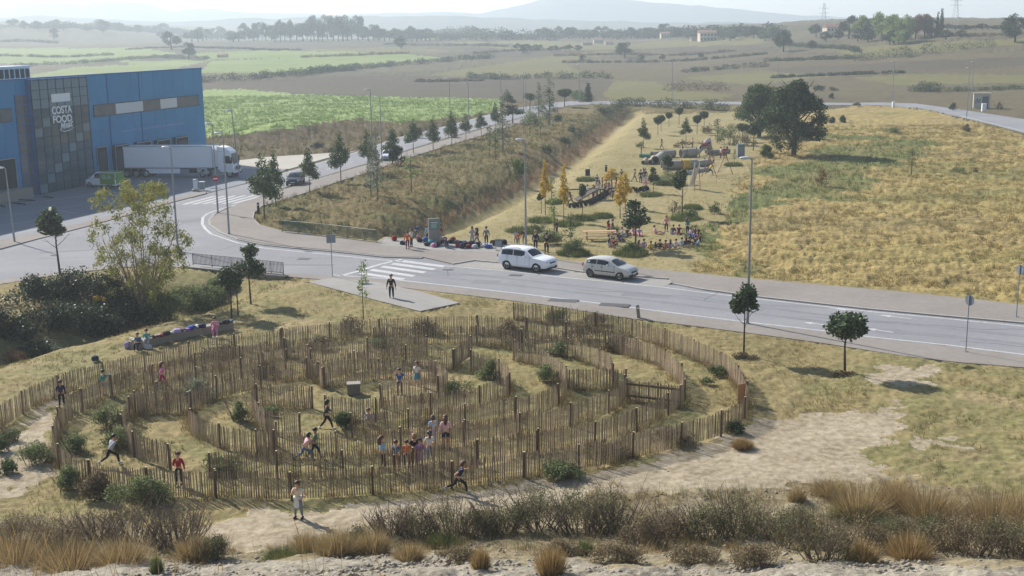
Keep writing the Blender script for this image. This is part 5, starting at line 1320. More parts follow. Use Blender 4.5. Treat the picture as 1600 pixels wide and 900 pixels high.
# ================================================================== PEOPLE
SKIN = [M('skin_light', '#c9997a', 0.6, var=.04), M('skin_tan', '#a87856', 0.6, var=.04), M('skin_dark', '#6b4630', 0.6, var=.04)]
EYE = M('eye_dark', '#1c1614', 0.4); LIPS = M('lips', '#8f4a42', 0.6)
HAIRC = {'brown': M('hair_brown', '#3d281c', 0.6, var=.3, scale=30), 'black': M('hair_black', '#17130f', 0.55, var=.3, scale=30), 'fair': M('hair_fair', '#8a6440', 0.6, var=.3, scale=30), 'grey': M('hair_grey', '#8d8a86', 0.7, var=.2, scale=30), 'red': M('hair_auburn', '#55301f', 0.6, var=.3, scale=30)}
CLOTH = {}
CC = {'white': '#d8d8d4', 'cream': '#d9d0ba', 'black': '#1b1b1f', 'navy': '#222a44', 'blue': '#2b57a0', 'light blue': '#8fb3cc', 'pale blue': '#a9c2d3', 'red': '#9c2229', 'pink': '#d486a8', 'pale pink': '#dcb3b6', 'purple': '#8a62a4', 'orange': '#d0672c',
      'teal': '#2f8483', 'green': '#4f7a5c', 'grey': '#7c7f85', 'light grey': '#a9abb0', 'dark grey': '#3c3e44', 'yellow': '#c9a63c', 'denim': '#4b6486', 'magenta': '#a8285c', 'brown': '#5e4838', 'dark red': '#6f1d24', 'turquoise': '#3aa6a4', 'khaki': '#7d745a', 'lilac': '#a596c0', 'skirt blue': '#5d8592', 'maroon': '#4e2028', 'olive': '#5c6148'}
def cl(c):
    if c not in CLOTH: CLOTH[c] = M('cloth_' + c.replace(' ', '_'), CC[c], 0.85, var=.12, scale=9, bump=.15, spec=.2)
    return CLOTH[c]

def skin_mesh(nodes, edges, name, sub=1):
    """one continuous surface grown round a skeleton; nodes = [(x, y, z, rx, ry)]"""
    me = bpy.data.meshes.new(name); me.from_pydata([n[:3] for n in nodes], edges, [])
    o = bpy.data.objects.new(name, me); COL.objects.link(o)
    sk = o.modifiers.new('skin', 'SKIN'); sk.use_smooth_shade = True
    for i, n in enumerate(nodes):
        v = me.skin_vertices[0].data[i]; v.radius = (n[3], n[4] if len(n) > 4 else n[3]); v.use_root = (i == 0)
    sb = o.modifiers.new('sub', 'SUBSURF'); sb.levels = sub; sb.render_levels = sub
    dg = bpy.context.evaluated_depsgraph_get(); dg.update()
    r = bpy.data.meshes.new_from_object(o.evaluated_get(dg), depsgraph=dg)
    V = [v.co.copy() for v in r.vertices]; Fc = [tuple(p.vertices) for p in r.polygons]
    bpy.data.objects.remove(o); bpy.data.meshes.remove(me); bpy.data.meshes.remove(r)
    return V, Fc

# joints for a body 1.40 m tall, facing +Y.  pose: pelvis height, lean, (elbow, wrist) and (knee, ankle) for each side
def P_(pz=.70, lean=0, eL=(-.20, -.01, .80), wL=(-.22, .03, .62), eR=(.20, -.01, .80), wR=(.22, .03, .62), kL=(-.08, .01, .38), aL=(-.085, -.01, .07), kR=(.08, .01, .38), aR=(.085, -.01, .07), fwd=0.0, head=0.0):
    return dict(pz=pz, lean=lean, eL=eL, wL=wL, eR=eR, wR=wR, kL=kL, aL=aL, kR=kR, aR=aR, fwd=fwd, head=head)
POSES = {
 'stand': P_(), 'stand2': P_(eR=(.19, .03, .80), wR=(.12, .18, .78), kR=(.09, .04, .38), aR=(.12, .02, .07)),
 'look': P_(eL=(-.19, .03, .80), wL=(-.07, .2, .86), eR=(.19, .03, .80), wR=(.07, .2, .86), head=-.03),
 'walk': P_(pz=.68, lean=.03, eL=(-.19, .12, .82), wL=(-.19, .25, .72), eR=(.19, -.10, .80), wR=(.2, -.12, .63), kL=(-.07, -.06, .37), aL=(-.07, -.27, .12), kR=(.07, .16, .38), aR=(.07, .22, .07)),
 'run': P_(pz=.67, lean=.10, eL=(-.2, .14, .86), wL=(-.12, .30, .93), eR=(.2, -.14, .86), wR=(.22, -.02, .72), kL=(-.07, -.10, .40), aL=(-.07, -.42, .28), kR=(.07, .26, .42), aR=(.07, .30, .08)),
 'tpose': P_(eL=(-.34, .0, .97), wL=(-.52, .03, .98), eR=(.22, .05, 1.05), wR=(.14, .06, 1.20)),
 'wave': P_(eL=(-.2, -.01, .8), eR=(.25, .12, 1.03), wR=(.22, .22, 1.18)),
 'hip': P_(eL=(-.30, -.03, .85), wL=(-.16, .07, .74), eR=(.19, .10, .84), wR=(.07, .14, 1.06), kL=(-.10, .02, .38), aL=(-.13, 0, .07), kR=(.09, .02, .38), aR=(.10, .03, .07)),
 'phone': P_(eL=(-.22, .14, 1.0), wL=(-.1, .26, 1.15), eR=(.22, .14, 1.0), wR=(.1, .26, 1.15)),
 'sit': P_(pz=.13, eL=(-.2, .06, .26), wL=(-.16, .2, .16), eR=(.2, .06, .26), wR=(.16, .2, .16), kL=(-.2, .26, .24), aL=(-.06, .38, .07), kR=(.2, .26, .24), aR=(.08, .42, .07), fwd=0),
 'sit2': P_(pz=.13, lean=-.04, eL=(-.24, -.08, .28), wL=(-.26, -.18, .10), eR=(.2, .08, .28), wR=(.16, .26, .24), kL=(-.1, .34, .2), aL=(-.12, .68, .06), kR=(.1, .34, .26), aR=(.1, .62, .07)),
 'bench': P_(pz=.50, lean=.05, eL=(-.19, .08, .62), wL=(-.1, .26, .60), eR=(.19, .08, .62), wR=(.1, .26, .60), kL=(-.1, .36, .47), aL=(-.1, .36, .09), kR=(.1, .36, .47), aR=(.1, .38, .09)),
 'squat': P_(pz=.28, lean=.12, eL=(-.2, .22, .42), wL=(-.1, .34, .34), eR=(.2, .22, .42), wR=(.1, .34, .34), kL=(-.14, .30, .38), aL=(-.11, .06, .07), kR=(.14, .30, .38), aR=(.11, .06, .07)),
}
PM = {}
def skeleton(p):
    pz = p['pz']; L = p['lean']
    up = lambda h, k: (0, p['fwd'] + L * k, pz + h)
    j = {'pel': (0, p['fwd'], pz), 'wai': up(.12, .6), 'che': up(.27, 1.3), 'neck': up(.385, 1.9), 'h1': up(.46, 2.1), 'h2': up(.54, 2.2), 'h3': up(.63, 2.2)}
    d = Vector((0, L * 1.4, pz - .70))
    for s, sx in (('L', -1), ('R', 1)):
        j['sh' + s] = (sx * .125, p['fwd'] + L * 1.5, pz + .325)
        j['hip' + s] = (sx * .072, p['fwd'], pz - .03)
        j['e' + s], j['w' + s] = Vector(p['e' + s]), Vector(p['w' + s])
        j['k' + s], j['a' + s] = p['k' + s], p['a' + s]
    return j
def unit(a, b): return (Vector(b) - Vector(a)).normalized()
def pose_meshes(pn, sleeve, legs):
    key = (pn, sleeve, legs)
    if key in PM: return PM[key]
    p = POSES[pn]; j = skeleton(p)
    fx = lambda a, b, f: tuple(Vector(a).lerp(Vector(b), f))
    if (pn, 'body') not in PM:
        N = [j['pel'] + (.085, .07), j['wai'] + (.078, .062), j['che'] + (.095, .070), j['neck'] + (.040, .042), j['h1'] + (.060, .070), j['h2'] + (.083, .092), j['h3'] + (.060, .066)]
        E = [(0, 1), (1, 2), (2, 3), (3, 4), (4, 5), (5, 6)]
        for s in 'LR':
            b = len(N); w_ = tuple(j['w' + s]); e = tuple(j['e' + s]); hd = tuple(Vector(w_) + unit(e, w_) * .06)
            N += [j['sh' + s] + (.046,), fx(j['sh' + s], e, .5) + (.038,), e + (.031,), w_ + (.021,), hd + (.027, .016)]
            E += [(2, b), (b, b + 1), (b + 1, b + 2), (b + 2, b + 3), (b + 3, b + 4)]
            b = len(N); k, a = j['k' + s], j['a' + s]
            N += [j['hip' + s] + (.066,), fx(j['hip' + s], k, .5) + (.060,), k + (.045,), fx(k, a, .4) + (.043,), a + (.028,)]
            E += [(0, b), (b, b + 1), (b + 1, b + 2), (b + 2, b + 3), (b + 3, b + 4)]
        V, Fc = skin_mesh(N, E, 'body'); m = MB(); m.add(V, Fc)
        for s, sx in (('L', -1), ('R', 1)):     # four fingers and a thumb rooted in the palm
            w_ = Vector(j['w' + s]); d = unit(j['e' + s], w_); side = d.cross(Vector((0, 0, 1)));  side = side.normalized() if side.length > .1 else Vector((0, 1, 0)); nrm = d.cross(side)
            for q in range(4):
                r0 = w_ + d * .07 + side * (q - 1.5) * .0125; L_ = (.044, .052, .049, .038)[q]
                m.tube([r0, r0 + d * L_ * .55 + nrm * .004 * sx, r0 + d * L_ * .9 + nrm * .016 * sx], [.0075, .0068, .005], 5)
            r0 = w_ + d * .035 - side * .022; m.tube([r0, r0 + (d - side * .8).normalized() * .03, r0 + (d - side * .4).normalized() * .05], [.009, .008, .006], 5)
        h = Vector(j['h2'])
        m.ball(h + Vector((0, .092, -.012)), (.012, .018, .016), 6, 4)
        for sx in (-1, 1): m.ball(h + Vector((sx * .086, 0, -.005)), (.012, .02, .026), 6, 4)
        m.m = 1
        for sx in (-1, 1): m.ball(h + Vector((sx * .032, .080, .015)), (.012, .010, .010), 6, 4)
        m.m = 2; m.ball(h + Vector((0, .078, -.042)), (.022, .010, .007), 6, 4)
        PM[(pn, 'body')] = m
    body = PM[(pn, 'body')].mesh('body', [SKIN[0], EYE, LIPS], True)
    t = .016
    N = [fx(j['pel'], j['wai'], -.15) + (.088 + t, .074 + t), j['wai'] + (.080 + t, .066 + t), j['che'] + (.097 + t, .074 + t), fx(j['che'], j['neck'], .72) + (.055, .05)]; E = [(0, 1), (1, 2), (2, 3)]
    for s in 'LR':
        b = len(N); e, w_ = tuple(j['e' + s]), tuple(j['w' + s])
        N += [j['sh' + s] + (.050 + t * .6,), fx(j['sh' + s], e, .55) + (.045 + t * .4,)]; E += [(2, b), (b, b + 1)]
        if sleeve == 'long': N += [e + (.034 + t * .5,), fx(e, w_, .92) + (.028,)]; E += [(b + 1, b + 2), (b + 2, b + 3)]
    V, Fc = skin_mesh(N, E, 'shirt'); shirt = MB().add(V, Fc).mesh('shirt', cl('white'), True)
    N = [fx(j['pel'], j['wai'], .45) + (.082 + .010, .068 + .010), j['pel'] + (.090 + .012, .076 + .012)]; E = [(0, 1)]
    for s in 'LR':
        b = len(N); k, a = j['k' + s], j['a' + s]
        N += [j['hip' + s] + (.074,), fx(j['hip' + s], k, .5) + (.068,)]; E += [(1, b), (b, b + 1)]
        if legs == 'long': N += [k + (.054,), fx(k, a, .4) + (.051,), fx(k, a, .93) + (.038,)]; E += [(b + 1, b + 2), (b + 2, b + 3), (b + 3, b + 4)]
        else: N += [fx(j['hip' + s], k, .75) + (.066,)]; E += [(b + 1, b + 2)]
    V, Fc = skin_mesh(N, E, 'trousers'); tr = MB().add(V, Fc)
    if legs == 'skirt':
        c0 = Vector(j['pel']); n = 14; vs = []
        for zz, rr in ((.06, .105), (-.08, .15), (-.26, .20)):
            for q in range(n):
                a = 6.283 * q / n; r_ = rr * (1 + .08 * math.cos(5 * a)); vs.append((c0.x + r_ * math.cos(a), c0.y + r_ * .85 * math.sin(a), c0.z + zz))
        tr.add(vs, [(r * n + q, r * n + (q + 1) % n, (r + 1) * n + (q + 1) % n, (r + 1) * n + q) for r in range(2) for q in range(n)])
    trousers = tr.mesh('trousers', cl('navy'), True)
    m = MB()
    for s in 'LR':
        a = Vector(j['a' + s]); k = Vector(j['k' + s]); sh = (k - a).normalized(); f = Vector((0, 1, 0)); f = (f - sh * f.dot(sh)).normalized()
        if pn in ('sit', 'sit2'): f = (f + Vector((0, 0, .8))).normalized()
        m.tube([a - f * .035 - sh * .03, a + f * .03 - sh * .035, a + f * .10 - sh * .045, a + f * .135 - sh * .048], [.036, .040, .036, .02], 8)
    shoes = m.mesh('shoes', cl('dark grey'), True)
    PM[key] = (body, shirt, trousers, shoes, j)
    return PM[key]
HAIRM = {}
def hair_mesh(style):
    if style in HAIRM: return HAIRM[style]
    m = MB(); m.ball((0, -.012, .022), (.096, .106, .088), 12, 8)
    keep = []
    vs = [Vector(v) for v in m.v]
    m.f = [f for f in m.f if not all(vs[i].y > .035 and vs[i].z < .052 for i in f) and not all(vs[i].z < -.03 for i in f)]; m.mi = [0] * len(m.f)
    if style == 'long': m.tube([(0, -.06, .03), (0, -.085, -.06), (0, -.095, -.16), (0, -.09, -.27)], [.085, .082, .07, .03], 9)
    if style == 'bob': m.tube([(0, -.03, .04), (0, -.045, -.03), (0, -.05, -.10)], [.09, .092, .075], 10)
    if style == 'tail': m.tube([(0, -.09, .04), (0, -.14, .0), (0, -.13, -.12), (0, -.12, -.2)], [.025, .035, .03, .01], 7)
    if style == 'curly':
        rs = random.Random(2)
        for _ in range(16):
            a = rs.uniform(0, 6.28); m.ball((.085 * math.cos(a), -.03 + .08 * math.sin(a), rs.uniform(.0, .09)), rs.uniform(.025, .04), 6, 4)
    if style == 'hood': m.ball((0, -.03, .0), (.108, .10, .12), 10, 7)
    HAIRM[style] = m.mesh('hair', HAIRC['brown'], True)
    return HAIRM[style]
PEOPLE_N = 0
def person(px, py, pose, face, h, shirt, legs_c, hair, label, sleeve='short', legs='long', style='short', skin=0, z=None, group=None, shoes='dark grey', loc=None, extra=None):
    """face: direction looked at, degrees, 0 = away from the viewer, 180 = towards, 90 = to the left"""
    global PEOPLE_N
    PEOPLE_N += 1
    b = Vector(loc) if loc is not None else (on(px, py) if z is None else at(px, py, z))
    if z is None and loc is None and inpoly(np.array([px]), np.array([py]), WEDGE)[0]: b = at(px, py, PZ)
    body, sh, tr, so_, j = pose_meshes(pose, sleeve, legs)
    s = h / 1.40
    if pose == 'bench': b = b - Vector((0, 0, .50 * s - .13 * s))
    t = thing('person', label, 'person', b, R(face), group, s)
    t.scale = (1.12 * s, 1.12 * s, s * 1.04)
    bo = link('body', body, t, SKIN[skin])
    link('shirt', sh, t, cl(shirt)); link('trousers', tr, t, cl(legs_c)); link('shoes', so_, t, cl(shoes))
    hr = link('hair', hair_mesh(style), t, HAIRC[hair]); hr.location = j['h2']
    return t, j
def kid(*a, **k): return person(*a, **k)
# --- in and round the maze
g, j = kid(467, 809, 'hip', 165, 1.50, 'cream', 'grey', 'brown', 'girl in cream T-shirt, white jacket round her waist, standing on the front path', style='bob', shoes='black')
c0 = Vector(j['pel']); m = MB(); n = 12
for (a0, a1, ln) in ((1.0, 2.2, .36), (-1.1, .2, .34), (3.0, 4.2, .36)):
    vs = []
    for zz in (0, .5, 1):
        for q in range(5):
            a = a0 + (a1 - a0) * q / 4; r_ = .125 + .05 * zz; vs.append((c0.x + r_ * math.cos(a), c0.y + r_ * math.sin(a), c0.z + .06 - ln * zz * (1 - .1 * abs(q - 2))))
    b0 = len(m.v); m.add(vs, [(r * 5 + q, r * 5 + q + 1, (r + 1) * 5 + q + 1, (r + 1) * 5 + q) for r in range(2) for q in range(4)])
m.ring((c0.x, c0.y, c0.z + .05), (0, 0, 1), .135, .10, .07, 14)
m.build('tied_jacket', cl('white'), g, True)
kid(716, 772, 'run', -80, 1.42, 'navy', 'black', 'red', 'child in dark top and black trousers running to the right along the front fence', style='bob', sleeve='short', shoes='light grey')
kid(281, 757, 'stand2', 175, 1.42, 'red', 'black', 'red', 'boy in a red jacket with a pale printed shirt standing behind the front fence', sleeve='long', style='curly')
kid(174, 728, 'run', -40, 1.42, 'light grey', 'black', 'black', 'boy in light grey sweatshirt running inside the left loop', sleeve='long', shoes='light grey')
kid(97, 636, 'walk', 15, 1.42, 'navy', 'black', 'red', 'boy in dark blue walking away between the two left fences', sleeve='long', skin=1)
kid(164, 618, 'wave', -30, 1.40, 'teal', 'grey', 'black', 'boy in green top raising an arm behind the left back fence', sleeve='long', legs='short')
kid(254, 604, 'walk', -70, 1.38, 'pink', 'magenta', 'red', 'girl in pink top and crimson leggings walking to the right', sleeve='long', style='long')
kid(511, 671, 'walk', -75, 1.46, 'dark grey', 'black', 'black', 'child in dark hooded top walking right in the open middle of the maze', sleeve='long', style='hood', shoes='white')
kid(625, 617, 'tpose', 178, 1.42, 'blue', 'navy', 'black', 'boy in bright blue T-shirt stretching one arm out beside the inner fence')
kid(652, 605, 'stand2', 150, 1.40, 'white', 'skirt blue', 'red', 'girl in white top and teal-blue skirt beside the boy in bright blue', legs='skirt', style='bob')
kid(579, 664, 'squat', 170, 1.35, 'light grey', 'light grey', 'red', 'child in pale grey crouching behind the inner front fence', sleeve='long')
kid(477, 722, 'run', -60, 1.34, 'pale pink', 'denim', 'black', 'girl in pale pink top running beside the boy in green', style='bob', extra=1)
kid(492, 716, 'walk', -75, 1.42, 'green', 'navy', 'black', 'boy in grey-green T-shirt walking right beside the girl in pale pink', skin=1)
kid(598, 733, 'stand2', -60, 1.50, 'light blue', 'black', 'red', 'girl with long brown hair in light blue top and black trousers, leftmost of the group', style='long', sleeve='long')
kid(620, 735, 'look', -20, 1.36, 'denim', 'brown', 'red', 'boy with a blue bag strap in the waiting group, second from the left', sleeve='short')
kid(636, 731, 'look', 10, 1.26, 'orange', 'dark grey', 'brown', 'small child in orange in the middle of the waiting group')
kid(648, 728, 'stand', 30, 1.46, 'black', 'dark red', 'fair', 'fair-brown haired child in black in the waiting group', style='bob')
kid(657, 730, 'stand2', 160, 1.30, 'purple', 'lilac', 'black', 'girl in purple top with black hair in the waiting group', style='bob', sleeve='long')
kid(672, 722, 'stand2', 15, 1.42, 'white', 'denim', 'black', 'child in white T-shirt and pale jeans with dark ponytail at the right of the group', style='tail')
kid(677, 694, 'look', 20, 1.36, 'light blue', 'lilac', 'brown', 'girl in light blue with lilac trousers left of the long-haired girl', style='bob')
kid(697, 702, 'stand2', 5, 1.60, 'pale pink', 'navy', 'red', 'tall girl with very long brown hair, pale top and black shorts', style='long', sleeve='long', legs='short')
# --- on the long bench and beyond
person(612, 467, 'stand', 170, 1.78, 'black', 'navy', 'grey', 'grey-haired man in black jacket and dark trousers standing on the concrete slab', sleeve='long', shoes='black')
ADULT = [
 (637, 389, 'stand', 20, 1.55, 'orange', 'dark red', 'brown', 'child with an orange-red backpack at the left end of the plaza'), (643, 386, 'look', 60, 1.58, 'white', 'navy', 'brown', 'child in white jacket facing the one with the orange backpack'),
 (652, 372, 'stand2', 170, 1.45, 'blue', 'navy', 'black', 'child in blue standing left of the green information board'), (669, 377, 'stand', 0, 1.45, 'light blue', 'navy', 'brown', 'child reading the information board, pale blue top'),
 (682, 372, 'stand', 40, 1.45, 'navy', 'dark grey', 'black', 'child in navy right behind the information board'), (688, 376, 'stand2', 150, 1.45, 'red', 'grey', 'brown', 'child in red and pink right of the information board'),
 (699, 387, 'squat', 140, 1.45, 'navy', 'denim', 'black', 'child crouching among the backpacks on the plaza'), (654, 377, 'squat', 180, 1.2, 'pink', 'navy', 'brown', 'small child in pink bending over bags left of the board'),
 (738, 383, 'stand2', 170, 1.65, 'light grey', 'light grey', 'red', 'long-haired girl in pale top left of three by the bags'), (746, 383, 'walk', 100, 1.55, 'maroon', 'grey', 'brown', 'girl in maroon top middle of three by the bags'),
 (760, 382, 'stand', 20, 1.60, 'grey', 'black', 'black', 'boy in grey top and black trousers right of three by the bags'),
 (806, 381, 'stand2', 160, 1.2, 'light blue', 'grey', 'brown', 'child in pale blue just behind the white car roof'), (810, 382, 'stand', 30, 1.15, 'orange', 'grey', 'brown', 'small child in orange behind the white car roof'), (819, 380, 'stand2', 10, 1.35, 'maroon', 'black', 'black', 'child in maroon leaning by the lamp post behind the white car'),
 (837, 390, 'stand', 150, 1.7, 'navy', 'black', 'fair', 'woman in dark jacket between lamp post and white car'), (854, 396, 'phone', -10, 1.78, 'black', 'black', 'black', 'adult all in black holding both hands up to the face behind the white car'),
 (870, 366, 'stand', 60, 1.4, 'dark grey', 'black', 'black', 'child in dark clothes beside the bush left of the picnic table')]
for a in ADULT: kid(*a, sleeve='long', style=('long' if 'girl' in a[8] else 'short'))
# --- the seated circle on the lawn
CIRC = [
 (951, 369, 'stand2', -60, 1.45, 'red', 'navy', 'brown', 'child in red standing by the end of the picnic table'), (957, 368, 'stand', 100, 1.5, 'navy', 'black', 'brown', 'child in navy standing right of the one in red by the picnic table'),
 (951, 381, 'sit', -40, 1.4, 'teal', 'navy', 'black', 'child in teal sitting at the left end of the circle'), (952, 387, 'sit', -40, 1.4, 'light grey', 'grey', 'brown', 'child in pale grey sitting nearest the shrub at the left end of the circle'),
 (959, 385, 'sit', -30, 1.4, 'red', 'black', 'red', 'child in red sitting at the left of the circle'), (963, 372, 'sit', -60, 1.4, 'grey', 'brown', 'black', 'child in grey sitting behind the one in blue'), (967, 378, 'sit', -60, 1.4, 'blue', 'navy', 'brown', 'child in blue sitting left in the circle'),
 (972, 369, 'sit', -100, 1.45, 'white', 'light grey', 'brown', 'child in white hood sitting at the upper left of the circle'), (980, 368, 'sit', -150, 1.4, 'maroon', 'black', 'black', 'child in maroon sitting behind the dense dark tree, left'), (990, 367, 'sit2', 180, 1.4, 'pale pink', 'pink', 'brown', 'child in pale pink sitting behind the dense dark tree'), (999, 368, 'sit2', 180, 1.4, 'lilac', 'pink', 'black', 'child in lilac with outstretched legs right of the dense dark tree'),
 (1024, 366, 'sit2', -80, 1.45, 'pale pink', 'pink', 'brown', 'girl in pale pink sitting alone at the upper side of the circle'), (1041, 362, 'stand', 170, 1.5, 'pink', 'black', 'red', 'child in pink standing inside the circle with hands at the head'), (1052, 365, 'sit', 160, 1.45, 'navy', 'lilac', 'brown', 'child in navy sitting at the upper right of the circle'), (1061, 365, 'sit2', 170, 1.45, 'maroon', 'magenta', 'red', 'long-haired girl in maroon sitting at the upper right of the circle'),
 (1074, 366, 'stand2', -60, 1.5, 'teal', 'black', 'brown', 'child in teal standing at the right of the circle'), (1079, 369, 'sit', 120, 1.4, 'lilac', 'denim', 'black', 'child in lilac sitting beside the standing one in teal'), (1086, 366, 'sit', 110, 1.4, 'navy', 'black', 'black', 'child in navy sitting at the right bend of the circle'), (1090, 372, 'sit', 100, 1.4, 'maroon', 'navy', 'brown', 'child in maroon sitting at the right bend of the circle'), (1084, 374, 'sit', 120, 1.4, 'blue', 'navy', 'black', 'child in blue sitting inside the right bend of the circle'),
 (1094, 378, 'sit', 80, 1.4, 'dark red', 'black', 'black', 'child in dark red sitting farthest right in the circle'), (1092, 384, 'sit', 70, 1.4, 'pale blue', 'denim', 'brown', 'child in pale blue sitting at the lower right bend of the circle'), (1086, 382, 'sit', 60, 1.4, 'dark grey', 'navy', 'black', 'child in dark grey sitting at the lower right bend of the circle'), (1077, 384, 'sit', 40, 1.4, 'black', 'navy', 'black', 'child in black sitting right of the one with the pale top'), (1071, 385, 'sit', 30, 1.4, 'navy', 'black', 'brown', 'child in navy sitting in the front row right part'),
 (1065, 386, 'sit', 20, 1.45, 'pale blue', 'light grey', 'black', 'child in pale blue top sitting in the front row right part'), (1056, 388, 'sit', 10, 1.45, 'white', 'grey', 'black', 'child in white with black hair sitting in the front row'), (1047, 389, 'sit', 5, 1.45, 'lilac', 'grey', 'red', 'child in lilac sitting in the front row centre'), (1040, 390, 'sit', 0, 1.45, 'orange', 'navy', 'black', 'child in orange sitting in the front row centre'), (1031, 389, 'sit', 0, 1.45, 'black', 'black', 'black', 'child in black sitting in the front row left of the orange one'),
 (1024, 389, 'sit', 0, 1.1, 'dark grey', 'black', 'black', 'very small dark-clad child sitting in the front row'), (1017, 391, 'sit', 0, 1.4, 'yellow', 'khaki', 'brown', 'child in mustard yellow sitting in the front row'), (1006, 388, 'sit', -10, 1.45, 'lilac', 'denim', 'brown', 'child in pale lilac sitting right of the tree foot'), (998, 390, 'sit', -10, 1.45, 'pink', 'denim', 'brown', 'child in pink sitting against the tree foot')]
for i, a in enumerate(CIRC): kid(*a, sleeve='long' if i % 2 else 'short', style=('long' if i % 3 == 0 else 'short'), group=None)
# --- on the playground
PLAY = [
 (893, 322, 'run', 80, 1.6, 'denim', 'dark grey', 'brown', 'boy pushing at the low end of the tyre row'), (918, 308, 'stand2', -60, 1.4, 'white', 'light grey', 'brown', 'child in white beside the foot of the ramp'), (930, 304, 'squat', 160, 1.5, 'dark red', 'maroon', 'brown', 'child in dark red climbing the ramp'), (927, 308, 'stand', 10, 1.4, 'maroon', 'dark red', 'black', 'child in maroon standing before the ramp'),
 (936, 300, 'stand', 20, 1.4, 'light grey', 'white', 'brown', 'child in pale grey right of the ramp'), (933, 291, 'stand2', 170, 1.4, 'blue', 'navy', 'brown', 'child in bright blue on top of the ramp'), (941, 296, 'stand', 80, 1.4, 'navy', 'black', 'black', 'child in navy right of the one in bright blue'), (947, 300, 'stand', 150, 1.4, 'yellow', 'dark grey', 'brown', 'child in yellow by the yellow tree'),
 (951, 304, 'stand2', 30, 1.4, 'lilac', 'navy', 'black', 'child in lilac by the yellow tree'), (955, 308, 'stand', 200, 1.4, 'navy', 'dark grey', 'brown', 'child in navy in front of the yellow tree'), (958, 312, 'stand', 10, 1.3, 'brown', 'black', 'black', 'child in brown nearest the viewer by the yellow tree'), (944, 306, 'stand2', 90, 1.3, 'grey', 'navy', 'brown', 'child in grey in the crowd by the ramp'), (962, 298, 'stand', 120, 1.4, 'orange', 'grey', 'brown', 'child in orange half hidden by the yellow tree'),
 (971, 282, 'stand', 10, 1.4, 'khaki', 'grey', 'brown', 'child in khaki behind the yellow tree'), (991, 284, 'walk', -80, 1.6, 'olive', 'khaki', 'brown', 'child in olive standing with arms forward before the pipes'), (1001, 286, 'stand', 20, 1.65, 'black', 'black', 'black', 'child in black, left of three before the pipes'), (1005, 282, 'stand', 40, 1.5, 'white', 'light blue', 'brown', 'child in white, middle of three before the pipes'), (1008, 284, 'stand2', 150, 1.6, 'dark grey', 'navy', 'black', 'child in dark grey, right of three before the pipes'), (1009, 293, 'stand', 170, 1.45, 'pale pink', 'pink', 'brown', 'child in pale pink in front of the three'),
 (1002, 242, 'stand', 90, 1.4, 'black', 'black', 'black', 'child in black at the left mouth of the green pipe'), (1034, 232, 'walk', 60, 1.5, 'lilac', 'navy', 'brown', 'child in lilac walking behind the pipes'), (1082, 230, 'stand', 120, 1.4, 'pale pink', 'khaki', 'brown', 'child in pale pink beside the dry shrub'), (1048, 248, 'sit', 170, 1.4, 'khaki', 'brown', 'brown', 'child in khaki sitting on the big pipe'), (1101, 256, 'sit', 160, 1.4, 'orange', 'light blue', 'black', 'child in orange top sitting at the end of the grey pipe'),
 (1066, 242, 'stand', 100, 1.3, 'navy', 'black', 'black', 'child in navy under the ring-shaped pipe, leftmost'), (1071, 243, 'squat', 170, 1.4, 'light grey', 'navy', 'black', 'child in pale grey under the ring-shaped pipe'), (1079, 243, 'squat', 190, 1.4, 'maroon', 'black', 'brown', 'child in maroon crouching under the ring-shaped pipe'), (1088, 246, 'stand', 20, 1.4, 'light blue', 'grey', 'brown', 'child in light blue right of the ring-shaped pipe'), (1093, 245, 'stand2', 60, 1.5, 'white', 'light grey', 'brown', 'child in white at the foot of the climbing pipe'),
 (1111, 248, 'walk', -80, 1.5, 'black', 'dark grey', 'black', 'child in black walking by the horizontal pipe'), (1126, 247, 'stand', 100, 1.6, 'white', 'black', 'brown', 'child in white, first of three by the grey stele'), (1131, 246, 'stand', 20, 1.6, 'magenta', 'dark red', 'brown', 'child in magenta, middle of three by the grey stele'), (1135, 246, 'stand', 80, 1.6, 'navy', 'navy', 'black', 'child in navy, last of three by the grey stele'), (1109, 274, 'run', -60, 1.6, 'yellow', 'dark grey', 'brown', 'child in yellow leaping under the swing'), (1115, 255, 'sit', 120, 1.4, 'dark grey', 'black', 'black', 'dark-clad child on the swing')]
for i, a in enumerate(PLAY): kid(*a, sleeve='long' if i % 2 else 'short', style=('long' if i % 4 == 0 else 'short'))
# ================================================================== VEHICLES
glassm = M('car_glass', (0.018, 0.022, 0.026), 0.12, var=.05, spec=.35)
tyrem = M('tyre_rubber', (0.018, 0.018, 0.018), 0.85, bump=.2); rimm = M('alloy_rim', (0.42, 0.43, 0.45), 0.35, metal=.6)
trimm = M('black_trim', (0.022, 0.022, 0.024), 0.6); lampm = M('headlight_glass', (0.55, 0.57, 0.6), 0.15); redm = M('tail_light', (0.45, 0.03, 0.03), 0.25)
platem = M('number_plate', (0.7, 0.7, 0.68), 0.5); chrom = M('chrome', (0.5, 0.5, 0.52), 0.2, metal=.8)
greym = M('galvanised_steel', '#8b9096', 0.5, metal=.3, var=.08); concm = M('cast_concrete', '#8f8a80', 0.9, var=.15, scale=4, bump=.3)

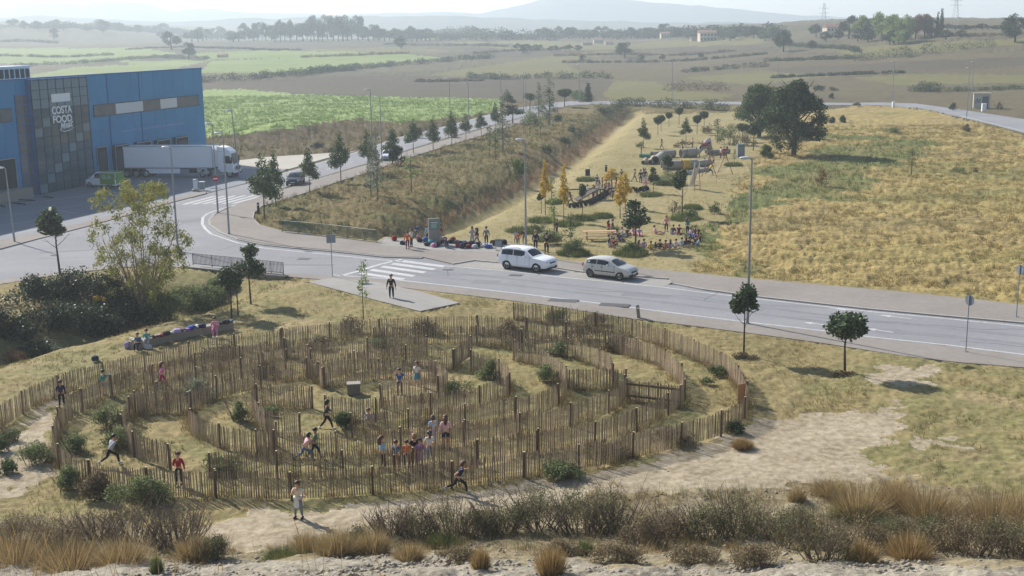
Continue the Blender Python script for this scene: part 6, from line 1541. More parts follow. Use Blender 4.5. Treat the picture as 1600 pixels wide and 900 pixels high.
def wheel(root, x, y, r, w=.22, rim=True):
    m = MB(); m.ring((0, 0, 0), (0, 1, 0), r, r * .62, w, 22); m.ring((0, 0, 0), (0, 1, 0), r * .98, r * .7, w * .8, 22)
    o = m.build('wheel', tyrem, root, True); o.location = (x, y, r)
    s = 1 if y > 0 else -1; m = MB(); m.ring((0, s * w * .30, 0), (0, 1, 0), r * .64, r * .54, w * .3, 20); m.disc((0, s * w * .12, 0), (0, s, 0), r * .6, 16)
    for k in range(5):
        a = k * 1.2566; m.hexa([(math.cos(a + d) * q, s * w * yy, math.sin(a + d) * q) for yy in (.2, .36) for q, d in ((r * .1, -.5), (r * .58, -.13), (r * .58, .13), (r * .1, .5))])
    m.ring((0, s * w * .3, 0), (0, 1, 0), r * .14, .004, w * .25, 10)
    link('rim', m.mesh('rim', rimm), o)

def car(label, loc, rz, prof, L, W, paintm, wb, wr, xf, name='parked_car', cat='car', strip=False, rails=False):
    """prof: stations (x from front to back, bottom, belt, roof); roof == belt outside the cabin"""
    root = thing(name, label, cat, loc, rz)
    def sec(st, off=0.0):
        x, zb, zl, zr, kw = st; w2 = W / 2 * kw; cab = zr - zl > .05; wr_ = w2 * (.80 if cab else .93); t = .97
        return [(x, 0, zb), (x, w2 * .88, zb), (x, w2 * .99, zb + .12), (x, w2, zb + (zl - zb) * .55), (x, w2 * t, zl), (x, wr_ if cab else w2 * .9, zr - (.05 if cab else -.012)), (x, wr_ * .86, zr + (.0 if cab else .02)), (x, 0, zr + (.025 if cab else .035))]
    S = [sec(s) for s in prof]; m = MB(); n = 8; vs = []
    for s in S: vs += s + [(p[0], -p[1], p[2]) for p in s[::-1][1:-1]]
    k = 14; fs = [(i * k + j, i * k + (j + 1) % k, (i + 1) * k + (j + 1) % k, (i + 1) * k + j) for i in range(len(S) - 1) for j in range(k)]
    fs += [tuple(range(k - 1, -1, -1)), tuple((len(S) - 1) * k + j for j in range(k))]
    m.add(vs, fs)
    body = m.build('body', paintm, root, True)
    bm = bmesh.new(); bm.from_mesh(body.data); bmesh.ops.recalc_face_normals(bm, faces=bm.faces); bm.to_mesh(body.data); bm.free()
    ed = body.modifiers.new('edge', 'EDGE_SPLIT'); ed.split_angle = R(38)
    cabs = [i for i, s in enumerate(prof) if s[3] - s[2] > .05]
    def lerp(a, b, f): return Vector(a).lerp(Vector(b), f)
    # side windows between belt and roof
    groups = [cabs[a:b] for a, b in xf['win']]
    for s in (1, -1):
        for gidx in groups:
            m = MB(); a, b = gidx[0], gidx[-1]
            for i in range(a, b):
                q = []
                for ii, ff in ((i, .0), (i + 1, .0), (i + 1, 1), (i, 1)):
                    P4, P5 = Vector(S[ii][4]), Vector(S[ii][5]); f = .10 if ff == 0 else .86
                    p = P4.lerp(P5, f); ins = .035 if ii == a else (-.035 if ii == b else 0)
                    q.append((p.x - ins, s * (p.y + .012), p.z))
                m.add(q, [(0, 1, 2, 3)])
            m.build('side_window', glassm, root)
    # windscreen and rear window
    for nm, i0, i1 in (('windscreen', cabs[0] - 1, cabs[0]), ('rear_window', cabs[-1] + 1, cabs[-1])):
        A, B = S[i0], S[i1]; m = MB(); d = .016 * (1 if nm == 'windscreen' else -1); n_ = 5; vs = []
        for f, (ww) in ((.10, .90), (.93, .94)):
            for q in range(n_):
                u = (q / (n_ - 1) * 2 - 1) * ww; yA, yB = A[5][1] * .98, B[5][1] * .97
                z = (A[7][2] * (1 - abs(u)) + A[5][2] * abs(u)) * (1 - f) + (B[7][2] * (1 - abs(u)) + B[5][2] * abs(u)) * f
                vs.append((A[7][0] * (1 - f) + B[7][0] * f + d, (yA * (1 - f) + yB * f) * u, z + .022))
        m.add(vs, [(q, q + 1, n_ + q + 1, n_ + q) for q in range(n_ - 1)]); m.build(nm, glassm, root)
    xF, xR = prof[0][0], prof[-1][0]
    for s in (1, -1):
        m = MB(); m.ball((xF - .16, s * W * .37, xf['lz']), (.17, .15, .075), 10, 6); m.build('headlight', lampm, root, True)
        m = MB(); m.ball((xR + .06, s * W * .41, xf['tz']), (.11, .09, .16), 8, 6); m.build('tail_light', redm, root, True)
        m = MB(); x_ = prof[cabs[0]][0] - .02; m.ball((x_, s * (W / 2 + .07), prof[cabs[0]][2] + .07), (.07, .11, .075), 8, 6); m.build('wing_mirror', paintm, root, True)
        for k2, xh in enumerate(xf['handles']):
            m = MB(); m.box((xh, s * (W / 2 * .99), prof[cabs[0]][2] - .12), (.16, .03, .03)); m.build('door_handle', trimm if strip else paintm, root)
        for xd in xf['doors']:
            m = MB(); m.box((xd, s * W / 2 * .993, (prof[cabs[0]][2] + .3) / 2 + .12), (.012, .02, prof[cabs[0]][2] - .36)); m.build('door_gap', trimm, root)
        if strip: m = MB(); m.box((sum(wb) / 2, s * (W / 2 + .004), .56), (wb[0] - wb[1] - wr * 2.5, .03, .06)); m.build('rubbing_strip', trimm, root)
        if rails:
            m = MB(); m.tube([(prof[cabs[0]][0] - .5, s * W * .36, prof[cabs[3]][3] + .0), (prof[cabs[0]][0] - .7, s * W * .36, prof[cabs[3]][3] + .05), (prof[cabs[-1]][0] + .3, s * W * .36, prof[cabs[-2]][3] + .05), (prof[cabs[-1]][0] + .15, s * W * .36, prof[cabs[-1]][3])], .018, 5); m.build('roof_rail', greym, root)
        m = MB()
        for xw in wb: m.disc((xw, s * (W / 2 * .985), wr + .02), (0, s, 0), wr * 1.16, 20)
        for i_, v in enumerate(m.v): m.v[i_] = (v[0], v[1], max(v[2], .2))
        m.build('wheel_arch', trimm, root)
    m = MB(); m.box((xF + .012, 0, xf['gz']), (.05, W * .42, .10)); m.build('grille', trimm, root)
    m = MB(); m.box((xF - .0, 0, .34), (.09, W * .70, .16)); m.build('bumper_intake', trimm, root)
    m = MB(); m.box((xF + .055, 0, .46), (.01, .5, .11)); m.build('number_plate', platem, root)
    m = MB(); m.box((sum(wb) / 2, 0, .27), (wb[0] - wb[1] + .8, W * .86, PZ)); m.build('underbody', trimm, root)
    for xw in wb:
        for s in (1, -1): wheel(root, xw, s * (W / 2 - .10), wr)
    return root
SUVP = [(2.24, .42, .72, .72, .80), (2.12, .34, .86, .86, .92), (1.85, .30, .96, .96, .98), (1.30, .30, 1.04, 1.04, 1.0), (.98, .28, 1.08, 1.08, 1.0), (.30, .28, 1.08, 1.60, 1.0), (-.10, .28, 1.09, 1.68, 1.0), (-.75, .28, 1.10, 1.70, 1.0), (-1.30, .28, 1.11, 1.68, 1.0), (-1.85, .30, 1.12, 1.62, .98), (-2.10, .36, 1.12, 1.16, .94), (-2.26, .42, .92, .92, .88)]
HATP = [(1.98, .38, .60, .60, .78), (1.88, .28, .74, .74, .90), (1.62, .24, .84, .84, .97), (1.30, .24, .92, .92, .99), (1.05, .24, .97, .97, 1.0), (.30, .24, .98, 1.38, 1.0), (-.10, .24, .99, 1.46, 1.0), (-.70, .24, 1.0, 1.47, 1.0), (-1.15, .24, 1.01, 1.44, .99), (-1.62, .26, 1.02, 1.34, .96), (-1.86, .32, .98, 1.02, .92), (-1.98, .38, .78, .78, .86)]
XF = dict(win=((0, 3), (2, 5)), lz=.80, tz=1.02, gz=.72, handles=(-.45, -1.25), doors=(.72, -.38, -1.28)); XH = dict(win=((0, 3), (2, 5)), lz=.70, tz=.92, gz=.60, handles=(-.30, -1.0), doors=(.80, -.22, -1.08))
roadv = at(1037, 448.5) - at(872, 432); RD = math.atan2(roadv.y, roadv.x)
pw = M('white_car_paint', (0.82, 0.83, 0.85), 0.22, var=.02); ps = M('champagne_car_paint', (0.56, 0.54, 0.49), 0.28, metal=.25, var=.02); pd = M('dark_grey_car_paint', (0.055, 0.065, 0.08), 0.25, metal=.3, var=.02)
def mid(a, b, z=.03): return (at(*a, z) + at(*b, z)) / 2
def carpos(a, b, W, z=.03):
    """centre from the two ground contacts of the near-side wheels"""
    A, B = at(*a, z), at(*b, z); t = (B - A).normalized(); n = Vector((-t.y, t.x, 0)); return (A + B) / 2 + n * (W / 2 - .1), math.atan2(t.y, t.x)
c, a = carpos((793, 420.5), (838.5, 425.5), 1.82); car('white off-road style car parked in the bay left of the beige hatchback', c, a, SUVP, 4.5, 1.84, pw, (1.32, -1.32), .36, XF, rails=True)
c, a = carpos((920, 432.5), (971.5, 438.5), 1.72); car('beige silver hatchback parked in the bay right of the white car', c, a, HATP, 4.0, 1.72, ps, (1.24, -1.24), .31, XH, strip=True)
up = at(484, 299) - at(577, 256); c = at(462, 288, .02); car('dark grey hatchback driving down the upper road towards the crossing', c, math.atan2(up.y, up.x) + .12, HATP, 4.0, 1.78, pd, (1.24, -1.24), .32, XH, name='moving_car')
c = at(607, 250, .02); car('white car on the upper road half hidden behind a dark round shrub', c, math.atan2(up.y, up.x) + .05, HATP, 4.0, 1.74, pw, (1.24, -1.24), .31, XH, name='moving_car')
# --- articulated lorry at the loading docks
pwt = M('white_trailer_paint', (0.9, 0.91, 0.92), 0.35, var=.03, scale=1.5); pcab = M('white_cab_paint', (0.84, 0.85, 0.86), 0.3, var=.02)
A, B = at(352, 281, .02), at(190, 281.5, .02); d = (A - B).normalized()
t = thing('articulated_lorry', 'long white articulated lorry backed to the blue building docks', 'lorry', at(280, 277, .02) + Vector((0, .9, 0)), math.atan2(d.y, d.x) - .03)
LT = 13.4; x0, x1 = -8.6, 4.9
m = MB(); m.box(((x0 + x1) / 2, 0, 2.62), (x1 - x0, 2.5, 2.7)); tb = m.build('trailer_body', pwt, t)
m = MB()
for xx in (x0 + .02, x1 - .02):
    for yy in (-1.235, 1.235): m.box((xx, yy, 2.62), (.12, .08, 2.76))
for zz in (1.27, 3.98):
    for yy in (-1.245, 1.245): m.box(((x0 + x1) / 2, yy, zz), (x1 - x0 + .1, .06, .10))
m.build('trailer_frame', M('aluminium_edge', (.5, .52, .55), .4, metal=.5), t)
m = MB(); m.box((-1.9, -1.21, .85), (4.6, .05, .62)); m.build('side_skirt', pwt, t)
m = MB(); m.box((-7.9, -1.21, .98), (1.1, .05, .35)); m.box((2.2, -1.1, .85), (1.0, .4, .5)); m.build('chassis', trimm, t)
m = MB(); m.box(((x0 + x1) / 2, 0, 1.15), (x1 - x0, 1.0, .2)); m.build('chassis_beam', trimm, t)
for xw in (-6.8, -5.5, -4.2):
    for s in (1, -1): wheel(t, xw, s * 1.08, .50, .34)
CB = [(5.5, .5), (8.0, .45)]
m = MB()
m.hexa([(5.45, -1.22, .75), (7.75, -1.22, .55), (7.75, 1.22, .55), (5.45, 1.22, .75), (5.45, -1.2, 3.35), (7.25, -1.15, 3.25), (7.25, 1.15, 3.25), (5.45, 1.2, 3.35)])
m.hexa([(5.45, -1.2, 3.35), (7.25, -1.15, 3.25), (7.25, 1.15, 3.25), (5.45, 1.2, 3.35), (5.45, -1.15, 3.98), (6.5, -1.0, 3.85), (6.5, 1.0, 3.85), (5.45, 1.15, 3.98)])
cab_ = m.build('cab', pcab, t)
bv = cab_.modifiers.new('bevel', 'BEVEL'); bv.width = .12; bv.segments = 3
m = MB(); m.hexa([(7.72, -1.08, 1.75), (7.74, -1.08, 1.75), (7.74, 1.08, 1.75), (7.72, 1.08, 1.75), (7.30, -1.02, 3.05), (7.34, -1.02, 3.05), (7.34, 1.02, 3.05), (7.30, 1.02, 3.05)])
for i_, v in enumerate(m.v): m.v[i_] = (v[0] - (.13 if v[2] < 2 else -.01) * 1 + .02, v[1], v[2])
m.build('windscreen', glassm, t)
for s in (1, -1):
    m = MB(); m.add([(6.3, s * 1.235, 1.85), (7.35, s * 1.235, 1.80), (7.1, s * 1.20, 2.75), (6.35, s * 1.21, 2.75)], [(0, 1, 2, 3)]); m.build('side_window', glassm, t)
    m = MB(); m.box((7.45, s * 1.42, 2.3), (.10, .22, .75)); m.build('mirror', trimm, t)
    m = MB(); m.box((5.15, s * 1.0, 2.5), (.6, .04, 2.2)); m.build('cab_deflector', pcab, t)
    m = MB(); m.box((7.82, s * .85, .95), (.06, .4, .22)); m.build('headlight', lampm, t)
m = MB(); m.box((7.80, 0, 1.15), (.05, 1.5, .5)); m.box((7.82, 0, .5), (.08, 2.3, .2)); m.build('grille', trimm, t)
m = MB(); m.box((4.6, 0, .85), (5.4, .9, .22)); m.build('tractor_frame', trimm, t)
for xw in (3.4, 7.0):
    for s in (1, -1): wheel(t, xw, s * 1.05, .50, .32)
m = MB(); m.box((5.2, -1.05, .75), (1.1, .45, .55)); m.build('fuel_tank', chrom, t)
m = MB(); m.box((6.95, -1.22, 1.12), (1.25, .05, .12)); m.box((3.4, -1.2, 1.12), (1.3, .05, .1)); m.build('mudguard', pcab, t)
# --- small white and green van
vang = M('green_wrap', '#6a9a3a', .45, var=.1)
c = at(160, 293.5, .02); dv = at(190, 295) - at(132, 293)
VANP = [(-.2 + 2.35, .38, .72, .72, .82), (2.05, .30, .90, .90, .94), (1.75, .28, 1.02, 1.02, 1.0), (1.45, .28, 1.10, 1.10, 1.0), (.75, .28, 1.12, 1.80, 1.0), (.45, .28, 1.12, 1.90, 1.0), (-.1, .28, 1.12, 1.92, 1.0), (-.9, .28, 1.12, 1.93, 1.0), (-1.7, .28, 1.12, 1.93, 1.0), (-2.25, .30, 1.12, 1.88, .98), (-2.32, .34, 1.1, 1.16, .96), (-2.36, .40, .95, .95, .92)]
v = car('small van with white front and green printed rear beside the glass tower', c + Vector((0, .8, 0)), math.atan2(dv.y, dv.x) + math.pi, VANP, 4.7, 1.85, pw, (1.45, -1.5), .33, dict(win=((0, 3),), lz=.82, tz=1.1, gz=.7, handles=(.2,), doors=(1.0, -.1)), name='van', cat='van')
m = MB(); 
for s in (1, -1): m.box((-1.2, s * .93, 1.15), (2.1, .02, 1.35))
m.box((-1.2, 0, 1.955), (2.1, 1.4, .02)); m.build('green_panel', vang, v)
for s in (1, -1):
    m = MB(); m.ring((-.75, s * .945, 1.35), (0, 1, 0), .22, .15, .01, 12); m.ring((-1.5, s * .945, 1.35), (0, 1, 0), .2, .14, .01, 12); m.box((-1.12, s * .945, 1.2), (.3, .01, .05)); m.build('logo', pw, v)
m = MB(); m.box((-2.38, 0, 1.2), (.02, 1.6, 1.3)); m.build('rear_panel', vang, v)

# ================================================================== STREET FURNITURE
def lamp(px, py, top, label, head='dome', lean=0.0, z=None, side=-1, sign=False):
    b = on(px, py) if z is None else at(px, py, z); h = tall(b, top)
    t = thing('street_lamp', label, 'street lamp', b); t.rotation_euler = (0, R(lean), 0)
    MB().tube([(0, 0, 0), (0, 0, h * .35), (0, 0, h - .05)], [.095, .08, .05], 10).build('pole', greym, t)
    MB().box((0, 0, .02), (.32, .32, .04)).build('base_plate', greym, t)
    m = MB(); m.tube([(0, 0, h - .12), (side * .12, 0, h - .02), (side * .30, 0, h)], .035, 6); m.build('arm', greym, t)
    lm = M('lamp_head_paint', (.55, .57, .6), .4, var=.03)
    m = MB(); m.ball((side * .42, 0, h + .02), (.36, .19, .09), 12, 6); hd = m.build('lamp_head', lm, t, True)
    m = MB(); m.ball((side * .46, 0, h - .045), (.24, .14, .05), 10, 5); m.build('lamp_glass', M('lamp_lens', (.5, .52, .53), .3), hd, True)
    if not sign: MB().box((0, -.09, .9), (.12, .02, .35)).build('service_door', greym, t)
    return t
for row in ((278, 390, 230, 'lamp post rising through the crown of the half-bare autumn tree', .12), (358, 365.5, 208, 'lamp post at the inner edge of the wide pavement corner', PZ), (822, 398, 218, 'central lamp post right behind the parked white car', PZ), (1168, 505.5, 247, 'tall lamp post between road and narrow evergreen tree', .065),
            (23, 379, 262, 'lamp post at the left edge of the car park', .02)):
    lamp(row[0], row[1], row[2], row[3], z=row[4], lean=-1.5 if row[0] < 30 else 0)
lamp(375, 281, 172, 'leaning lamp post in front of the lorry cab', z=.02, lean=-3.5)
lb = lamp(340.5, 332, 193, 'lamp post carrying the round no-entry sign', z=.12)
for px, py, top, lab in ((583, 264, 140, 'lamp post on the field side of the upper road, nearest one'), (597, 255, 152, 'lamp post on the verge side of the upper road, left of the white car'), (704, 212, 122, 'thin lamp post at the crop field edge, with pale tree top beside'), (733, 209, 130, 'lamp post by the thin street tree on the upper road'),
    (783, 176, 111, 'far lamp post left of the road bend'), (818, 172, 115, 'far lamp post of a close pair, left'), (822, 170, 113, 'far lamp post of a close pair, right'), (905, 160, 101, 'far lamp post behind the poplars near the crossroad'), (1050, 159, 98, 'far lamp post behind the end of the playground'),
    (1394, 164, 96, 'far lamp post by the small white box on the right road'), (1517, 170, 97, 'far lamp post behind the graffiti hut'), (1510, 188, 106, 'far lamp post in front of the graffiti hut'), (1215, 130, 96, 'far lamp post seen above the big spreading tree')):
    lamp(px, py, top, lab)
def disc_sign(px, py, top, label, face, colm, r_=.30, z=.12, parent=None, hz_=None):
    b = at(px, py, z); h = tall(b, top)
    if parent is None:
        t = thing('road_sign', label, 'road sign', b, R(face + 180)); MB().tube([(0, 0, 0), (0, 0, h)], .03, 8).build('pole', greym, t)
        MB().box((0, 0, .015), (.2, .2, .03)).build('base_plate', greym, t)
    else: t, h = parent, hz_ + r_
    o = MB().ring((0, -.045, h - r_), (0, 1, 0), r_, .001, .02, 22).build('sign_plate', colm, t)
    return t, h, o
sgrey = M('sign_back', '#7d8894', .5, metal=.4, var=.05); sblue = M('sign_blue', '#27478a', .5); sred = M('sign_red', '#b3212c', .5); swhite = M('sign_white', (.75, .75, .75), .5)
t, h, o = disc_sign(1509, 549.5, 461, 'grey-backed round road sign on the near pavement', -62, sblue, z=.065); o2 = MB().ring((0, -.03, h - .30), (0, 1, 0), .30, .001, .012, 22).build('sign_back', sgrey, t)
t, h, o = disc_sign(1588, 495, 414, 'grey-backed sign on the far pavement at the right edge', -70, sblue, z=PZ); MB().ring((0, -.03, h - .30), (0, 1, 0), .30, .001, .012, 22).build('sign_back', sgrey, t)
disc_sign(324, 290, 265, 'small round grey sign in front of the lorry wheels, right', 20, sgrey, r_=.3); disc_sign(313, 290, 262, 'small round grey sign in front of the lorry wheels, left', 20, sgrey, r_=.28)
hh = tall(lb.location, 279) ; o = MB().ring((0, -.10, hh), (0, 1, 0), .33, .001, .02, 22).build('no_entry_sign', sred, lb); MB().box((0, -.115, hh), (.44, .012, .11)).build('white_bar', swhite, o)
b = at(519.5, 430, .02); h = tall(b, 365); t = thing('road_sign', 'pole with two narrow grey sign plates standing before the near edge of the road', 'road sign', at(519.5, 432, .07), R(25))
MB().tube([(0, 0, 0), (0, 0, h)], .03, 8).build('pole', greym, t)
for s in (-1, 1): MB().box((s * .19, -.03, h - .32), (.32, .02, .62)).build('sign_plate', sgrey, t)
def board_post(px, py, top, w_, label, colm, z=0.0, tilt=0):
    b = at(px, py, z); h = tall(b, top); t = thing('marker_post', label, 'post', b); t.rotation_euler = (0, R(tilt), 0)
    m = MB(); m.box((0, 0, h / 2), (w_, w_ * .8, h)); m.build('post', colm, t); m = MB(); m.box((0, 0, h + .02), (w_ * .9, w_ * .7, .04), taper=.6); m.build('cap', colm, t); m = MB(); m.box((0, -w_ * .42, h * .82), (w_ * .8, .01, h * .1)); m.build('band', swhite, t)
board_post(998, 498, 477, .22, 'leaning pale concrete post at the lawn edge by the outer fence', concm, tilt=-6); board_post(404, 334, 317, .22, 'short dark bollard at the tip of the grass bank', trimm, .1); board_post(947, 268, 258, .3, 'dark bollard behind the yellow tree on the playground', trimm); board_post(1396, 168, 159, .6, 'small white marker box on the far right road', swhite)
b = on(918, 279); t = thing('litter_bin', 'dark round litter bin beside its grass ring', 'litter bin', b); MB().ring((0, 0, .75), (0, 0, 1), .28, .24, .8, 14).build('drum', trimm, t); MB().tube([(.3, 0, 0), (.3, 0, 1.5)], .03, 6).build('post', greym, t); MB().disc((0, 0, .4), (0, 0, 1), .27, 14).build('bottom', trimm, t)
b = at(779, 391, PZ); t = thing('litter_bin', 'boxy metal litter bin on legs beside the white parked car', 'litter bin', b); MB().box((0, 0, .62), (.55, .4, .5)).build('box', greym, t); MB().box((0, 0, .9), (.6, .45, .05)).build('lid', trimm, t)
for s in (-1, 1): MB().box((s * .22, 0, .2), (.05, .3, .4)).build('leg', greym, t)
b = at(306, 297, .12); t = thing('service_cabinets', 'white and grey service pedestal with a domed top at the yard corner', 'cabinet', b); MB().box((0, 0, .55), (.45, .45, 1.1)).build('column', swhite, t); MB().ball((0, 0, 1.18), (.3, .3, .16), 12, 6).build('dome', lampm, t, True); MB().box((0, 0, .05), (.9, .9, .1)).build('plinth', concm, t)
b = at(316, 296, .12); t = thing('service_cabinet', 'low grey cabinet right of the white pedestal', 'cabinet', b); MB().box((0, 0, .45), (.6, .4, .9)).build('case', greym, t); MB().box((0, 0, .92), (.66, .46, .05)).build('lid', swhite, t)
# railings
def railing(P, z, h, label, colm, step=.115, posts=2.0):
    W = [at(a, b, z) for a, b in P]; root = thing('railing', label, 'railing', W[0]); c = W[0]; pts = dens([(p.x, p.y) for p in W], step)
    bar = MB().tube([(0, 0, .12), (0, 0, h)], .024, 5, False).mesh('bar', colm); post = MB().box((0, 0, h / 2), (.06, .05, h)).mesh('post', colm)
    for i, p in enumerate(pts):
        k = max(1, round(posts / step)); me = post if i % k == 0 or i == len(pts) - 1 else bar
        o = link('post' if me is post else 'bar', me, root); o.location = (p.x - c.x, p.y - c.y, 0)
    for zz in (.12, h):
        MB().tube([(p.x - c.x, p.y - c.y, zz) for p in (pts[0], pts[len(pts) // 2], pts[-1])], .026, 6).build('rail', colm, root)
grn = M('green_railing_paint', '#4f6656', .5, var=.08); gry = M('grey_railing_paint', '#4b4f50', .5, var=.08)
railing([(441, 362), (515, 369), (588, 378)], PZ, 1.05, 'long pale green railing between pavement corner and ditch bank', grn, step=.14)
railing([(302, 414), (370, 421), (443, 429)], .16, .95, 'dark grey railing on the culvert wall at the near road edge', gry, step=.13)
a_, b_ = at(298, 416, .16), at(446, 430, .16); dd = b_ - a_
t = thing('culvert_wall', 'concrete culvert head wall under the dark grey railing', 'wall', (a_ + b_) / 2, math.atan2(dd.y, dd.x)); t.location.z = 0
MB().box((0, -.05, -.85), (dd.length, .35, 1.9)).build('wall', concm, t); MB().box((0, -.08, .13), (dd.length + .3, .5, .08)).build('coping', slabm, t)
MB().ring((-.6, -.235, -.9), (0, 1, 0), .7, .62, .04, 20).build('pipe_rim', concm, t); MB().disc((-.6, -.232, -.9), (0, -1, 0), .62, 20).build('pipe_mouth', trimm, t)
# guard rail at the far right road
pts = [on(1500 + 28 * k, 186 + 7.2 * k) for k in range(8)]; root = thing('guard_rail', 'metal guard rail along the far road at the right edge', 'guard rail', pts[0])
for p in pts: MB().box((p.x - pts[0].x, p.y - pts[0].y, p.z - pts[0].z + .35), (.12, .12, .7)).build('post', greym, root)
MB().tube([(p.x - pts[0].x, p.y - pts[0].y - .1, p.z - pts[0].z + .6) for p in pts], .13, 5).build('beam', greym, root)
# stone bench with people and bags
bl = []
segs = [((206, 546), (262, 532.5)), ((264, 532), (310, 523)), ((312, 522.5), (362, 513.5))]
dg = []
for i, (p, q) in enumerate(segs):
    A, B = at(*p, 0), at(*q, 0); d = B - A; t = thing('stone_bench', ('left block', 'middle block', 'right block')[i] + ' of the long low concrete bench beside the brambles', 'bench', (A + B) / 2, math.atan2(d.y, d.x))
    o = MB().box((0, 0, .24), (d.length, .62, .48)).build('seat_block', concm, t); bv = o.modifiers.new('bevel', 'BEVEL'); bv.width = .025; MB().box((0, 0, .03), (d.length - .1, .70, .06)).build('foot', concm, t)
def onbench(px, py): return at(px, py, .48)
def bpers(px, py, face, h, c1, c2, hair, label, **k):
    p = onbench(px, py); s = h / 1.4; return person(0, 0, 'bench', face, h, c1, c2, hair, label, loc=(p.x, p.y, .50 * s - .13 * s + .0), **k)
bpers(336, 513, 190, 1.45, 'pink', 'pink', 'black', 'child in bright pink sitting on the right block of the stone bench', sleeve='long', shoes='white')
bpers(230, 531, 185, 1.40, 'turquoise', 'light grey', 'black', 'child in turquoise sitting on the left block of the stone bench', sleeve='long')
bpers(217, 536, 170, 1.35, 'denim', 'navy', 'red', 'child in blue slumped at the left end of the stone bench', sleeve='long')
# bags
BAGM = {}
def bag(p, w_, d_, h_, col, label, rz, kind='backpack', group=None):
    t = thing(kind, label, 'backpack' if kind == 'backpack' else 'clothing', p, rz, group)
    key = kind
    if key not in BAGM:
        m = MB(); m.ball((0, 0, .5), (.5, .5, .5), 10, 7)
        for i_, v in enumerate(m.v):
            x, y, z = v; f = lambda a: math.copysign(abs(a * 2) ** .6 / 2, a); m.v[i_] = (f(x) * (1 - .25 * max(0, z - .5)), f(y), f(z - .5) + .5)
        body = m.mesh('bag', cl('navy'), True)
        m = MB(); m.ball((0, -.46, .36), (.34, .16, .26), 8, 6); pocket = m.mesh('pocket', cl('navy'), True)
        m = MB()
        for s in (-1, 1): m.tube([(s * .25, .48, .92), (s * .3, .68, .6), (s * .25, .5, .12)], .04, 4)
        m.tube([(-.1, .3, .98), (0, .3, 1.1), (.1, .3, .98)], .035, 4); strap = m.mesh('strap', cl('dark grey'))
        m = MB(); rs = random.Random(3)
        for q in range(4): m.ball((rs.uniform(-.3, .3), rs.uniform(-.3, .3), .25 + .2 * q * .5), (.34, .3, .22), 8, 5)
        cloth = m.mesh('fabric', cl('navy'), True)
        BAGM['backpack'] = (body, pocket, strap); BAGM['jacket'] = (cloth,)
    t.scale = (w_, d_, h_)
    if kind == 'backpack':
        for me, nm, c_ in zip(BAGM['backpack'], ('bag', 'pocket', 'strap'), (col, col, 'dark grey')): link(nm, me, t, cl(c_))
    else:
        link('fabric', BAGM['jacket'][0], t, cl(col)); 
        m = MB(); m.tube([(.2, -.3, .5), (.45, -.55, .2), (.5, -.7, .05)], [.12, .1, .07], 6); link('sleeve', m.mesh('sleeve', cl(col), True), t)
    return t
bag(at(149, 564, 0), .42, .3, .3, 'navy', 'dark blue bag lying alone on the lawn above the fence', .3)
bag(at(232, 546, 0), .45, .4, .3, 'light grey', 'pale backpack standing on the grass before the bench', .6); bag(at(199, 545, 0), .35, .3, .42, 'lilac', 'lilac backpack leaning at the left end of the bench', .2)
for i, (px, py, c_, k_, lab) in enumerate(((210, 533, 'cream', 'jacket', 'cream jacket on the left end of the bench'), (243, 528, 'maroon', 'jacket', 'dark red jacket on the bench right of the child in turquoise'), (252, 526, 'dark red', 'jacket', 'wine-coloured jacket in the pile on the left block'), (260, 524, 'black', 'backpack', 'black backpack on the left block'), (270, 522, 'light grey', 'jacket', 'pale grey jacket hanging over the middle block'),
    (277, 520, 'lilac', 'backpack', 'lilac backpack on the middle block'), (285, 518, 'navy', 'jacket', 'navy jacket in the middle of the long pile'), (292, 517, 'purple', 'jacket', 'purple coat hanging from the middle block'), (300, 515, 'blue', 'backpack', 'blue backpack on the middle block'), (308, 513, 'white', 'jacket', 'white jacket at the right of the long pile'), (316, 512, 'navy', 'backpack', 'navy backpack on the right block'), (346, 507, 'navy', 'jacket', 'navy jacket beside the child in pink'), (353, 506, 'black', 'backpack', 'black backpack at the right end of the bench'), (359, 505, 'denim', 'jacket', 'blue-grey jacket at the right end of the bench'))):
    p = onbench(px, py); bag(p, .5, .42, .26, c_, lab, i * 1.3, k_)
cols = ['navy', 'red', 'black', 'blue', 'dark grey', 'turquoise', 'pink', 'navy', 'maroon', 'denim', 'black', 'red', 'dark grey', 'navy', 'blue', 'black', 'dark red', 'navy', 'light grey', 'black', 'blue', 'brown', 'navy', 'dark grey', 'white', 'navy', 'red', 'black']
pos = [(629, 382), (616, 376), (656, 378), (665, 378), (667, 384), (674, 382), (678, 386), (683, 385), (690, 380), (694, 378), (704, 380), (708, 378), (714, 381), (719, 384), (725, 382), (728, 386), (732, 388), (736, 384), (742, 388), (746, 386), (762, 388), (770, 383), (775, 381), (782, 384), (766, 387), (722, 388), (716, 386), (788, 382)]
where = ['alone at the left of the plaza', 'far left on the plaza edge', 'by the child in blue', 'before the board', 'on the slab before the board', 'right under the board', 'left of the crouching child', 'beside the crouching child', 'behind the crouching child', 'behind another by the board', 'right of the crouching child', 'near the red one', 'in the middle heap', 'left front of the middle heap', 'on top of the middle heap', 'at the front of the middle heap', 'front right of the middle heap', 'behind the middle heap', 'by the long-haired girl', 'under the girl in maroon', 'below the boy in grey', 'by the litter bin left', 'by the litter bin back', 'against the litter bin', 'nearest the road', 'in the front row of the heap', 'inside the heap front', 'right of the litter bin']
for i, (px, py) in enumerate(pos):
    bag(at(px, py, PZ), .5, .42, .34 + .1 * (i % 2), cols[i], f'{cols[i]} schoolbag {where[i]}', i * 1.7)
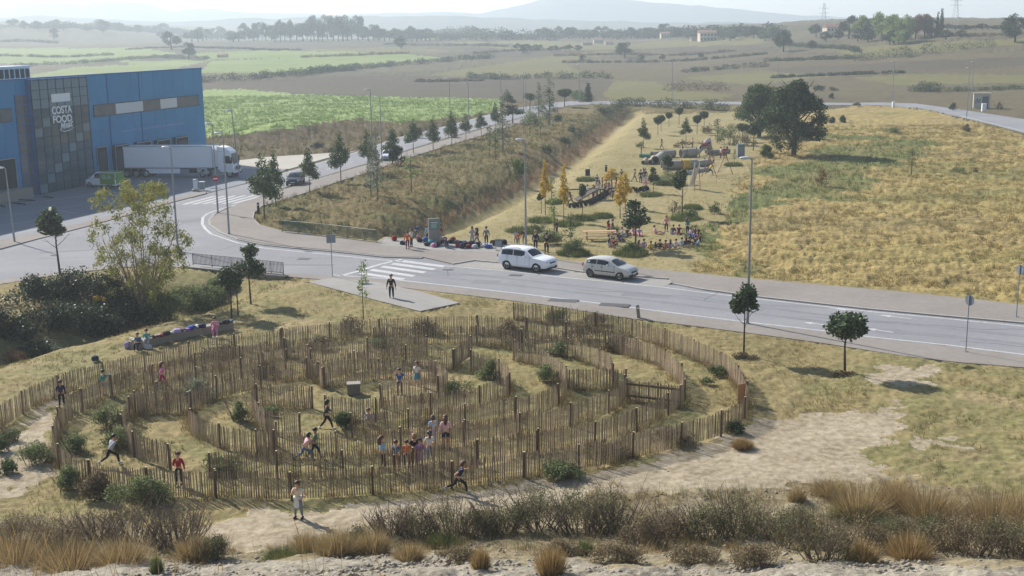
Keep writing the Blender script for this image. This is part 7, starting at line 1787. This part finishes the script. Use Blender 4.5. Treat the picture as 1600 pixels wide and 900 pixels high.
# information board
b = at(679, 381, PZ); h = tall(b, 341); w_ = 1.0
t = thing('information_board', 'grey monolith with a green information panel on the plaza', 'information board', b, R(12))
o = MB().box((0, 0, h / 2), (w_, .28, h)).build('monolith', concm, t); bv = o.modifiers.new('bevel', 'BEVEL'); bv.width = .03
pn = MB().box((0, -.152, h * .74), (w_ * .86, .02, h * .34)).build('panel', M('board_green', '#5f8578', .4, var=.12, scale=3), t); MB().box((0, -.168, h * .84), (w_ * .6, .008, .06)).build('title_line', swhite, pn)
for k in range(4): MB().box((-.08 * (k % 2), -.166, h * (.78 - .045 * k)), (w_ * .5, .006, .025)).build('text_line', swhite, pn)
m = MB(); m.box((0, -.15, h * .50), (w_ * .8, .015, .12)); m.build('plaque', greym, t)
# picnic table
b = (at(902, 375, 0) + at(971, 374, 0)) / 2; d = at(971, 374, 0) - at(902, 375, 0)
t = thing('picnic_table', 'long wooden picnic table with attached benches by the seated circle', 'picnic table', b, math.atan2(d.y, d.x)); L_ = 2.9
wd = M('picnic_wood', '#b39570', .8, var=.2, scale=8)
for k in range(5): MB().box((0, -.32 + .16 * k, .76), (L_, .145, .045)).build('top_plank', wd, t)
for s in (-1, 1):
    for k in range(2): MB().box((0, s * (.66 + .15 * k), .45), (L_, .135, .045)).build('bench_plank', wd, t)
    for q in (-1, 1): MB().hexa([(q * 1.1 - .04, s * .72, 0), (q * 1.1 + .04, s * .72, 0), (q * 1.1 + .04, s * .62, 0), (q * 1.1 - .04, s * .62, 0), (q * 1.1 - .04, s * .26, .74), (q * 1.1 + .04, s * .26, .74), (q * 1.1 + .04, s * .16, .74), (q * 1.1 - .04, s * .16, .74)]).build('leg', wd, t)
for q in (-1, 1): MB().box((q * 1.1, 0, .41), (.06, 1.6, .08)).build('cross_beam', wd, t)
# stone block in the maze
b = at(553, 615, 0); t = thing('stone_block', 'dark square stone block in the open centre of the maze', 'stone block', b, R(8)); o = MB().box((0, 0, .27), (.66, .5, .54)).build('block', M('dark_stone', '#6b665e', .9, var=.2, bump=.4), t); bv = o.modifiers.new('bevel', 'BEVEL'); bv.width = .02; MB().box((0, 0, .555), (.7, .54, .05)).build('cap_slab', concm, t)
# graffiti hut
b = on(1533, 169); t = thing('utility_hut', 'small pale hut with blue graffiti beside the far right road', 'hut', b, R(-18)); hs = tall(b, 146)
MB().box((0, 0, hs / 2), (3.4, 2.6, hs)).build('wall', M('hut_render', '#b3ada0', .9, var=.12), t); MB().box((0, 0, hs + .06), (3.8, 3.0, PZ)).build('roof', concm, t)
m = MB()
for k, (x, z, a, b2) in enumerate(((-1.1, .5, .5, .25), (-.9, .62, .3, .4), (-.6, .45, .4, .3), (-.4, .58, .35, .3), (-1.25, .35, .2, .3))): m.ring((x, -1.312, z * hs), (0, 1, 0), a * .55, a * .55 - .13, .01, 9)
m.build('graffiti', sblue, t); MB().box((.7, -1.31, hs * .42), (1.3, .03, hs * .8)).build('door', M('hut_door', '#5c6068', .6), t)
b = on(1537, 174); t = thing('utility_cabinet', 'small white cabinet before the graffiti hut', 'cabinet', b); MB().box((0, 0, .8), (.9, .5, 1.6)).build('case', swhite, t); MB().box((0, 0, 1.63), (1, .6, .06)).build('lid', swhite, t)
# ================================================================== BLUE BUILDING
FA, FB = at(36, 307.5, 0), at(326, 251, 0)
fd = (FB - FA).normalized(); fn = Vector((fd.y, -fd.x, 0))      # along the front, outward
bld = thing('warehouse', 'large bright blue warehouse with glass stair tower and loading docks', 'building', FA, math.atan2(fd.y, fd.x))
# local axes: x along the front, y into the building, z up (outward = -y)
def onf(px, py, out=0.0):
    """front plane point (x, z) seen at that pixel; out = metres in front of the plane"""
    o = np.array(FA) + np.array(fn) * out; d = ray(px, py); n = np.array(fn)
    t = ((o - CAMP) @ n) / (d @ n); p = Vector(CAMP + d * t) - FA
    return p.dot(fd), p.z
HB = (onf(48, 118)[1] + onf(312, 112)[1]) / 2; XL, XR = -34.0, onf(317, 150)[0]
blue = M('blue_cladding', '#237fae', .45, var=.05, scale=.5); blue3 = M('blue_cladding_faded', '#2783b2', .45, var=.05, scale=.8); blue4 = M('blue_cladding_deep', '#217caa', .45, var=.05, scale=.8)
blue2 = M('dark_blue_cladding', '#24609a', .45, var=.05); frame = M('dark_frame', '#2c3a4c', .4, metal=.4)
tglass = M('tower_glass', (0.035, 0.085, 0.115), 0.1, var=.3, scale=.6, spec=.8); dockm = M('dock_rubber', '#20242b', .8); dockf = M('dock_frame_grey', '#8f959c', .5); winm = M('window_glass', (.10, .12, .14), .12, var=.4, scale=.8, spec=.7); blind = M('window_blind', (.62, .63, .61), .6, var=.1)
def fbox(m, x0, x1, y0, y1, z0, z1): m.box(((x0 + x1) / 2, (y0 + y1) / 2, (z0 + z1) / 2), (x1 - x0, y1 - y0, z1 - z0)); return m
fbox(MB(), XL, XR, .35, 42, -.2, HB - 2.6).build('wall', blue, bld)
fbox(MB(), XL, XR, 0, .34, -.2, HB - .02).build('front_wall', blue, bld)
# cladding panels proud of the wall, vertical joints between them
k = 0; pwid = (XR - XL) / 30
zr = [0.0, 0.24, 0.50, 0.76, 1.0]
me_ = {}
for i in range(30):
    for j in range(4):
        x0 = XL + i * pwid; z0, z1 = HB * zr[j], HB * zr[j + 1]
        key = j
        if key not in me_: me_[key] = fbox(MB(), 0.012, pwid - .012, -.045, 0, z0 + .012, z1 - .012).mesh('panel', blue)
        o = link('panel', me_[key], bld, (blue, blue3, blue, blue4)[(i * 5 + j * 3) % 4]); o.location = (x0, 0, 0)
fbox(MB(), XL - .1, XR + .1, -.12, .38, HB, HB + .16).build('parapet_cap', blue2, bld)
fbox(MB(), XL, XR - .02, .37, 41.9, HB - 2.59, HB - 2.5).build('roof', M('roof_sheet', '#9a9ea2', .7), bld)
fbox(MB(), XR, XR + .12, .6, 1.0, .5, HB - 2.7).build('downpipe', dockf, bld)
MB().box((XR / 2 + XL / 2, -.06, HB * .24), (XR - XL, .03, .06)).build('drip_rail', blue2, bld)
for k in range(9):
    fbox(MB(), XL + 3 + k * 6.9, XL + 3.1 + k * 6.9, -.13, -.05, HB * .30, HB).build('gutter_pipe', blue2, bld)
# glass tower
def px_rect(P, out=0.0):
    Q = [onf(a, b, out) for a, b in P]; xs = sorted(q[0] for q in Q); zs = sorted(q[1] for q in Q)
    return (xs[0] + xs[1]) / 2, (xs[2] + xs[3]) / 2, (zs[0] + zs[1]) / 2, (zs[2] + zs[3]) / 2
GX0, GX1 = onf(47, 125, .8)[0], onf(136, 125, .8)[0]; GX1b = onf(148, 285, .8)[0]; GX1 = (GX1 + GX1b) / 2
tw = fbox(MB(), GX0, GX1, -.72, 0, 0, HB).build('glass_tower', blue2, bld)
NC, NR = 7, 12
cw, ch = (GX1 - GX0) / NC, (HB - .2) / NR
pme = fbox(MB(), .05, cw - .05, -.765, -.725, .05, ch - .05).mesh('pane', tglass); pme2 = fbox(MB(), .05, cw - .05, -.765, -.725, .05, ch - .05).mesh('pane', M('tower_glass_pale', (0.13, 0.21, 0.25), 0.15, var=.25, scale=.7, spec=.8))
for i in range(NC):
    for j in range(NR):
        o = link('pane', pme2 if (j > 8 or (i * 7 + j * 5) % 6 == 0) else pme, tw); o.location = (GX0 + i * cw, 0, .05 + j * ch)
for i in range(NC + 1): fbox(MB(), GX0 + i * cw - .035, GX0 + i * cw + .035, -.82, -.72, 0, HB).build('mullion', frame, tw)
for j in range(NR + 1): fbox(MB(), GX0, GX1, -.79, -.72, j * ch + .02, j * ch + .08).build('transom', frame, tw)
# narrow window column left of the tower
CX0, CX1 = onf(20, 140)[0], onf(45, 140)[0]
cwm = fbox(MB(), CX0, CX1, -.10, -.05, .2, HB - 1.6).build('window_column', blue2, bld)
nr2 = 10; c2 = (CX1 - CX0) / 2; r2 = (HB - 2.0) / nr2
pm3 = fbox(MB(), .06, c2 - .06, -.14, -.105, .05, r2 - .05).mesh('pane', winm)
for i in range(2):
    for j in range(nr2): o = link('pane', pm3, cwm); o.location = (CX0 + i * c2, 0, .3 + j * r2)
# window strip
W0 = [(146, 163), (309, 151), (309, 167), (146, 178)]; x0, x1, z0, z1 = px_rect(W0)
st = fbox(MB(), x0 - .15, x1 + .15, -.10, -.05, z0 - .12, z1 + .12).build('window_strip', frame, bld)
cuts = [145, 163, 179, 193, 208, 222, 249.5, 262.5, 275.5, 292, 309]
for k in range(len(cuts) - 1):
    a, b = onf(cuts[k], 170)[0], onf(cuts[k + 1], 160)[0]
    fbox(MB(), a + .06, b - .06, -.14, -.105, z0, z1).build('pane', blind if k in (2, 3, 4, 6, 7) else winm, st)
x0, x1, z0, z1 = px_rect([(-60, 176), (18, 171), (18, 190), (-60, 196)]); st = fbox(MB(), x0 - 6, x1, -.10, -.05, z0 - .1, z1 + .1).build('window_strip', frame, bld)
for k in range(6): w3 = (x1 - x0 + 6) / 6; fbox(MB(), x0 - 6 + k * w3 + .08, x0 - 6 + (k + 1) * w3 - .08, -.14, -.105, z0, z1).build('pane', winm, st)
# docks
for (pa, pb, pt, pbm, deep) in ((149, 166, 229, 275, 0), (173.5, 196.5, 226, 262, 1), (208, 230, 221, 262, 1), (239.5, 260.5, 218, 262, 1), (269, 288.5, 213.5, 262, 1)):
    a, b = onf(pa, pt)[0], onf(pb, pt)[0]; zt = onf((pa + pb) / 2, pt)[1]; zb = 1.1 if deep else 0
    t = fbox(MB(), a, b, -.55 if deep else -.12, -.05, zb, zt).build('loading_dock', dockm, bld); y_ = -.60 if deep else -.17
    m = MB(); fbox(m, a, a + .09, y_, y_ + .06, zb, zt); fbox(m, b - .09, b, y_, y_ + .06, zb, zt); fbox(m, a, b, y_ - .003, y_ + .06, zt - .12, zt); m.build('frame', dockf, t)
    fbox(MB(), a + .35, b - .35, y_, y_ + .04, zb + .1, zt - .6).build('dock_door', M('dock_door_dark', '#343a45', .6), t)
x0, x1, z0, z1 = px_rect([(-30, 252), (24, 247), (26, 300), (-30, 306)]); t = fbox(MB(), x0, x1, -.14, -.05, 1.2, z1).build('loading_dock', dockm, bld)
m = MB(); fbox(m, x1 - .1, x1, -.2, -.14, 1.2, z1); fbox(m, x0, x1, -.203, -.14, z1 - .12, z1); m.build('frame', dockf, t)
fbox(MB(), XL, onf(34, 300)[0], -1.6, -.05, -.1, 1.15).build('loading_ramp', concm, bld)
fbox(MB(), onf(172, 250)[0], XR - .2, -.30, -.05, 0, 1.0).build('dock_plinth', concm, bld)
# roof plant
rp = thing('air_conditioning_unit', 'white roof-top cooling unit with dark fan bays on the blue building', 'roof unit', (0, 0, 0), math.atan2(fd.y, fd.x)); xa, za = onf(-30, 119, -5); xb, _ = onf(45, 118, -5)
ctr = FA + fd * ((xa + xb) / 2) - fn * 6; rp.location = (ctr.x, ctr.y, HB - 2.5); Lx = xb - xa
whm = M('unit_white', (.6, .62, .64), .5); fbox(MB(), -Lx / 2, Lx / 2, -1.2, 1.2, .15, 3.7).build('case', whm, rp); fbox(MB(), -Lx / 2 - .1, Lx / 2 + .1, -1.3, 1.3, 3.7, 3.9).build('top', whm, rp)
for k in range(9): w3 = Lx / 9; fbox(MB(), -Lx / 2 + k * w3 + .12, -Lx / 2 + (k + 1) * w3 - .12, -1.24, -1.2, 2.3, 3.55).build('fan_bay', dockm, rp)
rp2 = thing('roof_hatch', 'pale roof box behind the cooling unit on the blue building', 'roof unit', ctr - fn * 9 - fd * 3, math.atan2(fd.y, fd.x)); rp2.location.z = HB - 2.5
fbox(MB(), -3, 2.5, -1.5, 1.5, 0, 5.2).build('case', whm, rp2); fbox(MB(), -3.2, 2.9, -1.7, 1.7, 5.2, 5.35).build('lid', whm, rp2)
# lettering on the tower
def text(body, size, x, z, out, mat, shear=0.0, thick=.02, bold=0.0, sx=1.0, rot=0.0):
    cu = bpy.data.curves.new('text', 'FONT'); cu.body = body; cu.size = size; cu.extrude = thick; cu.offset = bold; cu.shear = shear; cu.align_x = 'CENTER'
    tmp = bpy.data.objects.new('tmp', cu); COL.objects.link(tmp); dg = bpy.context.evaluated_depsgraph_get(); dg.update()
    me = bpy.data.meshes.new_from_object(tmp.evaluated_get(dg), depsgraph=dg); bpy.data.objects.remove(tmp)
    me.materials.clear(); me.materials.append(mat)
    o = link('lettering', me, bld); o.rotation_euler = (math.pi / 2, rot, 0); o.location = (x, out, z); o.scale = (sx, 1, 1); return o
lw = M('sign_letter_white', (.82, .82, .82), .5, var=.01)
xa, z_c = onf(81, 176, .85); xb, _ = onf(112.5, 176, .85); z_f = onf(97, 191, .85)[1]; zt_, zb_ = onf(97, 165, .85)[1], onf(97, 177, .85)[1]
hc = zt_ - zb_; wid = (xb - xa); 
o = text('COSTA', hc * 1.36, (xa + xb) / 2, zb_, -.84, lw, bold=.035); o.scale = (wid / (o.dimensions.x if o.dimensions.x > .1 else 3), 1, 1)
def fit(o, w_):
    xs = [v.co.x for v in o.data.vertices]; o.scale = (w_ / (max(xs) - min(xs)), 1, 1)
fit(o, wid); z3, z4 = onf(97, 179.5, .85)[1], onf(97, 191, .85)[1]
o = text('FOOD', (z3 - z4) * 1.36, (xa + xb) / 2, z4, -.84, lw, bold=.035); fit(o, wid * .95)
xm = onf(103, 196, .85)[0]; z5 = onf(103, 200, .85)[1]
o = text('Meat', hc * 1.25, xm, z5, -.88, lw, shear=.45, bold=.02, rot=-.12); fit(o, wid * .68)
m = MB(); m.tube([(xm - wid * .36, -.88, z5 - .15), (xm - wid * .1, -.88, z5 - .4), (xm + wid * .2, -.88, z5 - .25), (xm + wid * .4, -.88, z5 + .0)], [.02, .06, .05, .02], 5); m.build('lettering', lw, bld)
x0, x1, z0, z1 = px_rect([(80, 147), (109, 145), (109.5, 158), (80.5, 160)], .85); fbox(MB(), x0, x1, -.88, -.82, z0, z1).build('white_sign_plate', lw, bld)
x0, z0 = onf(190, 203, .05); x1, z1 = onf(288, 194, .05)
m = MB(); rs = random.Random(3)
x = x0
faint = M('faint_slogan_paint', '#6d8fb8', .5)
while x < x1: 
    w3 = rs.uniform(.15, .5); fbox(m, x, x + w3, -.052, -.048, (z0 + z1) / 2 - .14, (z0 + z1) / 2 + rs.uniform(.05, .16)); x += w3 + rs.uniform(.06, .25)
m.build('slogan_line', faint, bld)
# bumper bars of the car park
for (a, b) in (((12, 317), (40, 320)), ((28, 313), (55, 314)), ((68, 308), (83, 310)), ((0, 322), (8, 324))):
    A, B = at(*a, .02), at(*b, .02); d = B - A; t = thing('wheel_stop', 'dark parking bumper bar on the yard, starting near column ' + str(a[0]), 'wheel stop', (A + B) / 2, math.atan2(d.y, d.x)); t['label'] = {12: 'dark parking bumper bar lying middle left on the yard', 28: 'dark parking bumper bar in front of the window column', 68: 'dark parking bumper bar under the glass tower', 0: 'dark parking bumper bar at the left edge of the yard'}[a[0]]
    MB().box((0, 0, .07), (d.length, .16, .12), taper=.85).build('bar', dockm, t)
    for s in (-1, 1): MB().box((s * d.length * .35, 0, .02), (.1, .2, .05)).build('foot', greym, t)

# ================================================================== FAR HOUSES AND MASTS
hw = M('house_render', '#b9ad9c', .9, var=.1); hroof = M('roof_tile_far', '#7a5848', .9, var=.15); hwin = M('far_window', (.05, .055, .06), .3)
def house(px, py, wpx, hpx, label, dep_=9, storeys=2, nw=4, rz=0.0):
    b = on(px, py); dep = float((np.array(b) - CAMP) @ _F); s = dep / FPX; W_, H_ = wpx * s, hpx * s; t = thing('farmhouse', label, 'house', b, rz)
    fbox(MB(), -W_ / 2, W_ / 2, 0, dep_, -1, H_ * .75).build('wall', hw, t)
    rf = MB(); e = W_ * .04
    rf.add([(-W_ / 2 - e, -e, H_ * .75), (W_ / 2 + e, -e, H_ * .75), (W_ / 2 + e, dep_ + e, H_ * .75), (-W_ / 2 - e, dep_ + e, H_ * .75), (-W_ / 2 - e, dep_ / 2, H_), (W_ / 2 + e, dep_ / 2, H_)], [(0, 1, 5, 4), (2, 3, 4, 5), (1, 2, 5), (3, 0, 4), (3, 2, 1, 0)])
    r0 = rf.build('roof', hroof, t); fbox(MB(), W_ * .2, W_ * .26, dep_ * .4, dep_ * .5, H_ * .8, H_ * 1.08).build('chimney', hw, r0)
    for i in range(nw):
        for j in range(storeys):
            x = -W_ / 2 + W_ * (i + .5) / nw; z = H_ * .75 * (j + .5) / storeys
            fbox(MB(), x - W_ * .05, x + W_ * .05, -.08, -.01, z - H_ * .08, z + H_ * .08).build('window', hwin, t)
house(1107, 64, 26, 17, 'wide pale farmhouse in the far tree line', 12, 2, 5); house(1086, 64, 12, 9, 'low barn beside the wide pale farmhouse', 8, 1, 3)
house(1303, 58, 22, 20, 'pale house with overhanging roof inside the hilltop grove', 10, 2, 4); house(935, 68, 14, 8, 'small whitish farm building at the end of the far trees', 8, 1, 3); house(918, 71, 16, 6, 'low whitish shed left of the far farm buildings', 8, 1, 4); house(952, 70, 12, 6, 'little farm shed right of the whitish building', 7, 1, 2)
house(346, 90, 14, 6, 'low brown field hut beside the bright green fields', 6, 1, 2); house(818, 82, 10, 7, 'tiny pale hut among the far dark trees', 6, 1, 2); house(1040, 60, 14, 10, 'pale building half hidden by far trees', 9, 1, 3)
stm = M('mast_steel', '#a0a6ac', .6, metal=.3)
def mast(px, py, top, label, wd=2.2, bars=9):
    b = on(px, py); h = tall(b, top); t = thing('lattice_mast', label, 'mast', b)
    for sx, sy in ((-1, -1), (1, -1), (1, 1), (-1, 1)): MB().tube([(sx * wd / 2, sy * wd / 2, 0), (sx * wd * .1, sy * wd * .1, h)], .07, 4).build('leg', stm, t)
    m = MB()
    for k in range(bars):
        f, g = k / bars, (k + 1) / bars; w0, w1 = wd / 2 * (1 - .8 * f), wd / 2 * (1 - .8 * g)
        for s in (1, -1): m.tube([(-w0 * s, -w0, h * f), (w1 * s, -w1, h * g)], .035, 3, False); m.tube([(w0, -w0 * s, h * f), (w1, w1 * s, h * g)], .035, 3, False)
    m.build('bracing', stm, t)['kind'] = 'stuff'
    m = MB()
    for f in (.72, .86): m.tube([(-wd * .9, 0, h * f), (wd * .9, 0, h * f)], .1, 4)
    m.build('crossarm', stm, t)
mast(907, 52, 14, 'lattice mast on the wooded hump in the middle distance', 5); mast(509, 58, 16, 'faint lattice mast above the far wood', 4); mast(1286, 60, 5, 'thin lattice mast left of the hilltop grove', 3.2); mast(1492, 44, -6, 'thin lattice mast right of the hilltop grove', 3.2); mast(945, 52, 36, 'small mast right of the wooded hump', 2)
# ================================================================== PLAYGROUND
pipec = M('pipe_concrete', '#9a958a', .9, var=.15, scale=3, bump=.3); pgreen = M('green_pipe_paint', '#55806a', .7, var=.15); pyel = M('yellow_pipe_paint', '#b8973c', .75, var=.2); steel = M('slide_steel', (.62, .65, .72), .3, metal=.3); rustm = M('rust_red_frame', '#8a5444', .6)
def pipe(a, b, rpx, label, mats=pipec, z=None, open_=True, wall=.09):
    """pipe lying from ground pixel a to b with its radius in pixels"""
    A, B = on(*a), on(*b); dep = float((np.array(A) - CAMP) @ _F); r = .86 * rpx * dep / FPX; za = r if z is None else z
    c = (A + B) / 2; d = B - A; d.z = 0; t = thing('concrete_pipe', label, 'concrete pipe', (c.x, c.y, min(A.z, B.z)), math.atan2(d.y, d.x))
    L = d.length; MB().ring((0, 0, za), (1, 0, 0), r, r - wall, L, 26).build('tube', mats, t, False)
    for s in (-1, 1): MB().ring((s * (L / 2 - .06), 0, za), (1, 0, 0), r + .035, r - .03, .16, 26).build('collar', mats, t)
    return t, L, r
pipe((1000, 246), (1016, 246.5), 3.6, 'low green painted pipe at the left of the pipe group', pgreen)
pipe((1019, 248), (1053, 245), 6.5, 'big pale pipe with open ring end behind the small ones')
pipe((1005, 257), (1009, 252), 3.6, 'small pipe facing the viewer, leftmost'); pipe((1016, 257.5), (1021, 250), 4.6, 'small pipe facing the viewer, second from left'); pipe((1024, 257), (1034, 249), 7.5, 'slanted pale pipe leaning behind the small pipes')
pipe((1034, 265), (1065, 264), 8.2, 'large dark-mouthed pipe in the front of the group'); pipe((1066, 265), (1076, 264.5), 9.0, 'short yellow painted pipe ring beside the large front pipe', pyel); pipe((1076, 264), (1087, 263), 8.4, 'short grey pipe right of the yellow one'); pipe((1088, 261), (1108, 258), 5.6, 'grey pipe at the right of the front row')
pipe((1071, 273), (1106, 266), 4.2, 'long half-sunk pipe below the steel slide top', z=.12); pipe((1064, 246), (1072, 245.5), 7.6, 'upright standing ring of pipe with children inside, left', pipec); pipe((1074, 246), (1087, 245.5), 8.4, 'wide ring pipe with pale rim where children crouch')
pipe((1103, 241), (1112, 240.5), 4.4, 'dark pipe mouth under the climbing pipe'); pipe((1112, 241), (1139, 239), 4.0, 'long horizontal pipe left of the grey stele')
t, L, r = pipe((1092, 243), (1110, 240), 5.2, 'slanted climbing pipe with children on top', z=1.35); t.rotation_euler = (0, R(-24), t.rotation_euler[2]); MB().box((1.2, 0, .6), (.4, 1.2, 2.0)).build('support', pipec, t)
for px, py, lab, c1 in ((1098, 222, 'child in red at the head of the climbing pipe', 'red'), (1104, 221, 'child in magenta on the climbing pipe', 'magenta'), (1109, 217, 'child in lilac sitting highest on the climbing pipe', 'lilac')):
    p = at(px, py + 6, 2.6); kid(0, 0, 'sit', 150, 1.4, c1, 'navy', 'brown', lab, loc=(p.x, p.y, 2.45), sleeve='long')
# slide
top, bot = on(1094, 283), on(1080, 295); hS = 2.6
t = thing('steel_slide', 'steel slide with ladder in front of the long pipe', 'slide', bot); ap = at(1089, 262, hS); d = Vector((ap.x - bot.x, ap.y - bot.y, 0)); 
ux = d.normalized(); sx_ = Vector((-ux.y, ux.x, 0)); L = d.length
def sl(f, w_, dz): p = ux * (L * f) + sx_ * w_; return (p.x, p.y, .25 + (hS - .25) * f + dz)
m = MB(); m.add([sl(0, -.26, 0), sl(0, .26, 0), sl(1, .26, 0), sl(1, -.26, 0)], [(0, 1, 2, 3)]); m.build('chute', steel, t)
for s in (-1, 1): MB().tube([sl(-.05, s * .28, .12), sl(.05, s * .28, .16), sl(1, s * .28, .16), sl(1.04, s * .28, .5)], .05, 6).build('side_rail', steel, t)
for s in (-1, 1): MB().tube([sl(1, s * .28, 0), tuple(Vector(sl(1.15, s * .34, 0))[:2]) + (0,)], .035, 6).build('ladder_rail', rustm, t)
for k in range(6): f = k / 6; a, b = Vector(sl(1, -.3, 0)), Vector(sl(1.15, -.34, 0)); b.z = 0; c_ = b.lerp(a, f + .08); e = c_ + sx_ * .62; MB().tube([c_, e], .02, 5).build('rung', steel, t)
# swing frame
b0, b1 = on(1108, 277), on(1133, 272); t = thing('swing_frame', 'rust-red A-frame swing beside the pipes', 'swing', b0); d = b1 - b0; n = Vector((-d.y, d.x, 0)).normalized()
for e in (Vector(), d):
    for s in (-1, 1): MB().tube([e + n * s * 1.1, e + Vector((0, 0, 2.5))], .045, 6).build('leg', rustm, t)
MB().tube([Vector((0, 0, 2.5)), d + Vector((0, 0, 2.5))], .05, 6).build('top_bar', rustm, t)
for f in (.3, .65):
    p = d * f; st = MB().box((p.x, p.y, .5), (.45, .2, .04)).build('seat', trimm, t)
    for s in (-1, 1): MB().tube([(p.x + s * .2, p.y, .5), (p.x + s * .2, p.y, 2.5)], .012, 4).build('chain', greym, t)
# grey stele
b = on(1157, 246); h = tall(b, 225); t = thing('grey_stele', 'tall grey slab-like block at the right side of the playground', 'stele', b, R(10)); o = MB().box((0, 0, h / 2), (1.05, .5, h)).build('block', M('stele_grey', '#7f858a', .8, var=.1), t); MB().box((0, -.26, h * .86), (.8, .02, h * .12)).build('plaque', pgreen, t)
# half-buried tyres
tyme = MB().ring((0, 0, 0), (1, 0, 0), .42, .22, .20, 18).mesh('tyre', tyrem); trd = MB(); 
for k in range(14): a = k * .449; trd.box((0, .425 * math.cos(a), .425 * math.sin(a)), (.18, .03, .03))
trme = trd.mesh('tread', tyrem)
def tyre_row(P, label, grp, lift=.1):
    W_ = [on(*p) for p in P]; pts = dens([(p.x, p.y) for p in W_], .55)
    for i, p in enumerate(pts):
        q = pts[min(i + 1, len(pts) - 1)] - pts[max(i - 1, 0)]; z = float(T(p.x, p.y))
        t = thing('tyre', label + ', ' + ORD[i] + ' from the left' if i < 16 else label, 'tyre', (p.x, p.y, z + lift), math.atan2(q.y, q.x), grp); link('tyre_ring', tyme, t); link('tread', trme, t)
tyre_row([(894, 325), (905, 323), (918, 320), (930, 315), (940, 309), (946, 304)], 'half-buried black tyre in the curved row below the ramp', 'tyres of the curved row below the ramp')
tyre_row([(989, 299), (995, 300), (1002, 299), (1009, 297)], 'half-buried black tyre in the short row beside the yellow trees', 'tyres of the short row by the yellow trees')
b = on(930, 312); t = thing('climbing_ramp', 'dark wooden ramp with low platform behind the tyre row', 'ramp', b, R(20)); wdm = M('dark_ramp_wood', '#4a433c', .85, var=.2)
for k in range(9): MB().hexa([(-2.2 + .24 * k, -.6, .1 + .11 * k), (-2.0 + .24 * k, -.6, .2 + .11 * k), (-2.0 + .24 * k, .6, .2 + .11 * k), (-2.2 + .24 * k, .6, .1 + .11 * k), (-2.2 + .24 * k, -.6, .16 + .11 * k), (-2.0 + .24 * k, -.6, .26 + .11 * k), (-2.0 + .24 * k, .6, .26 + .11 * k), (-2.2 + .24 * k, .6, .16 + .11 * k)]).build('plank', wdm, t)
for s in (-1, 1): MB().tube([(-2.2, s * .62, .12), (0, s * .62, 1.15), (.9, s * .62, 1.15)], .06, 6).build('rail', wdm, t)
MB().box((.45, 0, 1.1), (.9, 1.2, .08)).build('platform', wdm, t)
for sx, sy in ((0, -.55), (.85, -.55), (0, .55), (.85, .55)): MB().box((sx, sy, .55), (.1, .1, 1.1)).build('post', wdm, t)
b = on(906, 308); t = thing('balance_beam', 'low horizontal beam on posts left of the small dark tree', 'beam', b, R(4)); MB().tube([(-1.5, 0, .85), (1.8, 0, .9)], .07, 7).build('beam', wdm, t)
for x in (-1.3, 1.5): MB().tube([(x, 0, 0), (x, 0, .9)], .06, 6).build('post', wdm, t)
